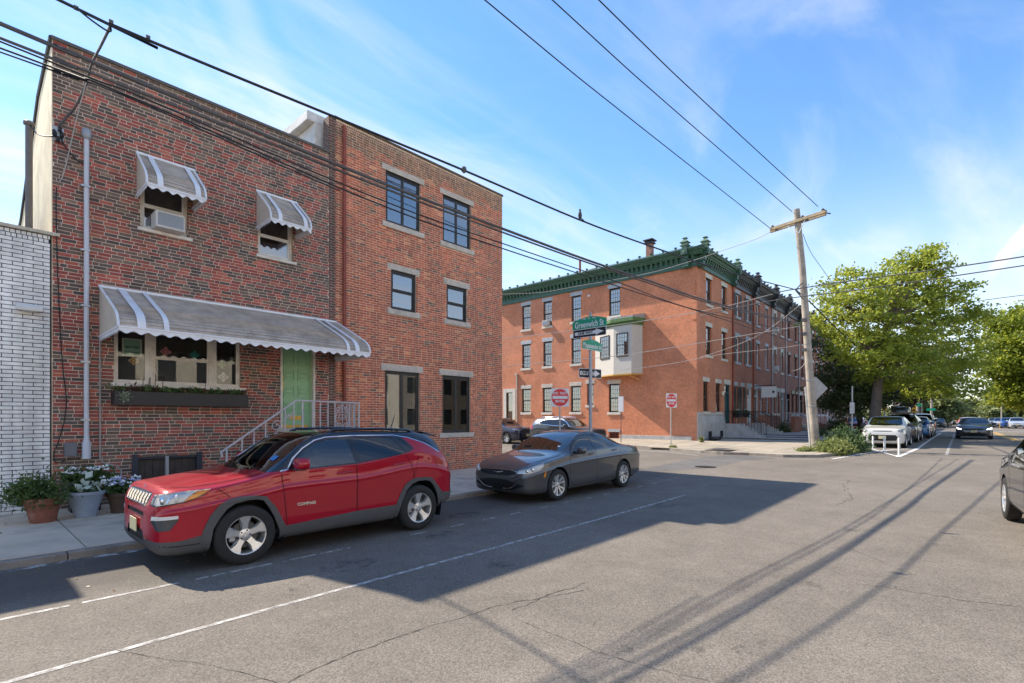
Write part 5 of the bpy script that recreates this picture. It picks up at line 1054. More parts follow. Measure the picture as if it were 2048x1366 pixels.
    def build(s,root,paint,lining):
        bm=s.bm; bm.normal_update(); nrm={v:v.normal.copy() for v in bm.verts}
        for v in bm.verts:
            if abs(v.co.y)<1e-4: n=nrm[v]; n.y=0; n.normalize()
        groups={}
        for f in bm.faces: groups.setdefault(f[s.lay],[]).append(f)
        out={}
        def make(name,faces,sides,m,off,parent):
            vs=[];ns=[];fs=[]
            for sd in sides:
                mp={}
                fset=set(faces)
                def vid(v,o_):
                    k=(v,o_)
                    if k not in mp:
                        p=v.co+nrm[v]*o_; q=nrm[v]; mp[k]=len(vs); vs.append((p.x,p.y*sd,p.z)); ns.append((q.x,q.y*sd,q.z))
                    return mp[k]
                for f in faces:
                    idx=[vid(v,off) for v in f.verts]; fs.append(idx if sd>0 else idx[::-1])
                if abs(off)>.003:
                    for f in faces:
                        for l in f.loops:
                            if sum(1 for g in l.edge.link_faces if g in fset)==1 and not (abs(l.edge.verts[0].co.y)<1e-4 and abs(l.edge.verts[1].co.y)<1e-4):
                                a,b=l.vert,l.link_loop_next.vert; k=0.0
                                q=[vid(b,off),vid(a,off),vid(a,k),vid(b,k)]; fs.append(q if sd>0 else q[::-1])
            me=bpy.data.meshes.new(name); me.from_pydata(vs,[],fs); 
            for p in me.polygons: p.use_smooth=True
            me.normals_split_custom_set_from_vertices(ns)
            return carlink(name,me,m,parent)
        body=make('body',groups.get(0,[]),(1,-1),paint,0,root); out['body']=body
        for rid,sp in s.specs.items():
            fc=groups.get(rid)
            if not fc or sp['m'] is None: continue
            pr=out.get(sp['par']) if sp['par'] else root
            if sp['pair']:
                for sd in (1,-1):
                    p_=out.get((sp['par'],sd)) if sp['par'] else root
                    out[(sp['name'],sd)]=make(sp['name'],fc,(sd,),sp['m'],sp['off'],p_ or root)
            else: out[sp['name']]=make(sp['name'],fc,(1,-1),sp['m'],sp['off'],pr or root)
        solid=[f for r,fs in groups.items() for f in fs if r==0 or (s.specs[r]['m'] is not None and not s.specs[r]['name'].endswith(('glass','windshield','window')))]
        make('lining',solid,(1,-1),lining,-.05,root)
        s.out=out; bm.free(); return out
def carlink(name,me,m,parent):
    o=bpy.data.objects.new(name,me); COL.objects.link(o); me.materials.append(m); o.parent=parent; return o
def cobj(name,mb,m,parent,bevel=0,smooth=False,seg=1):
    o=obj(name,mb,m,None,bevel=bevel,smooth=smooth,seg=seg); o.parent=parent; return o
def strip(car,ax,pts,wd,m,name,root,off=.002,step=.04,sides=(1,-1),closed=False,smooth=True):
    if closed: pts=list(pts)+[pts[0]]
    q=[]
    for a,b in zip(pts[:-1],pts[1:]):
        n=max(1,int(math.hypot(b[0]-a[0],b[1]-a[1])/step))
        for k in range(n): q.append((a[0]+(b[0]-a[0])*k/n,a[1]+(b[1]-a[1])*k/n))
    q.append(pts[-1]); H=[car.hit(ax,*p) for p in q]; H=[h for h in H if h]
    if len(H)<2: return
    b=MB()
    for sd in sides:
        A=[];B=[]
        for i,(p,n) in enumerate(H):
            t=(H[min(i+1,len(H)-1)][0]-H[max(i-1,0)][0]).normalized(); s_=n.cross(t).normalized()*wd/2
            for lst,v in ((A,p+s_+n*off),(B,p-s_+n*off)): lst.append((v.x,v.y*sd,v.z))
        n_=len(H); b.add(A+B,[(i,i+1,n_+i+1,n_+i) for i in range(n_-1)])
    return cobj(name,b,m,root)
def paint(name,col,metal=.35,rough=.32,coat=1.0):
    m,nt,b=newmat(name); b.inputs['Base Color'].default_value=(*col,1); b.inputs['Metallic'].default_value=metal; b.inputs['Roughness'].default_value=rough; b.inputs['Coat Weight'].default_value=coat; b.inputs['Coat Roughness'].default_value=.02; b.inputs['Coat IOR'].default_value=1.6; return m
M_TYRE=mat('tyre_rubber',(.022,.021,.020),.85,var=.2,vscale=12,bump=.3,bscale=60); M_ALLOY=mat('alloy',(.74,.73,.71),.32,metal=.7,var=.06,vscale=15); M_ALLOYD=mat('dark_alloy',(.10,.10,.10),.4,metal=.6); M_CHROME=mat('chrome',(.75,.76,.77),.12,metal=1); M_PLAST=mat('grey_plastic',(.075,.075,.077),.6,var=.08,vscale=9,bump=.1,bscale=200); M_BLKG=mat('gloss_black',(.012,.012,.014),.12,coat=.6); M_CARIN=mat('car_interior',(.035,.034,.034),.85); M_LINING=mat('car_lining',(.03,.03,.031),.9); M_SEAM=mat('panel_gap',(.006,.006,.006),.9); M_SEAT=mat('seat_cloth',(.14,.135,.13),.9)
M_CGLASS=glass('car_glass',(.66,.71,.72),.008,2.1); M_CTINT=glass('tinted_car_glass',(.035,.038,.042),.008,1.85); M_CHEAD=glass('lamp_cover',(.85,.87,.88),.01,1.5); M_LAMPIN=mat('lamp_reflector',(.62,.60,.55),.15,coat=1); M_LAMPDK=mat('dark_lamp_housing',(.20,.20,.205),.12,coat=1); M_LIT=mat('lit_lamp',(.9,.9,.85),.2,emit=(1,.95,.85,1.2)); M_AMBER=mat('amber_lens',(.75,.26,.02),.2,coat=.5); M_REDL=mat('red_lens',(.35,.008,.01),.15,coat=.6); M_PLATE=mat('number_plate',(.55,.50,.30),.5,var=.25,vscale=40); M_MESHG=mat('black_mesh',(.008,.008,.008),.6); M_DRL=mat('drl_lens',(.7,.70,.68),.15,coat=.6); M_STICK=mat('blue_sticker',(.03,.18,.42),.5)
def wheel(root,x,y,R_,wd,rim,kind,low=False,dark=False):
    sd=1 if y>0 else -1; n=16 if low else 40
    t=bpy.data.objects.new('wheel',None); COL.objects.link(t); t.parent=root; t.location=(x,y,R_); t.empty_display_size=.1
    h=wd/2
    pr=[(rim-.012,-h*.86),(rim+.01,-h*.98),(R_*.80,-h),(R_*.94,-h*.92),(R_*.99,-h*.72),(R_,-h*.4),(R_,h*.4),(R_*.99,h*.72),(R_*.94,h*.92),(R_*.80,h),(rim+.01,h*.98),(rim-.012,h*.86)]
    cobj('tyre',MB().lathe(pr,(0,0,0),n,'y',close=True),M_TYRE,t,smooth=50)
    f=lambda d:sd*d
    b=MB().lathe([(rim,f(h*.80)),(rim*.975,f(h*.93)),(rim*.94,f(h*.90)),(rim*.92,f(h*.6)),(rim*.9,f(-h*.7)),(rim,f(-h*.8))],(0,0,0),n,'y',close=True)
    if low:
        b.lathe([(0,f(h*.55)),(rim*.9,f(h*.6)),(rim*.9,f(h*.5)),(0,f(h*.45))],(0,0,0),12,'y',close=True)
    elif kind=='five':
        for k in range(5):
            a=6.2832*k/5+.35; c,s_=math.cos(a),math.sin(a); P=lambda r,w,d:(r*c-w*s_,f(d),r*s_+w*c)
            r0,r1=.055,rim*.945; w0,w1=.034,.072
            b.add([P(r0,-w0,h*.56),P(r0,w0,h*.56),P(r0+.09,w0*1.0,h*.70),P(r0+.09,-w0*1.0,h*.70),P(r1,-w1,h*.86),P(r1,w1,h*.86),P(r0,-w0,h*.30),P(r0,w0,h*.30),P(r1,-w1,h*.4),P(r1,w1,h*.4)],[(0,1,2,3),(3,2,5,4),(0,3,4,8,6),(1,7,9,5,2),(6,8,9,7),(4,5,9,8),(0,6,7,1)])
    else:
        for k in range(5):
            for dl in (-.17,.17):
                a=6.2832*k/5+.5+dl; a1=a+dl*.55
                P=lambda r,w,d,an:(r*math.cos(an)-w*math.sin(an),f(d),r*math.sin(an)+w*math.cos(an))
                r0,r1=.05,rim*.945; w0,w1=.014,.017
                b.add([P(r0,-w0,h*.62,a),P(r0,w0,h*.62,a),P(r1,w1,h*.86,a1),P(r1,-w1,h*.86,a1),P(r0,-w0*1.6,h*.38,a),P(r0,w0*1.6,h*.38,a),P(r1,w1*1.3,h*.5,a1),P(r1,-w1*1.3,h*.5,a1)],[(0,1,2,3),(4,7,6,5),(0,3,7,4),(1,5,6,2),(2,6,7,3),(0,4,5,1)])
    cobj('rim',b,M_ALLOYD if dark else M_ALLOY,t,smooth=35)
    if not low:
        cobj('hub_cap',MB().lathe([(0,f(h*.74)),(.032,f(h*.73)),(.036,f(h*.66)),(.075,f(h*.58)),(.078,f(h*.4)),(0,f(h*.4))],(0,0,0),20,'y'),M_ALLOY,t,smooth=30)
        for k in range(5):
            a=6.2832*k/5; cobj('lug_nut',MB().lathe([(0,f(h*.70)),(.010,f(h*.69)),(.012,f(h*.55)),(0,f(h*.55))],(.056*math.cos(a),0,.056*math.sin(a)),6,'y'),M_BLKG,t)
        cobj('brake_disc',MB().lathe([(0,f(h*.2)),(rim*.68,f(h*.2)),(rim*.68,f(h*.1)),(0,f(h*.1))],(0,0,0),24,'y'),M_ALLOYD,t)
        cobj('brake_caliper',MB().box(-rim*.72,-rim*.42,min(f(h*.02),f(h*.32)),max(f(h*.02),f(h*.32)),-.07,.08),M_GALV,t,bevel=.01)
    return t
def well(root,x,R_,y0,y1,z):
    b=MB()
    for sd in (1,-1):
        n=14; A=[];B=[];C=[]
        for k in range(n+1):
            a=math.pi*(-.12+1.24*k/n); A.append((x+R_*math.cos(a),sd*y0,z+R_*math.sin(a))); B.append((x+R_*math.cos(a),sd*y1,z+R_*math.sin(a)))
        b.add(A+B+[(x,sd*y0,z)],[(i,i+1,n+2+i,n+1+i) for i in range(n)]+[(i,i+1,2*n+2) for i in range(n)])
    cobj('wheel_well',b,M_MESHG,root)
def cabin(root,xd,xf,xr,zf,w,zseat=.62,low=False):
    cobj('floor',MB().box(xd-.5,xr+.75,-w-.08,w+.08,.3,.36),M_CARIN,root)
    cobj('dashboard',MB().prism([(xd-.55,zf-.28),(xd-.55,zf-.05),(xd-.1,zf-.02),(xd+.05,zf-.12),(xd+.05,zf-.35)],lambda a,b,d:(a,d,b),-w,w),M_CARIN,root,bevel=.02)
    def seat(x,y,hw):
        s=MB().prism([(x-.25,zseat-.22),(x-.25,zseat-.08),(x+.22,zseat-.10),(x+.40,zseat+.47),(x+.50,zseat+.47),(x+.36,zseat-.22)],lambda a,b,d:(a,d,b),y-hw,y+hw); o=cobj('seat',s,M_SEAT,root,bevel=.04,seg=2)
        cobj('headrest',MB().prism([(x+.40,zseat+.52),(x+.38,zseat+.70),(x+.48,zseat+.71),(x+.51,zseat+.52)],lambda a,b,d:(a,d,b),y-.13,y+.13).box(x+.43,x+.46,y-.06,y+.06,zseat+.45,zseat+.54),M_SEAT,o,bevel=.03)
    for y in (-.37,.37): seat(xf,y,.25)
    for y in (-.42,.42): seat(xr,y,.38)
    cobj('steering_wheel',MB().tube([(xd+.22+.07*math.sin(a),.37+.18*math.cos(a),zf-.10+.17*math.sin(a)) for a in [k*.3142 for k in range(21)]],.014,6).bar((xd+.2,.37,zf-.1),(xd-.05,.37,zf-.2),.04),M_CARIN,root)
def mirror(root,x,y,z,m,sc=1.0):
    for sd in (1,-1):
        b=MB(); P=[]
        for (dx,s_) in ((-.055,.72),(-.045,.9),(0,1.0),(.05,.98),(.075,.90)):
            P.append([(x+dx*sc+ (abs(a)*.0),sd*(y+.115*sc*s_*ca+(.02 if False else 0)),z+.075*sc*s_*sa) for ca,sa in [(math.copysign(abs(math.cos(t))**.6,math.cos(t)),math.copysign(abs(math.sin(t))**.6,math.sin(t))) for t in [k*.5236 for k in range(12)]] for a in (0,)])
        vs=[p for r in P for p in r]; b.add(vs,[(i*12+k,i*12+(k+1)%12,(i+1)*12+(k+1)%12,(i+1)*12+k) for i in range(4) for k in range(12)]+[tuple(range(12))[::-1],tuple(48+k for k in range(12))])
        o=cobj('mirror',b,m,root,smooth=50); cobj('mirror_arm',MB().prism([(x-.06,z-.085),(x+.05,z-.085),(x+.06,z-.05),(x-.05,z-.05)],lambda a,c,d:(a,sd*d,c),y-.20,y+.07),M_BLKG,o,bevel=.008)
        cobj('mirror_glass',MB().box(x+.0755*sc,x+.078*sc,min(sd*(y-.09*sc),sd*(y+.09*sc)),max(sd*(y-.09*sc),sd*(y+.09*sc)),z-.05*sc,z+.05*sc),M_CHROME,o)
def handle(car,root,pts,m):
    for sd in (1,-1):
        q=[]
        for k in range(9):
            a=k/8; p=(pts[0][0]+(pts[1][0]-pts[0][0])*a,pts[0][1]+(pts[1][1]-pts[0][1])*a); h=car.hit('y',*p); v=h[0]+h[1]*(.004+.032*math.sin(math.pi*a)**.5); q.append((v.x,v.y*sd,v.z))
        cobj('door_handle',MB().tube(q,[.011]+[.016]*7+[.011],8),m,root,smooth=60)
def plate(root,x,y0,z0,rear=False,m=None):
    o=cobj('number_plate',MB().box(x-.012,x,y0-.155,y0+.155,z0,z0+.155),m or M_PLATE,root,bevel=.004); return o
def carroot(name,label,cat,x,y,z,rot,group=None):
    t=thing(name,label,cat,(x,y,z),group); t.rotation_euler=(0,0,rot); return t
ST_SUV=[(0,.40,.58,.66,.56,.74,.50,.76),(.03,.32,.73,.77,.70,.835,.61,.86),(.08,.25,.805,.855,.775,.915,.69,.945),(.15,.23,.85,.885,.82,.95,.735,.99),(.30,.22,.88,.905,.85,.965,.77,1.01),(.6,.22,.90,.955,.87,.995,.79,1.055),(1.0,.22,.905,1.02,.875,1.055,.80,1.10),(1.2,.225,.905,1.06,.875,1.10,.80,1.15),(1.42,.23,.905,1.105,.87,1.215,.775,1.285),(1.55,.23,.905,1.115,.87,1.305,.755,1.375),(1.71,.23,.905,1.12,.87,1.425,.715,1.475),(1.9,.23,.905,1.125,.87,1.515,.68,1.555),(2.1,.23,.905,1.13,.87,1.557,.655,1.60),(2.5,.23,.905,1.14,.875,1.575,.645,1.622),(3.0,.23,.905,1.20,.87,1.568,.64,1.622),(3.3,.24,.90,1.245,.86,1.555,.63,1.61),(3.6,.26,.895,1.26,.85,1.545,.63,1.60),(3.8,.28,.89,1.22,.845,1.515,.63,1.58),(3.95,.30,.885,1.18,.835,1.465,.64,1.55),(4.1,.33,.875,1.12,.82,1.35,.67,1.45),(4.22,.36,.855,1.05,.80,1.15,.70,1.21),(4.32,.40,.78,.95,.72,.99,.62,1.02),(4.37,.43,.70,.80,.64,.85,.55,.87),(4.39,.46,.6,.72,.55,.76,.46,.78)]
def circ(cx,cz,r,z0,n=14,a0=-.35): 
    P=[(cx+r*math.cos(math.pi-a0*0+math.pi*0-(math.pi*k/n)),cz+r*math.sin(math.pi*k/n)) for k in range(n+1)]; return [(cx-r,z0)]+P+[(cx+r,z0)]
def build_jeep():
    red=paint('candy_red_paint',(.36,.001,.018),.15,.34,.75); root_=red.node_tree.nodes['Principled BSDF'].inputs['Specular IOR Level']; root_.default_value=.15; root=carroot('parked_suv','red compact suv with a black roof parked at the kerb','suv',1.50,7.50,gz(2),0)
    c=Car(ST_SUV,72,4)
    top=[(1.36,1.105),(1.45,1.12),(1.55,1.255),(1.71,1.385),(1.9,1.485),(2.07,1.522),(2.5,1.535),(3.21,1.525),(3.46,1.485),(3.77,1.385),(3.93,1.30),(4.05,1.225)]
    c.cut('roof_panel','y',[(1.18,1.10)]+top+[(4.15,1.28),(4.1,1.8),(1.8,1.8),(1.12,1.22)],M_BLKG,0,None)
    c.cut('windshield','z',[(1.07,-.02),(1.09,.3),(1.17,.56),(1.33,.715),(1.40,.725),(1.72,.66),(1.96,.60),(1.95,.3),(1.94,-.02)],M_CGLASS,-.004,.25,(0,2.4))
    c.cut('rear_window','b',[(-.02,1.12),(.62,1.13),(.56,1.43),(-.02,1.46)],M_CTINT,-.004,.2,(3.7,9))
    c.cut('hood','z',[(.13,-.02),(.14,.45),(.20,.60),(.34,.72),(.7,.765),(1.14,.785),(1.16,.6),(1.06,.3),(1.03,-.02)],red,.002,.28,(0,1.3))
    c.cut('front_door','y',[(1.40,1.11),(1.38,.95),(1.41,.7),(1.44,.42),(2.44,.44),(2.44,1.13)],red,.0015,.1,(1,3),True)
    c.cut('rear_door','y',[(2.46,1.13),(2.46,.44),(3.16,.47),(3.40,.72),(3.45,.90),(3.40,1.05),(3.30,1.22),(2.9,1.185)],red,.0015,.1,(2,4),True)
    c.cut('window_surround','y',[(1.44,1.108),(1.55,1.245),(1.71,1.375),(1.9,1.475),(2.07,1.512),(2.5,1.525),(3.21,1.515),(3.36,1.495),(3.52,1.31),(3.40,1.26),(3.25,1.23),(2.87,1.18),(2.42,1.13),(1.8,1.11)],M_BLKG,.001,.1,(1,4),True)
    c.cut('front_side_glass','y',[(1.50,1.128),(1.60,1.25),(1.74,1.365),(1.92,1.455),(2.09,1.492),(2.38,1.50),(2.45,1.155),(2.0,1.135)],M_CGLASS,-.004,.1,(1,4),True)
    c.cut('rear_side_glass','y',[(2.53,1.165),(2.50,1.503),(3.17,1.495),(3.33,1.26),(2.9,1.205)],M_CTINT,-.004,.1,(2,4),True)
    c.cut('quarter_glass','y',[(3.23,1.493),(3.30,1.475),(3.45,1.325),(3.38,1.28)],M_CTINT,-.003,.1,(3,4),True)
    c.cut('lower_bumper','y',[(-.1,.405),(.25,.40),(.47,.44),(.50,.10),(-.1,.10)],M_PLAST,.006,None,(-1,.6))
    c.cut('bumper_mouth','x',[(-.02,.50),(.34,.49),(.42,.36),(-.02,.35)],M_MESHG,-.012,.1,(-1,.4))
    c.cut('rear_bumper','y',[(4.02,.56),(4.5,.54),(4.5,.1),(4.0,.1)],M_PLAST,.006,None,(3.8,9))
    c.cut('sill_cladding','y',[(1.36,.40),(1.44,.40),(2.45,.455),(3.17,.46),(3.10,.20),(1.36,.15)],M_PLAST,.010,.0,(1,3.5),True)
    c.cut('wheel_arch','y',[(.45,.18),(.46,.47),(.54,.65),(.64,.77),(.74,.815),(.84,.835),(1.05,.832),(1.17,.81),(1.29,.66),(1.37,.50),(1.44,.36),(1.46,.15)],M_PLAST,.016,-.2,(0,1.8),True)
    c.cut('rear_wheel_arch','y',[(3.05,.15),(3.12,.46),(3.20,.62),(3.29,.755),(3.40,.82),(3.50,.842),(3.70,.84),(3.82,.82),(3.96,.67),(4.07,.53),(4.11,.15)],M_PLAST,.016,-.2,(2.8,4.3),True)
    c.cut('hole','y',[(.525,.05),(.53,.25),(.57,.49),(.64,.61),(.72,.71),(.81,.765),(.94,.787),(1.06,.785),(1.14,.762),(1.21,.66),(1.27,.55),(1.345,.34),(1.36,.05)],None,0,None,(.3,1.6)); c.cut('hole','y',[(3.13,.05),(3.15,.27),(3.22,.49),(3.32,.67),(3.42,.755),(3.54,.79),(3.68,.79),(3.78,.77),(3.86,.69),(3.93,.57),(3.975,.38),(3.98,.05)],None,0,None,(2.9,4.2))
    c.cut('grille_surround','x',[(-.02,.785),(.30,.775),(.44,.80),(.50,.84),(.50,.915),(.42,.93),(-.02,.935)],M_BLKG,-.004,.05,(-1,.5))
    c.cut('headlight','o',[(.43,.81),(.455,.915),(.60,.935),(.80,.955),(1.00,.962),(.97,.915),(.90,.865),(.80,.83),(.62,.805),(.56,.795)],M_LAMPIN,-.022,.05,(-1,.8),True)
    c.cut('indicator','o',[(.80,.835),(.885,.945),(1.00,.955),(.965,.915),(.90,.868)],M_AMBER,-.010,.05,(-1,.8),True,'headlight')
    c.cut('fog_lamp','o',[(.47,.62),(.48,.685),(.77,.69),(.77,.635),(.70,.53),(.56,.52)],M_PLAST,-.022,.05,(-1,.6),True)
    c.cut('running_light','o',[(.47,.64),(.48,.685),(.77,.69),(.77,.655)],M_DRL,.004,.05,(-1,.6),True,'fog_lamp')
    c.cut('lower_grille','x',[(-.02,.655),(.40,.655),(.38,.705),(-.02,.71)],M_MESHG,-.014,.1,(-1,.4))
    c.cut('tail_light','r',[(-2.56,.97),(-2.19,.99),(-2.17,1.10),(-2.25,1.15),(-2.46,1.16)],M_REDL,.008,.05,(3.6,9),True)
    o=c.build(root,red,M_LINING)
    for ax,pts,w_,m,nm in (('y',top,.016,M_CHROME,'chrome_trim'),('y',[(1.37,1.08),(1.385,.93),(1.415,.65),(1.445,.36)],.008,M_SEAM,'panel_gap'),('y',[(2.45,1.13),(2.45,.36)],.009,M_SEAM,'panel_gap'),('y',[(3.31,1.23),(3.42,1.05),(3.46,.90),(3.45,.84)],.008,M_SEAM,'panel_gap'),('y',[(3.46,.84),(3.50,.98),(3.58,1.2)],.005,M_SEAM,'panel_gap'),
        ('z',[(.2,.61),(.34,.725),(.7,.77),(1.15,.79)],.009,M_SEAM,'panel_gap'),('y',[(.62,.95),(.72,.88),(.76,.835)],.007,M_SEAM,'panel_gap'),('y',[(1.5,1.115),(2.0,1.125),(2.42,1.14),(2.87,1.188),(3.25,1.238),(3.40,1.268)],.014,M_BLKG,'belt_trim'),('z',[(1.98,.56),(2.3,.585),(3.6,.555)],.03,M_BLKG,'roof_ditch')):
        strip(c,ax,pts,w_,m,nm,root,.004)
    strip(c,'o',[(.44,.812),(.56,.797),(.62,.807),(.80,.832),(.90,.867),(.97,.917)],.012,M_BLKG,'lamp_edge',root,.003); strip(c,'o',[(.66,.835),(.70,.93),(.80,.945)],.014,M_CHROME,'lamp_trim',root,-.012); strip(c,'o',[(.47,.825),(.49,.905)],.016,M_BLKG,'lamp_trim',root,-.012)
    strip(c,'z',[(.22,.36),(.6,.42),(1.08,.46)],.012,M_SEAM,'hood_crease',root,.0015) if False else None
    strip(c,'y',[(.02,.36),(.2,.345),(.44,.345)],.010,M_SEAM,'bumper_gap',root,.008)
    # seven slot grille with chrome rings
    for k in range(-3,4):
        y=k*.128; P=[]
        for a,b in ((-.045,.793),(.045,.793),(.052,.86),(.048,.915),(-.048,.915),(-.052,.86)):
            h=c.hit('x',abs(y+a),b); 
            if h: P.append((h[0].x-.006,y+a,b))
        if len(P)>3:
            s=cobj('grille_slot',MB().tube(P+[P[0]],.011,5),M_CHROME,root,smooth=60)
            q=MB()
            for j in range(5): z=.80+.025*j; h=c.hit('x',abs(y),z); q.box(h[0].x-.002,h[0].x+.004,y-.04,y+.04,z,z+.01)
            cobj('grille_mesh',q,M_PLAST,s)
    for sd in (1,-1):
        for u,z,r in ((.58,.868,.055),(.74,.885,.05)):
            h=c.hit('o',u,z)
            if h: p=h[0]-h[1]*.02; L_=MB().lathe([(0,-.01),(r*.7,-.01),(r,.008),(r*.9,.012),(0,.005)],(p.x,p.y*sd,p.z),16,'x'); cobj('projector',L_,M_CHROME if u<.6 else M_LAMPIN,root)
    wheel(root,.935,.805,.36,.225,.240,'five'); wheel(root,.935,-.805,.36,.225,.240,'five'); wheel(root,3.56,.805,.36,.225,.240,'five'); wheel(root,3.56,-.805,.36,.225,.240,'five')
    for x in (.935,3.56): well(root,x,.465,.5,.885,.345)
    cobj('underbody',MB().box(.4,4.1,-.75,.75,.24,.34),M_MESHG,root)
    cabin(root,1.55,2.15,2.95,1.12,.72,.72)
    mirror(root,1.57,.985,1.195,red,1.05); handle(c,root,((2.14,1.015),(2.38,1.03)),red); handle(c,root,((3.06,1.075),(3.31,1.095)),red)
    for sd in (1,-1): cobj('roof_rail',MB().tube([(2.15,sd*.60,1.58),(2.25,sd*.60,1.622),(3.0,sd*.60,1.628),(3.55,sd*.585,1.60),(3.68,sd*.58,1.55)],.022,6),M_BLKG,root,smooth=60)
    cobj('antenna',MB().tube([(3.62,0,1.58),(3.72,0,1.86)],.008,5),M_BLKG,root)
    cobj('spoiler',MB().prism([(3.88,1.545),(3.88,1.575),(4.16,1.50),(4.17,1.478)],lambda a,b,d:(a,d,b),-.56,.56),M_BLKG,root,bevel=.012)
    for y in (.25,-.35): 
        q=[]
        for k in range(8): h=c.hit('z',1.10+.05*k/7+.10*k/7,abs(y)+.03*k-.1 if y>0 else abs(y)-.03*k+.2); q.append((h[0].x,(h[0].y if y>0 else -h[0].y),h[0].z+.02))
        cobj('wiper',MB().tube(q,.009,5),M_BLKG,root)
    plate(root,-.014,0,.45)
    h=c.hit('z',1.42,.58); n=h[1]; 
    sq=[c.hit('z',*p) for p in ((1.37,.50),(1.37,.63),(1.45,.62),(1.45,.49))]; cobj('sticker',MB().quad(*[(q[0]+q[1]*.004).to_tuple() if False else (q[0].x,-q[0].y,q[0].z+.004) for q in sq]),M_STICK,root)
    h=c.hit('y',1.7,.655); yy=-(h[0].y+.006)
    t=text('COMPASS',.052,None,Matrix(((1,0,0,1.695),(0,0,-1,yy),(0,1,0,.655),(0,0,0,1))),M_CHROME,'badge',.003,1.1,.002); t.parent=root
    t=text('Jeep',.075,None,Matrix(((0,.45,-.9,.098),(-1,0,0,0),(0,.9,.45,.953),(0,0,0,1))),M_CHROME,'badge',.003,1.1,.002); t.parent=root
    return root
build_jeep()
ST_SED=[(0,.40,.44,.50,.41,.54,.36,.56),(.03,.30,.62,.60,.58,.645,.50,.67),(.09,.22,.75,.66,.71,.70,.62,.735),(.18,.19,.82,.71,.79,.745,.70,.785),(.35,.18,.885,.77,.85,.805,.76,.85),(.7,.18,.925,.85,.885,.88,.79,.93),(1.1,.18,.935,.915,.89,.94,.80,.99),(1.33,.18,.935,.955,.885,.985,.79,1.05),(1.5,.18,.935,.97,.88,1.075,.765,1.15),(1.7,.18,.935,.985,.875,1.19,.73,1.255),(1.95,.18,.935,1.0,.87,1.31,.675,1.365),(2.2,.18,.935,1.015,.87,1.385,.63,1.435),(2.5,.18,.935,1.03,.87,1.415,.61,1.47),(2.8,.18,.935,1.04,.865,1.405,.605,1.465),(3.1,.19,.935,1.05,.855,1.36,.60,1.425),(3.4,.20,.935,1.055,.845,1.285,.60,1.35),(3.7,.21,.93,1.055,.83,1.185,.615,1.25),(3.95,.22,.925,1.05,.815,1.10,.63,1.155),(4.2,.23,.915,1.03,.80,1.055,.64,1.085),(4.45,.25,.895,1.0,.785,1.025,.64,1.055),(4.65,.28,.86,.97,.76,.995,.63,1.03),(4.77,.32,.80,.85,.72,.90,.60,.93),(4.83,.36,.70,.70,.64,.75,.54,.78),(4.86,.42,.6,.62,.55,.66,.46,.68)]
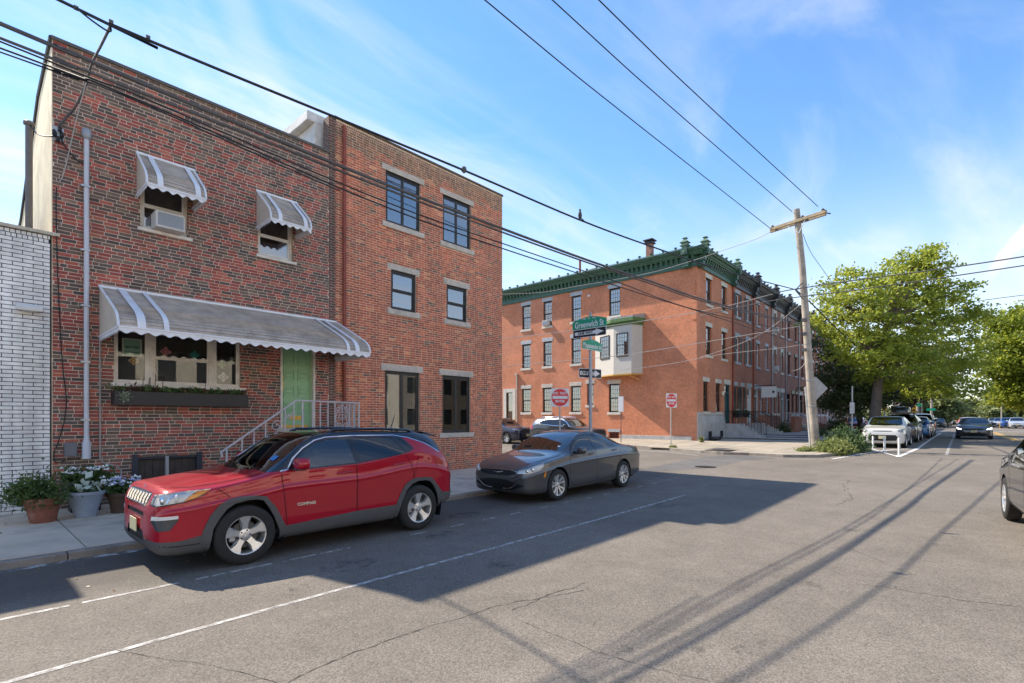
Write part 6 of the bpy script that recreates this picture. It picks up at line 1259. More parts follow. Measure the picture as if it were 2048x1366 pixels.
def build_sedan():
    gr=paint('graphite_metallic_paint',(.095,.092,.090),.45,.32,.8); root=carroot('parked_sedan','dark grey sedan with a winged grille badge parked behind the red suv','sedan',7.86,7.57,gz(10),0); root.rotation_euler.y=-.008
    c=Car(ST_SED,72,4)
    c.cut('windshield','z',[(1.14,-.02),(1.17,.35),(1.27,.62),(1.42,.745),(1.52,.735),(1.8,.66),(2.12,.585),(2.15,.3),(2.16,-.02)],M_CGLASS,-.003,.2,(0,2.6))
    c.cut('rear_window','z',[(3.32,-.02),(3.32,.50),(3.5,.54),(3.95,.60),(4.0,.4),(4.04,-.02)],M_CTINT,-.003,.2,(3,5))
    c.cut('hood','z',[(.14,-.02),(.16,.45),(.26,.60),(.6,.74),(1.18,.80),(1.25,.70),(1.14,.35),(1.11,-.02)],gr,.002,.28,(0,1.4))
    c.cut('front_door','y',[(1.42,.95),(1.36,.7),(1.40,.36),(1.5,.29),(2.46,.31),(2.46,1.02)],gr,.001,.1,(1,3),True); c.cut('rear_door','y',[(2.48,1.02),(2.48,.31),(3.22,.33),(3.40,.60),(3.52,.75),(3.62,1.0),(3.5,1.05)],gr,.001,.1,(2,4),True)
    c.cut('window_surround','y',[(1.44,.975),(1.60,1.12),(1.80,1.235),(2.0,1.32),(2.2,1.37),(2.5,1.392),(2.8,1.385),(3.1,1.34),(3.4,1.265),(3.66,1.165),(3.84,1.08),(3.5,1.063),(2.8,1.048),(2.1,1.015)],M_BLKG,.001,.1,(1,4.2),True)
    c.cut('front_side_glass','y',[(1.56,1.005),(1.70,1.13),(1.86,1.22),(2.04,1.30),(2.22,1.35),(2.42,1.368),(2.47,1.05),(2.0,1.025)],M_CTINT,-.003,.1,(1,4),True)
    c.cut('rear_side_glass','y',[(2.54,1.055),(2.50,1.37),(2.8,1.363),(3.08,1.32),(3.32,1.262),(3.42,1.075)],M_CTINT,-.003,.1,(2,4),True); c.cut('quarter_glass','y',[(3.47,1.08),(3.38,1.243),(3.6,1.16),(3.75,1.09)],M_CTINT,-.003,.1,(3,4.2),True)
    c.cut('hole','y',circ(.97,.345,.385,.05),None,0,None,(.4,1.6)); c.cut('hole','y',circ(3.72,.345,.385,.05),None,0,None,(3.1,4.3))
    c.cut('grille','x',[(-.02,.575),(.30,.575),(.46,.60),(.56,.655),(.40,.69),(-.02,.695)],M_MESHG,-.012,.05,(-1,.5))
    c.cut('headlight','o',[(.40,.635),(.44,.69),(.62,.735),(.80,.79),(1.00,.835),(.985,.775),(.90,.70),(.74,.66),(.56,.635)],M_LAMPIN,-.018,.05,(-1,.8),True)
    c.cut('lower_intake','x',[(-.02,.27),(.42,.28),(.56,.33),(.70,.37),(.70,.40),(.5,.44),(.3,.49),(-.02,.50)],M_MESHG,-.02,.05,(-1,.5))
    c.cut('side_marker','y',[(.47,.56),(.52,.66),(.545,.70),(.545,.60),(.52,.53)],M_AMBER,.003,.1,(0,1),True)
    c.cut('tail_light','r',[(-2.9,.93),(-2.66,.90),(-2.66,1.0),(-2.85,1.03)],M_REDL,.004,.05,(3.9,9),True)
    c.build(root,gr,M_LINING)
    for ax,pts,w_,m,nm in (('y',[(1.43,.95),(1.37,.7),(1.41,.36),(1.5,.28),(2.47,.295),(3.22,.32),(3.41,.60),(3.53,.75),(3.63,1.02)],.007,M_SEAM,'panel_gap'),('y',[(2.47,1.03),(2.47,.3)],.007,M_SEAM,'panel_gap'),('z',[(.26,.61),(.6,.75),(1.2,.81)],.007,M_SEAM,'panel_gap'),('y',[(1.44,.97),(1.6,1.125),(1.80,1.24),(2.0,1.325),(2.2,1.376),(2.5,1.398),(2.8,1.39),(3.1,1.346),(3.4,1.27),(3.66,1.17),(3.86,1.075)],.010,M_BLKG,'window_trim'),('z',[(1.6,.74),(2.2,.60),(3.4,.575)],.012,M_SEAM,'roof_gap'),('y',[(4.0,.62),(4.4,.66)],.005,M_SEAM,'panel_gap')): strip(c,ax,pts,w_,m,nm,root,.003)
    q=[]
    for a,b in ((.16,.30),(.3,.305),(.42,.335),(.50,.40),(.56,.425)): 
        h=c.hit('x',a,b); q.append((h[0].x-.006,h[0].y,b))
    for sd in (1,-1): cobj('bumper_trim',MB().tube([(p[0],p[1]*sd,p[2]) for p in q],.010,5),M_CHROME,root,smooth=60)
    h=c.hit('x',0,.64); X_=h[0].x-.012
    b=MB()
    for sd in (1,-1):
        P=[(0,.650),(.05*sd,.652),(.16*sd,.664),(.15*sd,.650),(.07*sd,.634),(0,.628)]; b.prism(P,lambda a,z,d:(X_+d+abs(a)*.12,a,z),0,.01)
    cobj('winged_badge',b,M_CHROME,root)
    strip(c,'x',[(0,.697),(.38,.692),(.54,.66)],.010,M_CHROME,'grille_trim',root,.004)
    for sd in (1,-1):
        for u,z,r in ((.72,.715,.045),(.60,.69,.04)):
            h=c.hit('o',u,z); p=h[0]-h[1]*.015; cobj('projector',MB().lathe([(0,-.012),(r*.7,-.012),(r,.006),(r*.9,.01),(0,.004)],(p.x,p.y*sd,p.z),14,'x'),M_CHROME,root)
    strip(c,'o',[(.42,.638),(.56,.638),(.74,.662),(.9,.702),(.98,.77)],.012,M_DRL,'running_light',root,.002)
    for x in (.97,3.72):
        for sd in (1,-1): wheel(root,x,sd*.815,.338,.225,.236,'twin')
        well(root,x,.395,.5,.90,.345)
    cobj('underbody',MB().box(.4,4.5,-.75,.75,.2,.3),M_MESHG,root); cabin(root,1.75,2.25,3.15,.98,.70,.56)
    mirror(root,1.72,.99,1.045,gr,.95); handle(c,root,((2.16,.93),(2.38,.945)),gr); handle(c,root,((3.20,.965),(3.42,.98)),gr)
    h=c.hit('z',1.6,.55); sq=[c.hit('z',*p) for p in ((1.47,.50),(1.47,.57),(1.52,.57),(1.52,.50))]; cobj('sticker',MB().quad(*[(p[0].x,-p[0].y,p[0].z+.004) for p in sq]),M_DRL,root)
    return root
build_sedan()
def simple_car(name,label,cat,pos,face,style,col,L=4.4,W=1.8,H=1.6,group=None,metal=.5,kind='suv',N=30,feat=1,box=None,mo=.075,rail=None,dark=False,trim=None,head='wide',lamp=None):
    """A car farther off: same body builder with fewer stations, its own lights, grille and glass."""
    st=np.array(ST_SUV if kind in('suv','box','van') else ST_SED); l0=st[-1,0]; sx=L/l0; sy=W/(1.81 if kind!='sed' else 1.87); sz=H/(1.622 if kind!='sed' else 1.47)
    st=st.copy()
    if kind=='box':   # upright tailgate and long flat roof
        r=st[:,0]>3.2; st[r&(st[:,0]<4.2),7]=np.linspace(1.61,1.52,(r&(st[:,0]<4.2)).sum()); st[r&(st[:,0]<4.2),5]=st[r&(st[:,0]<4.2),7]-.06; st[r&(st[:,0]<4.2),6]=.66
    st[:,0]*=sx; st[:,[2,4,6]]*=sy; st[:,[1,3,5,7]]*=sz; S=lambda P,a,b:[(p[0]*a,p[1]*b) for p in P]
    p=paint(name+'_paint_'+str(len(bpy.data.materials)),col,metal,.32); root=carroot(name,label,cat,pos[0],pos[1],gz(pos[0]),face,group); c=Car(st,N,2); sed=kind=='sed'
    if sed:
        c.cut('windshield','z',S([(1.17,-.02),(1.27,.62),(1.42,.745),(2.12,.585),(2.16,-.02)],sx,sy),M_CGLASS,-.002,.2,(0,2.9)); c.cut('rear_window','z',S([(3.32,-.02),(3.32,.50),(3.95,.60),(4.04,-.02)],sx,sy),M_CTINT,-.002,.2,(2.8,5))
        c.cut('side_window','y',S([(1.56,1.005),(1.86,1.22),(2.2,1.345),(2.5,1.37),(3.08,1.32),(3.7,1.10),(2.8,1.06)],sx,sz),M_CTINT,-.002,.1,(1,4.2),True)
    else:
        c.cut('windshield','z',S([(1.07,-.02),(1.17,.56),(1.33,.715),(1.72,.66),(1.96,.60),(1.94,-.02)],sx,sy),M_CGLASS,-.002,.22,(0,2.8)); c.cut('rear_window','b',S([(-.02,1.12),(.62,1.13),(.56,1.43),(-.02,1.46)],sy,sz),M_CTINT,-.002,.2,(3.2*sx,9))
        c.cut('side_window','y',S([(1.50,1.128),(1.74,1.365),(2.05,1.495),(3.2,1.495),(3.5,1.40),(3.75,1.27),(3.4,1.24),(2.5,1.16)],sx,sz),M_CTINT,-.002,.1,(1,4.2),True)
    wx=(.95*sx,3.6*sx); R_=.34*sz if H<1.9 else .37; hz=.345*sz
    for x in wx: c.cut('hole','y',circ(x,hz,R_+.05,.05,8),None,0,None,(x-.6,x+.6))
    if sed: c.cut('grille','x',S([(-.02,.60),(.45,.61),(.5,.66),(-.02,.69)],sy,sz),M_MESHG,-.006,.05,(-1,.6)); c.cut('lower_intake','x',S([(-.02,.27),(.6,.30),(.62,.38),(.3,.47),(-.02,.47)],sy,sz),M_MESHG,-.01,.05,(-1,.6)); hl=[(.46,.635),(.52,.70),(.95,.80),(.92,.73),(.70,.65)]
    elif head=='round': c.cut('grille','x',S([(-.02,.825),(.38,.83),(.40,.87),(-.02,.875)],sy,sz),M_MESHG,-.004,.05,(-1,.6)); c.cut('lower_intake','x',S([(-.02,.36),(.56,.38),(.62,.54),(.54,.66),(-.02,.66)],sy,sz),M_MESHG,-.01,.05,(-1,.6)); hl=[(.46,.83),(.50,.92),(.66,.96),(.92,.95),(.92,.84),(.76,.79),(.58,.79)]
    else: c.cut('grille','x',S([(-.02,.68),(.42,.68),(.5,.80),(.46,.90),(-.02,.91)],sy,sz),M_MESHG,-.008,.05,(-1,.6)); c.cut('lower_intake','x',S([(-.02,.38),(.5,.40),(.5,.52),(-.02,.54)],sy,sz),M_MESHG,-.01,.05,(-1,.6)); hl=[(.46,.80),(.50,.90),(.98,.95),(.93,.87),(.70,.81)]
    c.cut('headlight','o',[(a*(sx+sy)/2,b*sz) for a,b in hl],lamp or M_LAMPDK,-.004,.05,(-1,.9),True)
    tl=[(-2.9,.88),(-2.62,.86),(-2.62,1.0),(-2.85,1.03)] if sed else [(-2.52,.95),(-2.26,.93),(-2.28,1.16),(-2.46,1.16)]
    c.cut('tail_light','r',[(a*sx,b*sz) for a,b in tl],M_REDL,.004,.05,(2.8*sx,9),True)
    c.build(root,p,M_LINING)
    if trim: strip(c,'y',S([(1.44,1.10),(1.55,1.25),(1.74,1.38),(2.05,1.515),(3.2,1.51),(3.5,1.42),(3.8,1.27),(3.4,1.235),(2.5,1.15),(1.5,1.115)],sx,sz),.025,trim,'window_trim',root,.004)
    if feat>1: strip(c,'y',S([(2.46,1.45),(2.46,.32)],sx,sz),.012,M_SEAM,'panel_gap',root,.003); strip(c,'y',S([(1.40,1.1),(1.40,.32)],sx,sz),.012,M_SEAM,'panel_gap',root,.003)
    for x in wx:
        for sd in (1,-1): wheel(root,x,sd*(W/2-.105),R_,.21,R_*.66,'twin',low=feat<2)
        well(root,x,R_+.06,.45,W/2-.03,hz)
    cobj('underbody',MB().box(.4,L-.5,-W*.4,W*.4,.22*sz,.32*sz),M_MESHG,root)
    plate(root,-.008,0,.46*sz if not sed else .44,m=M_PLATE if feat<3 else M_DRL); mirror(root,1.62*sx,W/2+mo,(1.16 if not sed else 1.03)*sz,p if not dark else M_BLKG,1.0) if mo>=0 else None
    if feat>1: cabin(root,1.6*sx,2.2*sx,3.0*sx,1.1*sz if not sed else .98,W*.38,.66)
    if rail:
        for sd in (1,-1): cobj('roof_rail',MB().tube([(2.0*sx,sd*W*.33,H-.03),(2.1*sx,sd*W*.33,H+.03),(3.5*sx,sd*W*.32,H+.02),(3.65*sx,sd*W*.32,H-.06)],.022,6),rail,root,smooth=60)
    return root,c
PI=math.pi
def foot(px,py): return onG(px,py)
# cars in the side street
simple_car('parked_suv','grey suv with silver roof rails parked along the orange brick flank','suv',(24.55,15.6),PI/2,'',(.055,.058,.065),4.6,1.82,1.66,'cars parked in the side street',.6,'suv',40,2,rail=M_CHROME,trim=M_CHROME)
simple_car('parked_suv','dark navy suv parked behind the grey one in the side street','suv',(24.5,20.9),PI/2,'',(.010,.012,.045),4.6,1.85,1.66,'cars parked in the side street',.5,'suv',40,2,dark=True)
# cars on the far side of the junction
k1=foot(1740,896); 
simple_car('parked_hatchback','white boxy hatchback parked behind the flexible posts','hatchback',(31.2,3.42),0,'',(.62,.60,.55),4.1,1.8,1.61,'cars parked along the far kerb',.05,'box',34,2,head='round',dark=True)
rt,_=simple_car('parked_suv','dark grey suv with a black roof box parked behind the white hatchback','suv',(37.0,3.35),0,'',(.045,.042,.042),4.7,1.84,1.66,'cars parked along the far kerb',.5,'suv',34,2,rail=M_BLKG)
rb=thing('roof_box','black roof box on top of the dark grey suv','roof box',(39.3,3.35,gz(39)+1.72)); b=MB(); P=[]
for x,s,h in ((-1.0,.55,.10),(-.9,.85,.26),(-.5,1,.36),(.3,1,.40),(.85,.92,.36),(1.0,.7,.22)): P.append([(39.3+x,3.35+.44*s*a,gz(39)+1.76+h*max(0,b_)) for a,b_ in ((-1,0),(-1,.55),(-.85,.9),(-.4,1),(.4,1),(.85,.9),(1,.55),(1,0))])
b.add([p for r in P for p in r],[(i*8+k,i*8+(k+1)%8,(i+1)*8+(k+1)%8,(i+1)*8+k) for i in range(5) for k in range(8)]+[tuple(range(8))[::-1],tuple(40+k for k in range(8))]); obj('shell',b,M_BLKG,rb,smooth=50); obj('crossbar',MB().box(38.7,38.75,2.75,3.95,gz(39)+1.69,gz(39)+1.74),M_BLKG,rb); obj('crossbar',MB().box(39.8,39.85,2.75,3.95,gz(39)+1.69,gz(39)+1.74),M_BLKG,rb)
simple_car('parked_car','bright blue hatchback parked behind the suv with the roof box','hatchback',(44.5,3.15),0,'',(.02,.13,.33),4.0,1.75,1.5,'cars parked along the far kerb',.4,'suv')
simple_car('parked_suv','dark blue suv parked just behind the bright blue hatchback','suv',(49.6,3.25),0,'',(.03,.04,.07),4.5,1.85,1.75,'cars parked along the far kerb',.4,'suv')
simple_car('moving_sedan','dark sedan with lit headlamps driving towards the viewer','sedan',(45.0,.05),0,'',(.06,.064,.075),4.8,1.84,1.46,None,.5,'sed',34,2,dark=True,lamp=M_LIT)
simple_car('moving_car','orange car driving behind the dark sedan','car',(82,.7),0,'',(.55,.13,.03),4.2,1.8,1.55,None,.2,'suv',24)
simple_car('pickup_truck','white pickup parked beyond the crosswalk','pickup',(88,5.0),0,'',(.62,.62,.60),5.6,2.05,1.95,None,.1,'suv',24)
FARC=[(1897,3.0,(.05,.05,.06),'dark grey'),(1903,3.2,(.5,.5,.5),'silver'),(1912,3.3,(.10,.11,.13),'charcoal'),(1920,3.3,(.6,.6,.6),'pale')]
for i,(px,y,col,nm) in enumerate(FARC): d=dirn(px); x=100+13*i; simple_car('parked_car','small '+nm+' car far down the left kerb past the pickup','car',(x,4.2),0,'',col,4.4,1.8,1.5,'cars far down the avenue',.4,'suv',20)
for i,(px,Z,col,nm) in enumerate(((2035,70,(.55,.56,.56),'silver'),(2018,73,(.02,.10,.36),'royal blue'),(2002,78,(.6,.58,.56),'cream white'),(1990,82,(.35,.36,.37),'grey'),(1978,88,(.03,.03,.035),'black'),(1962,95,(.05,.03,.03),'dark maroon'),(1948,112,(.2,.2,.2),'mid grey'))):
    d=dirn(px); simple_car('parked_car',nm+' car parked in the row across the avenue by the trees','car',(d[0]*Z,d[1]*Z),0,'',col,4.4,1.8,1.55,'cars parked across the avenue',.4,'suv' if i%2 else 'sed',20)
# white bus far off
d=dirn(1956); Z=100; bx,byy=d[0]*Z,d[1]*Z; bt=thing('white_bus','white minibus seen beyond the dark sedan','bus',(bx,byy,gz(bx)))
obj('body',MB().box(bx,bx+7,byy-1.2,byy+1.2,gz(bx)+.4,gz(bx)+3.1),M_WHITE,bt,bevel=.18,seg=2); obj('windshield',MB().box(bx-.02,bx+.1,byy-.95,byy+.95,gz(bx)+1.75,gz(bx)+2.6),M_BLKG,bt,bevel=.03)
for x in (bx+1.2,bx+5.4):
    for s in (-1,1): obj('wheel',MB().lathe([(0,-.12),(.42,-.12),(.42,.12),(0,.12)],(x,byy+s*1.02,gz(bx)+.42),14,'y'),M_TYRE,bt)
for x in range(5): obj('side_window',MB().box(bx+.9+1.2*x,bx+1.9+1.2*x,byy+1.19,byy+1.21,gz(bx)+1.8,gz(bx)+2.6),M_BLKG,bt)
for px,Z,lb in ((1733,52,'bright red car half hidden behind the tree trunk'),(1717,56,'red car glimpsed behind the shrubs and stoops')):
    d=dirn(px); simple_car('parked_car',lb,'car',(d[0]*Z,d[1]*Z+1.2),0,'',(.45,.02,.02),4.2,1.75,1.5,None,.2,'suv',20)
# van at the right edge: only its rear quarter reaches the picture
VAN,_=( simple_car('parked_minivan','dark grey minivan cut off by the right edge','minivan',(13.47,-1.265),PI+R(5),'',(.035,.033,.031),5.1,2.0,1.75,None,.6,'suv',56,2,mo=-1) )
mirror(VAN,2.25,.90,1.22,M_BLKG,.9)
# ---------------------------------------------------------------- utility pole, wires
M_POLE=mat('weathered_pole',(.36,.31,.25),.9,var=.25,vscale=2.2,bump=.5,bscale=18,stain=(.13,.10,.08),sscale=1.3,samt=.6); M_ARM=mat('crossarm_wood',(.30,.235,.15),.9,var=.3,vscale=4)
pb=onG(1632,897,.12); UP=thing('utility_pole','tall weathered wooden utility pole leaning over the corner weeds','utility pole',tuple(pb))
pp_=[atZ(1632,899,24.4)]+[atZ(*p,24.4) for p in ((1626,830),(1619,745),(1612,640),(1604,530),(1598,470),(1593,419))]
obj('pole',MB().tube(pp_,[.20,.185,.17,.16,.15,.145,.14],12),M_POLE,UP,smooth=60)
A0=atZ(1541,461,25.6);A1=atZ(1652,425,23.2)
fw_=Vector((-dirn(1595)[0],-dirn(1595)[1],0)).normalized()*.17
obj('crossarm',MB().bar(A0+fw_,A1+fw_,.10,.13),M_ARM,UP); obj('crossarm',MB().bar(A0-fw_,A1-fw_,.10,.13),M_ARM,UP)
cm=(A0+A1)/2
for q in (.28,.66): obj('arm_brace',MB().bar(A0+(A1-A0)*q+fw_,atZ(1598,468,24.3)+fw_*.8,.03),M_GALV,UP)
def insul(p,up=.14): return obj('insulator',MB().lathe([(.02,-.05),(.025,.02),(.07,.03),(.05,.06),(.08,.08),(.05,.12),(.03,.15),(0,.16)],tuple(p),8),M_CABLEG,UP,smooth=50)
for q in (.04,.60,.95): insul(A0+(A1-A0)*q+Vector((0,0,.08)))
obj('end_bolt',MB().tube([A1+Vector((0,0,-.02)),A1+(A1-A0).normalized()*.2+Vector((0,0,-.12))],.03,5),M_CABLEG,UP)
s0=atZ(1604,566,24.3); s1=atZ(1591,580,24.1); obj('strut',MB().bar(s0,s1,.04).bar(atZ(1608,574,24.3),s1,.04).bar(s1,atZ(1606,598,24.3),.04),M_CABLEG,UP)
for k,py in enumerate((760,812,838)): p=atZ(1620+k*4,py,24.4); obj('band',MB().lathe([(.178,-.02),(.188,-.02),(.188,.02),(.178,.02)],tuple(p),12),M_GALV,UP)
g0=[atZ(*p,24.1) for p in ((1621,897),(1616,835),(1611,775))]; obj('ground_moulding',MB().tube(g0,.045,6),mat('pale_plastic',(.55,.52,.47),.6,var=.15),UP)
for py in (640,668,700): p=atZ(1608,py,24.2); obj('terminal_box',MB().box(p.x-.10,p.x+.10,p.y-.1,p.y+.1,p.z-.07,p.z+.07),M_CABLEG,UP)
ds=thing('diamond_sign','unpainted back of a diamond shaped warning sign on the leaning pole','sign',tuple(atZ(1631,777,24.75)))
c=atZ(1631,777,24.72); e=Vector((math.sin(TH-.12),-math.cos(TH-.12),0)); r=.56
obj('panel',MB().prism([(-r,0),(-r+.03,-.03),(-.03,-r),(.03,-r),(r-.03,-.03),(r,0),(r-.03,.03),(.03,r),(-.03,r),(-r+.03,.03)],lambda a,b,d:tuple(c+e*a+Vector((0,0,b))+Vector((e.y,-e.x,0))*d*-1),0,.012),mat('sign_back',(.40,.38,.37),.6,var=.08),ds)
def wire(label,pts,r,m=None,Zs=None,Ys=None,ext=0,group='overhead wires over the avenue',n=5):
    L0,L1=pts[0][0],pts[-1][0]; P=[]
    for px,py in pts:
        t=(px-L0)/(L1-L0)
        if Ys: P.append(atY(px,py,Ys[0]+(Ys[1]-Ys[0])*t))
        else: P.append(atZ(px,py,1/(1/Zs[0]+(1/Zs[1]-1/Zs[0])*t)))
    if ext: d=(P[0]-P[1]).normalized(); P=[P[0]+d*ext+Vector((0,0,.25))]+P
    return cable('overhead_wire',label,P,r,m or M_CABLE,'wire',group,n)
def z_end(p0,Z0,p1): return (838-p0[1])*Z0/(838-p1[1])
for lb,a,Z,b in (('left',(1541,457),25.6,(970,0)),('middle',(1584,423),24.5,(1105,0)),('right',(1636,413),23.6,(1198,0))):
    wire('%s one of the three thin black wires rising from the pole crossarm'%lb,[b,((a[0]+b[0])/2-2,(a[1]+b[1])/2+3),a],.016,Zs=(z_end(a,Z,b),Z),ext=20)
wire('long black cable with a bird on it running above the brick roofs to the pole',[(118,0),(220,48),(440,140),(665,232),(810,292),(950,350),(1160,440),(1300,492),(1450,542),(1590,579)],.018,Ys=(8.0,5.55),ext=12,n=6)
wire('thickest bundled cable crossing both brick fronts',[(0,47),(107,90),(330,186),(560,282),(790,376),(1020,463),(1180,522),(1300,562),(1430,606),(1604,648)],.024,M_CABLEG,Ys=(8.0,5.55),ext=8,n=7)
wire('second thick cable just below the thickest bundle',[(0,76),(107,116),(330,204),(560,294),(790,385),(1020,470),(1180,527),(1300,567),(1430,610),(1604,652)],.016,M_CABLEG,Ys=(8.05,5.55),ext=8,n=6)
wire('thin black wire close under the second thick cable',[(0,83),(250,180),(440,262),(670,362),(840,430),(1005,487),(1150,536),(1240,566),(1400,622),(1604,668)],.011,Ys=(8.1,5.6),ext=8)
wire('upper of the lowest pair of thin black wires on the brick fronts',[(0,96),(180,160),(440,270),(670,372),(840,440),(1005,497),(1160,548),(1290,590),(1420,630),(1604,690)],.012,Ys=(8.15,5.6),ext=8)
wire('lowest thin black wire across the brick fronts',[(0,104),(107,140),(250,192),(440,276),(560,330),(680,382)],.010,Ys=(8.2,7.2),ext=8)
for lb,P,Z,r,m in (('pale wire from behind the brick corner past the street signs',[(990,679),(1142,662),(1280,643),(1440,615),(1545,588)],(27,24.4),.016,M_CABLEW),('lower pale wire crossing behind the one way sign',[(990,735),(1182,717),(1269,707),(1400,686),(1529,664),(1609,651)],(27,24.3),.016,M_CABLEW),
    ('faint wire sagging across the orange flank to the pole',[(1230,742),(1340,728),(1442,709),(1552,697),(1612,688)],(27,24.3),.012,M_CABLEW),('pale sagging wire from the crossarm along the green cornice',[(990,589),(1082,585),(1140,575),(1290,548),(1383,522),(1440,503),(1510,479),(1541,464)],(27.5,25.5),.013,M_CABLEW),
    ('short pale wire rising from the flank to the pole top fittings',[(1400,715),(1463,694),(1529,664),(1600,610)],(26,24.3),.011,M_CABLEW)): wire(lb,P,.0+r,m,Zs=Z,group='pale wires over the side street')
wire('upper grey wire running right from the pole across the tree',[(1558,584),(1592,578),(1700,562),(1860,541),(2048,513),(2300,470)],.026,M_CABLEG,Zs=(24.4,17.5),group='wires running right from the pole')
wire('lower grey wire running right from the pole across the tree',[(1400,632),(1530,604),(1606,593),(1720,579),(1880,556),(2048,531),(2300,492)],.024,M_CABLEG,Zs=(26.5,17.5),group='wires running right from the pole')
wire('short wire at the right edge above the far tree',[(1700,634),(1900,609),(2048,590),(2300,560)],.022,M_CABLEG,Zs=(44,24),group='wires running right from the pole')
wire('thin guy wire slanting from the pole top into the tree',[(1606,468),(1622,505),(1664,566),(1720,655)],.012,M_CABLE,Zs=(24.3,34),group='wires running away from the pole'); wire('dark cable slanting down from the pole through the tree',[(1592,580),(1620,604),(1690,672),(1790,760)],.03,M_CABLE,Zs=(24.3,40),group='wires running away from the pole')
cable('overhead_wire','curl of spare grey cable hanging left of the leaning pole',[atZ(*p,24.3) for p in ((1613,722),(1603,735),(1590,741),(1583,740))],.014,M_CABLEW,'wire')
# wire clamps and splices on the long cable
for px,py,lb_ in ((152,16,'clamp on the long black cable nearest the top edge'),(222,44,'clamp where the service drop leaves the long black cable'),(296,75,'small clamp on the long black cable right of the service drop')): p=atY(px,py,8.0-(px-118)*.001664); tag(obj('cable_clamp',MB().box(p.x-.022,p.x+.022,p.y-.015,p.y+.015,p.z-.02,p.z+.022),M_CABLEG),lb_,'clamp')
cable('overhead_wire','thin slack jumper wire under the long cable near the top left corner',[atY(*p,7.9) for p in ((150,14),(185,42),(215,62),(222,60),(218,48))],.011,M_CABLE,'wire')
b=MB(); p=atY(1160,440,6.265)+Vector((0,0,.02)); b.lathe([(0,-.02),(.03,.02),(.045,.07),(.035,.13),(.018,.16),(.024,.19),(.015,.215),(0,.22)],tuple(p),8); b.bar(p+Vector((0,0,.04)),p+Vector((.07,-.07,-.05)),.035,.012); tag(obj('bird',b,mat('dark_feather',(.05,.045,.045),.8),smooth=60),'small dark bird perched on the long black cable','bird')
b=MB(); p=atY(928,342,6.65); b.lathe([(0,-.05),(.05,.0),(.04,.06),(0,.09)],tuple(p),8); tag(obj('cable_splice',b,M_CABLEG),'dark splice on the long cable above the corner brick roof','splice')
# ---------------------------------------------------------------- street signs
M_SGREEN=mat('sign_green',(.005,.30,.165),.45); M_SWHITE=mat('sign_white',(.72,.71,.71),.45,var=.04); M_SBLACK=mat('sign_black',(.012,.010,.011),.5); M_SRED=mat('sign_red',(.72,.035,.04),.45,var=.08,vscale=9); M_STEEL=mat('steel_post',(.38,.38,.40),.5,metal=.5,var=.15,vscale=9)
def frame2(c,phi,off=0):
    e=Vector((math.cos(phi),math.sin(phi),0)); n=Vector((e.y,-e.x,0)); return e,n,(lambda a,b,d=0:tuple(Vector(c)+e*a+n*(d+off)+Vector((0,0,b))))
def rrect(w,h,r,n=4):
    P=[]
    for cx,cy,a0 in ((w/2-r,h/2-r,0),(-w/2+r,h/2-r,1),(-w/2+r,-h/2+r,2),(w/2-r,-h/2+r,3)):
        for k in range(n+1): a=(a0+k/n)*math.pi/2; P.append((cx+r*math.cos(a),cy+r*math.sin(a)))
    return P
def tmat(fn,e,n,a,b,d): return face(fn(a,b,d),e,n)
def nameplate(parent,c,phi,w,h,txt,nums,size):
    e,n,fn=frame2(c,phi); hump=[(-w/2,-h*.5),(w/2,-h*.5),(w/2,h*.22)]+[(w/2-w*k/10,h*.22+h*.36*math.sin(math.pi*k/10)) for k in range(1,10)]+[(-w/2,h*.22)]
    o=obj('name_plate',MB().prism(hump,fn,-.012,.012),M_SGREEN,parent)
    obj('plate_edge',MB().prism([(-w/2-.008,-h*.5-.012),(w/2+.008,-h*.5-.012),(w/2+.008,-h*.5),(-w/2-.008,-h*.5)],fn,-.014,.014),M_SWHITE,parent)
    for sd in (1,-1): text(txt,size,parent,face(fn(0,-h*.14,.0135*sd),e*sd,n*sd),M_SWHITE,xs=.70,bold=.004); text(nums,size*.27,parent,face(fn(0,h*.40,.0135*sd),e*sd,n*sd),M_SWHITE,xs=1.1)
def oneway(parent,c,phi,w,h,back=False):
    e,n,fn=frame2(c,phi); obj('sign_border',MB().prism(rrect(w,h,.035),fn,-.004,.002),M_SWHITE,parent); obj('sign_face',MB().prism(rrect(w-.03,h-.03,.03),fn,.0,.004),M_SBLACK,parent)
    a=w*.44; obj('arrow',MB().prism([(-a,-h*.20),(w*.20,-h*.20),(w*.20,-h*.37),(w*.43,0),(w*.20,h*.37),(w*.20,h*.20),(-a,h*.20)],fn,.004,.007),M_SWHITE,parent)
    text('ONE WAY',h*.45,parent,face(fn(-w*.115,0,.0085),e,n),M_SBLACK,xs=1.0 if w/h>3.5 else .8,bold=.004)
pz=15.6; base=atZ(1181,838,pz); base.z=gz(base.x)+.1
SS=thing('street_sign_post','galvanised post carrying green street name signs and two one way arrows','street sign',tuple(base))
zt_=atZ(1183,630,pz).z; obj('post',MB().tube([(base.x,base.y,base.z),(base.x,base.y,zt_)],.052,10),M_STEEL,SS,smooth=50); obj('cap',MB().lathe([(.03,0),(.04,.05),(.02,.1),(0,.1)],(base.x,base.y,zt_),8),M_STEEL,SS)
ph=-math.pi/2; f_=Vector((-.07,0,0))
nameplate(SS,Vector((base.x,base.y,4.715))+f_,ph,1.22,.33,'Greenwich St','<300   W   300>',.27)
oneway(SS,Vector((base.x,base.y,4.415))+f_,ph,1.20,.26)
nameplate(SS,Vector((base.x,base.y,4.03))+Vector((0,-.07,0)),0.0,1.06,.29,'Moyamensing Av','<   S   >',.215)
oneway(SS,Vector((base.x+.09,base.y+.07,atZ(1181,746,pz).z)),R(-18),.88,.29)
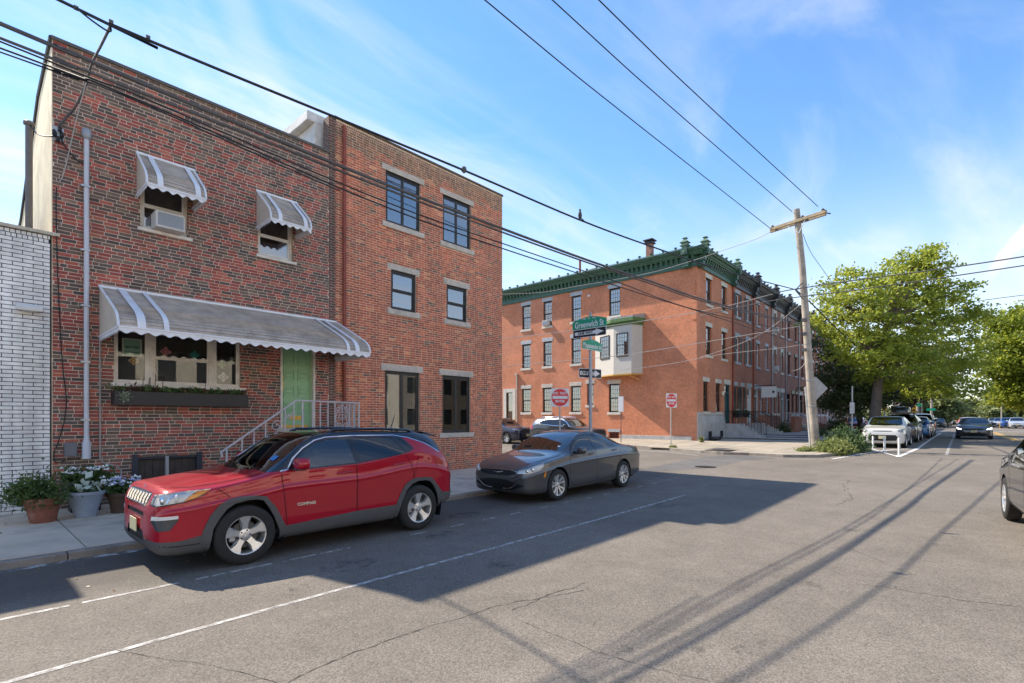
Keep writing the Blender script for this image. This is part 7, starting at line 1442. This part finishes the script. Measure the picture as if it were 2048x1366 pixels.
def dne(label,px,py,Z,zb,size,phi):
    c=atZ(px,py,Z); t=thing('do_not_enter_sign',label,'traffic sign',(c.x,c.y,zb),'do not enter signs at the side street'); e,n,fn=frame2(c,phi)
    obj('post',MB().tube([(c.x-n.x*.04,c.y-n.y*.04,zb),(c.x-n.x*.04,c.y-n.y*.04,c.z+size*.52)],.028,8),mat('pale_post',(.50,.47,.42),.6,metal=.2) if 'pale_post' not in bpy.data.materials else bpy.data.materials['pale_post'],t)
    obj('panel',MB().prism(rrect(size,size,.04),fn,-.004,.002),M_SWHITE,t)
    obj('disc',MB().prism([(size*.475*math.cos(k*.1745),size*.475*math.sin(k*.1745)) for k in range(36)],fn,.002,.005),M_SRED,t); obj('bar',MB().prism([(-size*.42,-size*.075),(size*.42,-size*.075),(size*.42,size*.085),(-size*.42,size*.085)],fn,.005,.008),M_SWHITE,t)
    text('DO  NOT',size*.18,t,face(fn(0,size*.23,.0065),e,n),M_SWHITE,bold=.004); text('ENTER',size*.18,t,face(fn(0,-size*.215,.0065),e,n),M_SWHITE,bold=.004)
dne('larger do not enter sign on the near corner beside the street name post',1120,795,18.5,.14,.66,R(-42)); dne('smaller do not enter sign standing in front of the orange flank',1343,801,25.9,.33,.72,R(-20))
p=onG(1242,885,.13); sp_=thing('sign_post','thin post with a narrow white sign seen edge on before the orange flank','sign post',tuple(p)); z1=atZ(1241,793,p.x*math.cos(TH)+p.y*math.sin(TH)).z; obj('post',MB().tube([p,(p.x,p.y,z1)],.025,6),M_CABLEG,sp_); obj('panel',MB().box(p.x-.05,p.x+.05,p.y-.15,p.y+.15,z1-.9,z1),M_SWHITE,sp_)
q0=atZ(1704,865,27.5); sp2=thing('sign_post','grey sign post with an edge on sign behind the corner shrubs','sign post',(q0.x,q0.y,gz(q0.x)+.12)); z1=atZ(1709,772,27.5).z; obj('post',MB().tube([(q0.x,q0.y,gz(q0.x)+.12),(q0.x+.1,q0.y,z1)],.035,6),M_STEEL,sp2); zz=atZ(1707,816,27.5).z; obj('panel',MB().box(q0.x-.02,q0.x+.15,q0.y-.1,q0.y+.1,zz-.3,zz+.3),M_GALV,sp2)
M_POST=mat('flexible_post_white',(.78,.77,.74),.5,var=.05)
for px,py,lb,h in ((1746,897.5,'white flexible post nearest the corner shrubs',.62),(1769,902.5,'middle of the three white flexible posts',.68),(1798,912.5,'white flexible post at the tip of the painted corner',.76)):
    p=onG(px,py); t=thing('flexible_post',lb,'bollard',tuple(p),'white flexible posts at the painted corner'); obj('tube',MB().lathe([(0,.02),(.04,.02),(.04,h-.02),(.034,h),(0,h)],tuple(p),12),M_POST,t,smooth=40); obj('base',MB().lathe([(0,0),(.10,0),(.10,.02),(.06,.04),(0,.04)],tuple(p),12),M_POST,t)
# ---------------------------------------------------------------- traffic signals and far poles
M_YSIG=mat('signal_yellow',(.62,.34,.02),.5); M_LENS=mat('dark_lens',(.05,.02,.01),.3)
def signal(label,px,py,Z,r=.3):
    c=atZ(px,py,Z); t=thing('traffic_signal',label,'traffic light',(c.x,c.y,gz(c.x)),'traffic lights at the next crossing'); obj('post',MB().tube([(c.x+.25,c.y,gz(c.x)),(c.x+.25,c.y,c.z-.3)],.07,8),M_STEEL,t); h=obj('housing',MB().box(c.x-.15,c.x+.2,c.y-.2,c.y+.2,c.z-.6,c.z+.6),M_YSIG,t,bevel=.03)
    for k in (-.38,0,.38): obj('lens',MB().lathe([(0,-.02),(.12,-.02),(.12,.02),(0,.02)],(c.x-.16,c.y,c.z+k),10,'x'),M_LENS,h)
signal('yellow traffic light above the suv with the roof box',1828,820,58); signal('yellow traffic light at the far right above parked cars',2003,848,75); signal('orange traffic light glimpsed between the tree trunks',1769,812,60)
def farpole(label,px,top,bot,Z,r=.13,sign=None):
    a=atZ(px,bot,Z); b_=atZ(px,top,Z); t=thing('utility_pole',label,'utility pole',(a.x,a.y,gz(a.x)),'poles far down the avenue'); obj('pole',MB().tube([(a.x,a.y,gz(a.x)),(b_.x,b_.y,b_.z)],[r,r*.75],8),mat('far_pole',(.40,.35,.28),.9,var=.2) if 'far_pole' not in bpy.data.materials else bpy.data.materials['far_pole'],t)
    if sign: c=atZ(px-1,sign,Z-.4); obj('name_plate',MB().box(c.x-.03,c.x+.03,c.y-.45,c.y+.45,c.z-.16,c.z+.16),M_SGREEN,t)
farpole('pale utility pole with a green sign beyond the yellow traffic light',1863,772,850,66,.15,819); farpole('thin pale pole just right of the yellow traffic light',1835,780,850,60,.12,810); farpole('grey pole left of the pole with the green sign',1843,800,850,80,.14); farpole('slim lamp pole on the right above the parked cars',2003,812,856,78,.10)
for px0,px1,top,Z,c,lb,wn in ((1786,1832,796,78,(.30,.24,.20),'greyish brown apartment block far behind the dark tree',3),(2018,2075,828,95,(.55,.48,.36),'cream house front far right behind the parked cars',2),(1980,2012,836,150,(.50,.43,.34),'small pale house at the far end on the right',2)):
    a=atZ(px0,840,Z); b_=atZ(px1,840,Z); zt2=atZ(px0,top,Z).z; t=thing('far_building',lb,'building',((a.x+b_.x)/2,(a.y+b_.y)/2,gz(a.x)))
    y0,y1=min(a.y,b_.y),max(a.y,b_.y); obj('wall',MB().box(a.x,a.x+12,y0,y1,0,zt2),mat('far_wall_%d'%px0,c,.9,var=.1),t); obj('roof',MB().box(a.x-.2,a.x+12.2,y0-.2,y1+.2,zt2,zt2+.25),M_TAR,t)
    for k in range(wn): yy=y0+(y1-y0)*(k+.3)/wn; obj('window',MB().box(a.x-.03,a.x,yy,yy+.9,zt2*.5,zt2*.5+1.3),M_DARKROOM,t)
for i,x in enumerate((70.0,76.5,83.0)):
    tn=['first','second','third'][i]; t=thing('row_house','%s plain row house beyond the trees with white trim'%tn,'house',(x+3,FY,.5),'row houses beyond the trees'); obj('wall',MB().box(x,x+6.4,FY,FY+10,0,9.5),M_BRC[1+i%2],t); fobj('cornice',MB().box(x,x+6.4,0,.4,9.5,10.1),M_CBLACK,t,FA)
    for k in range(3):
        for z in (1.6,4.6,7.2): w_=fobj('window',MB().box(x+.6+2*k,x+1.5+2*k,0,.05,z,z+1.6),M_WHITE,t,FA); fobj('pane',MB().box(x+.7+2*k,x+1.4+2*k,.05,.06,z+.1,z+1.5),M_DARKROOM,w_,FA)
# ---------------------------------------------------------------- trees
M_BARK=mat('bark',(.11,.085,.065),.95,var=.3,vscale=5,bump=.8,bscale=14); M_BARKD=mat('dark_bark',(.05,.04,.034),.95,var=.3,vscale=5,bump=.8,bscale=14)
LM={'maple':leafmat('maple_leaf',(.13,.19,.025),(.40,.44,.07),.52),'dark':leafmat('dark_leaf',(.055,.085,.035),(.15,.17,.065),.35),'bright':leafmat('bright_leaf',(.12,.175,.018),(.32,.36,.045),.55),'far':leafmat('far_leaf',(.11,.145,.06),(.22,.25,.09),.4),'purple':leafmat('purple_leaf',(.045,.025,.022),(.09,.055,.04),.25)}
def crownV(blobs,n,size,zfl=.55,clr=.55):
    vol=np.array([b[3]*b[4]*b[5] for b in blobs])**.72; cnt=(n*vol/vol.sum()).astype(int); VV=[];CC=[]
    for (cx,cy,cz,rx,ry,rz),k in zip(blobs,cnt):
        nc=max(8,int(k/55)); d=RNG.normal(size=(nc,3)); d/=np.linalg.norm(d,axis=1)[:,None]; rr=RNG.uniform(.35,1.08,size=(nc,1))**.6; cc=d*rr*[rx,ry,rz]+[cx,cy,cz]
        j=RNG.integers(0,nc,size=k); s=clr*RNG.uniform(.6,1.3,size=nc)[j][:,None]; p=cc[j]+RNG.normal(size=(k,3))*s*[1,1,zfl]*.62
        V,cv=leaves(k,p,size,1.7,.45,.15); tint=RNG.uniform(0,1,size=nc)[j]; VV.append(V); CC.append(np.clip(.55*tint+.45*cv,0,1))
    return np.concatenate(VV),np.concatenate(CC)
def tree(label,trunk,tr,blobs,n,size,lm,bark=None,group=None,clr=.55,limbs=True,zfl=.5,name='street_tree',two=None):
    b0=trunk[0]; t=thing(name,label,'tree',tuple(b0),group); bk=bark or M_BARK; b=MB(); P=trunk
    b.tube([P[0]-Vector((0,0,.2))]+P,[tr*1.7]+[tr*(1.25 if i==0 else 1-.55*i/(len(P)-1)) for i in range(len(P))],10)
    obj('trunk',b,bk,t,smooth=60)
    if limbs:
        for (cx,cy,cz,rx,ry,rz) in blobs:
            e=Vector((cx,cy,cz)); i=max(1,len(P)-2); s=min(P[i:],key=lambda q:(q-e).length)
            m_=(s+e)/2+Vector((random.uniform(-.3,.3),random.uniform(-.3,.3),.25*abs(e.z-s.z)*.3)); lb=MB().tube([s,s+(m_-s)*.6,m_,e],[tr*.5,tr*.36,tr*.26,tr*.1],6)
            for k in range(6):
                d=Vector((random.uniform(-1,1)*rx,random.uniform(-1,1)*ry,random.uniform(-.4,.9)*rz))*.7; st_=m_+(e-m_)*random.random(); lb.tube([st_,st_+d*.5+Vector((0,0,.15)),st_+d],[tr*.16,tr*.10,tr*.03],5)
            obj('limb',lb,bk,t,smooth=60)
    V,cv=crownV(blobs,n,size,zfl,clr); leafmesh('crown',V,cv,LM[lm],t)
    if two: V,cv=crownV(two[0],two[1],size,zfl,clr); leafmesh('crown',V,cv,LM[two[2]],t)
    return t
def bl(px,py,rx,ry,Z,dz=0,dep=None):      # a crown lobe: where it stands (metres) from where it is seen
    c=atZ(px,py,Z+dz); s=Z/1020; return (c.x,c.y,c.z,(dep or (rx*s*.85+.6)),(dep or (rx*s*.85+.6)),ry*s)
Zm=31.5
tr_=[Vector((*atZ(1741,880,30.4)[:2],gz(36)+.12)),atZ(1748,850,30.4),atZ(1753,800,30.6),atZ(1758,745,30.8),atZ(1768,690,31),atZ(1778,640,31)]
tree('large sunlit maple spreading over the parked cars beyond the corner',tr_,.34,[bl(1772,655,95,75,Zm),bl(1850,640,75,70,Zm,1),bl(1700,620,55,50,Zm,-1),bl(1825,545,55,40,Zm),bl(1770,585,60,45,Zm),bl(1895,590,45,40,Zm),bl(1690,565,28,22,Zm),bl(1860,520,30,24,Zm),bl(1835,520,26,22,Zm),bl(1922,655,48,38,Zm,1),bl(1890,715,60,42,Zm,0),bl(1898,772,38,18,Zm,-1),bl(1860,775,55,26,Zm,1),bl(1800,735,75,45,Zm,-1),bl(1730,700,60,45,Zm,-1),bl(1655,600,26,18,Zm,0),bl(1645,640,22,18,Zm,0)],33000,.105,'maple',clr=.48)
Zb=41
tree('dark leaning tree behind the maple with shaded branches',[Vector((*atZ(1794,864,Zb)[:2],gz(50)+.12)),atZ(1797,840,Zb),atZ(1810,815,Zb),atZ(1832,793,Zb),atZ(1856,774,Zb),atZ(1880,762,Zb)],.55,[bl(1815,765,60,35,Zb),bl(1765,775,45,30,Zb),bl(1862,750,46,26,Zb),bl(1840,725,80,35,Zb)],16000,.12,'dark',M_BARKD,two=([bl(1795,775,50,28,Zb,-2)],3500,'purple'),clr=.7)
Zd=37
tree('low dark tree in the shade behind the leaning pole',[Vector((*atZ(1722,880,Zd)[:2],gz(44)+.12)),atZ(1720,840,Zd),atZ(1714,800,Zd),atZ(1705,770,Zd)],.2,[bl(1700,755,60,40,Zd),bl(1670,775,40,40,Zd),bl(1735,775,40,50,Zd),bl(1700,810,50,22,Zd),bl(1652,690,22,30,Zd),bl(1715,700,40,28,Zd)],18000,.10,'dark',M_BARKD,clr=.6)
Zr=44
tree('bright green tree across the avenue at the right edge',[Vector((*atZ(2062,864,Zr)[:2],gz(60))),atZ(2060,835,Zr),atZ(2056,800,Zr),atZ(2050,760,Zr),atZ(2046,720,Zr)],.36,[bl(2055,720,72,60,Zr),bl(2025,735,40,46,Zr),bl(2075,660,70,55,Zr),bl(2110,740,80,70,Zr),bl(2040,788,40,24,Zr),bl(2060,790,55,28,Zr),bl(2030,650,40,35,Zr),bl(2005,690,22,20,Zr)],34000,.15,'bright',clr=.8)
for lb,px,py,rx,ry,Z,n in (('round green tree far left of the road end behind the far pole',1874,808,38,36,84,4600),('pale rounded tree farthest left of the road end',1908,818,22,24,118,2400),('small hazy tree at the very end of the avenue',1931,826,16,16,170,1400),('green tree just right of the road end',1965,812,36,30,96,4200),('broad green tree behind the row of cars on the right',2012,818,44,34,88,5200),('small tree low beside the far traffic light',1850,828,24,20,92,2400),('dull green tree right of the small hazy one',1945,822,18,18,140,1600)):
    c=atZ(px,py,Z); b0=Vector((c.x,c.y,gz(c.x))); tree(lb,[b0,b0.lerp(c,.45),c],.22,[bl(px,py,rx,ry,Z),bl(px-rx*.5,py+ry*.35,rx*.6,ry*.6,Z),bl(px+rx*.5,py+ry*.3,rx*.6,ry*.6,Z),bl(px,py-ry*.4,rx*.6,ry*.5,Z)],n,.32 if Z>80 else .25,'far',group='trees at the far end of the avenue',clr=1.0,limbs=False,name='far_tree')
# the mass of trees that closes the horizon
tb=[]
for k in range(60):
    px=1500+k*14; Z=260+random.uniform(-40,60); c=atZ(px,831+random.uniform(-4,4),Z); tb.append((c.x,c.y,2.5+random.uniform(-1,2.5),6,6,4.0))
for k in range(26):
    px=700+k*22; Z=150+random.uniform(-30,30); c=atZ(px,826+random.uniform(-4,4),Z); tb.append((c.x,c.y,3+random.uniform(-1,2.5),5,5,4.0))
V,cv=crownV(tb,30000,.9,.6,1.6); o=leafmesh('treeline',V,cv,LM['far']); stuff(o)
# shrubs, weeds and small plants
def shrub(label,px,py,Z,rx,ry,rz,n,size,lm,name='shrub',cat='shrub',cl=30):
    c=atZ(px,py,Z); zg=gz(c.x)+.1; t=thing(name,label,cat,(c.x,c.y,zg)); m=MB()
    for k in range(9): a=k*.7; m.tube([(c.x,c.y,zg),(c.x+rx*.4*math.cos(a),c.y+ry*.4*math.sin(a),zg+rz*.5),(c.x+rx*.7*math.cos(a),c.y+ry*.7*math.sin(a),zg+rz*.85)],[.02,.014,.006],4)
    obj('stems',m,M_BARKD,t); bushy((c.x,c.y,zg+.05),rx,ry,rz,n,size,lm,t,cl=cl); return t
shrub('dark bushy shrub growing at the corner beside the leaning pole',1692,900,23.6,1.05,.8,.92,6500,.07,leafmat('bush_leaf',(.05,.095,.035),(.13,.19,.06),.3))
WD=leafmat('weed_leaf',(.13,.17,.045),(.30,.32,.10),.35)
shrub('pale yellow green weeds sprawling over the kerb below the leaning pole',1668,912,22.3,1.05,.7,.48,4200,.07,WD,'weeds','weeds',40); shrub('low tuft of weeds left of the pole foot',1612,913,22.6,.55,.4,.16,900,.05,WD,'weeds','weeds',16); shrub('small grass tuft at the foot of the smaller do not enter sign',1345,895,25.8,.22,.2,.12,260,.05,WD,'weeds','weeds',8); shrub('weed growing at the base of the corner house marble',1402,886,29.6,.2,.15,.4,260,.05,WD,'weeds','weeds',8)
shrub('green potted shrub beside the stoop of the marble steps',1568,878,39,.5,.5,.9,1200,.10,LM['dark']); shrub('dark green bush in front of the farther row houses',1672,868,42,.9,.8,1.3,2200,.11,LM['dark']); shrub('grey green planting behind the corner shrub',1640,884,33,.6,.5,.8,900,.08,LM['dark'])
for px,lb in ((1474,'left'),(1492,'right')):
    p=atY(px,827,FY-.35); t=thing('flower_basket','%s black hanging flower basket by the marble stoop'%lb,'flower basket',tuple(p)); obj('basket',MB().lathe([(0,-.3),(.18,-.25),(.3,0),(.26,.02),(0,.0)],tuple(p),12),M_BLACK,t); bushy((p.x,p.y,p.z),.35,.3,.25,260,.08,LM['dark'],t); blooms((p.x,p.y-.1,p.z+.05),.25,.15,.25,8,.06,M_FLOW,t)
b=MB()
for k in range(7): b.lathe([(0,0),(random.uniform(.2,.35),.03),(random.uniform(.15,.28),.16),(0,.22)],(31.6+.2*k+random.uniform(-.1,.1),FY-.5-random.uniform(0,.25),gz(31)+.14),9)
tag(obj('rubbish_bag',b,mat('black_plastic',(.012,.012,.013),.35),smooth=True),'heap of black rubbish bags by the corner marble base','rubbish bag')
# litter: a few dry leaves and stones in the gutter
M_LIT=leafmat('dry_leaf',(.16,.09,.04),(.30,.2,.10),.1)
pos=[]
for k in range(500): x=random.uniform(-1,14.5); y=random.choice([random.uniform(8.0,8.42),random.gauss(7.3,.5),random.uniform(8.7,12.5)]); pos.append((x,y,gz(x)+(.012 if y<8.45 else .112)))
V,cv=leaves(len(pos),np.array(pos),.018,1.6,3.0); o=leafmesh('fallen_leaves',V,cv,M_LIT); stuff(o)
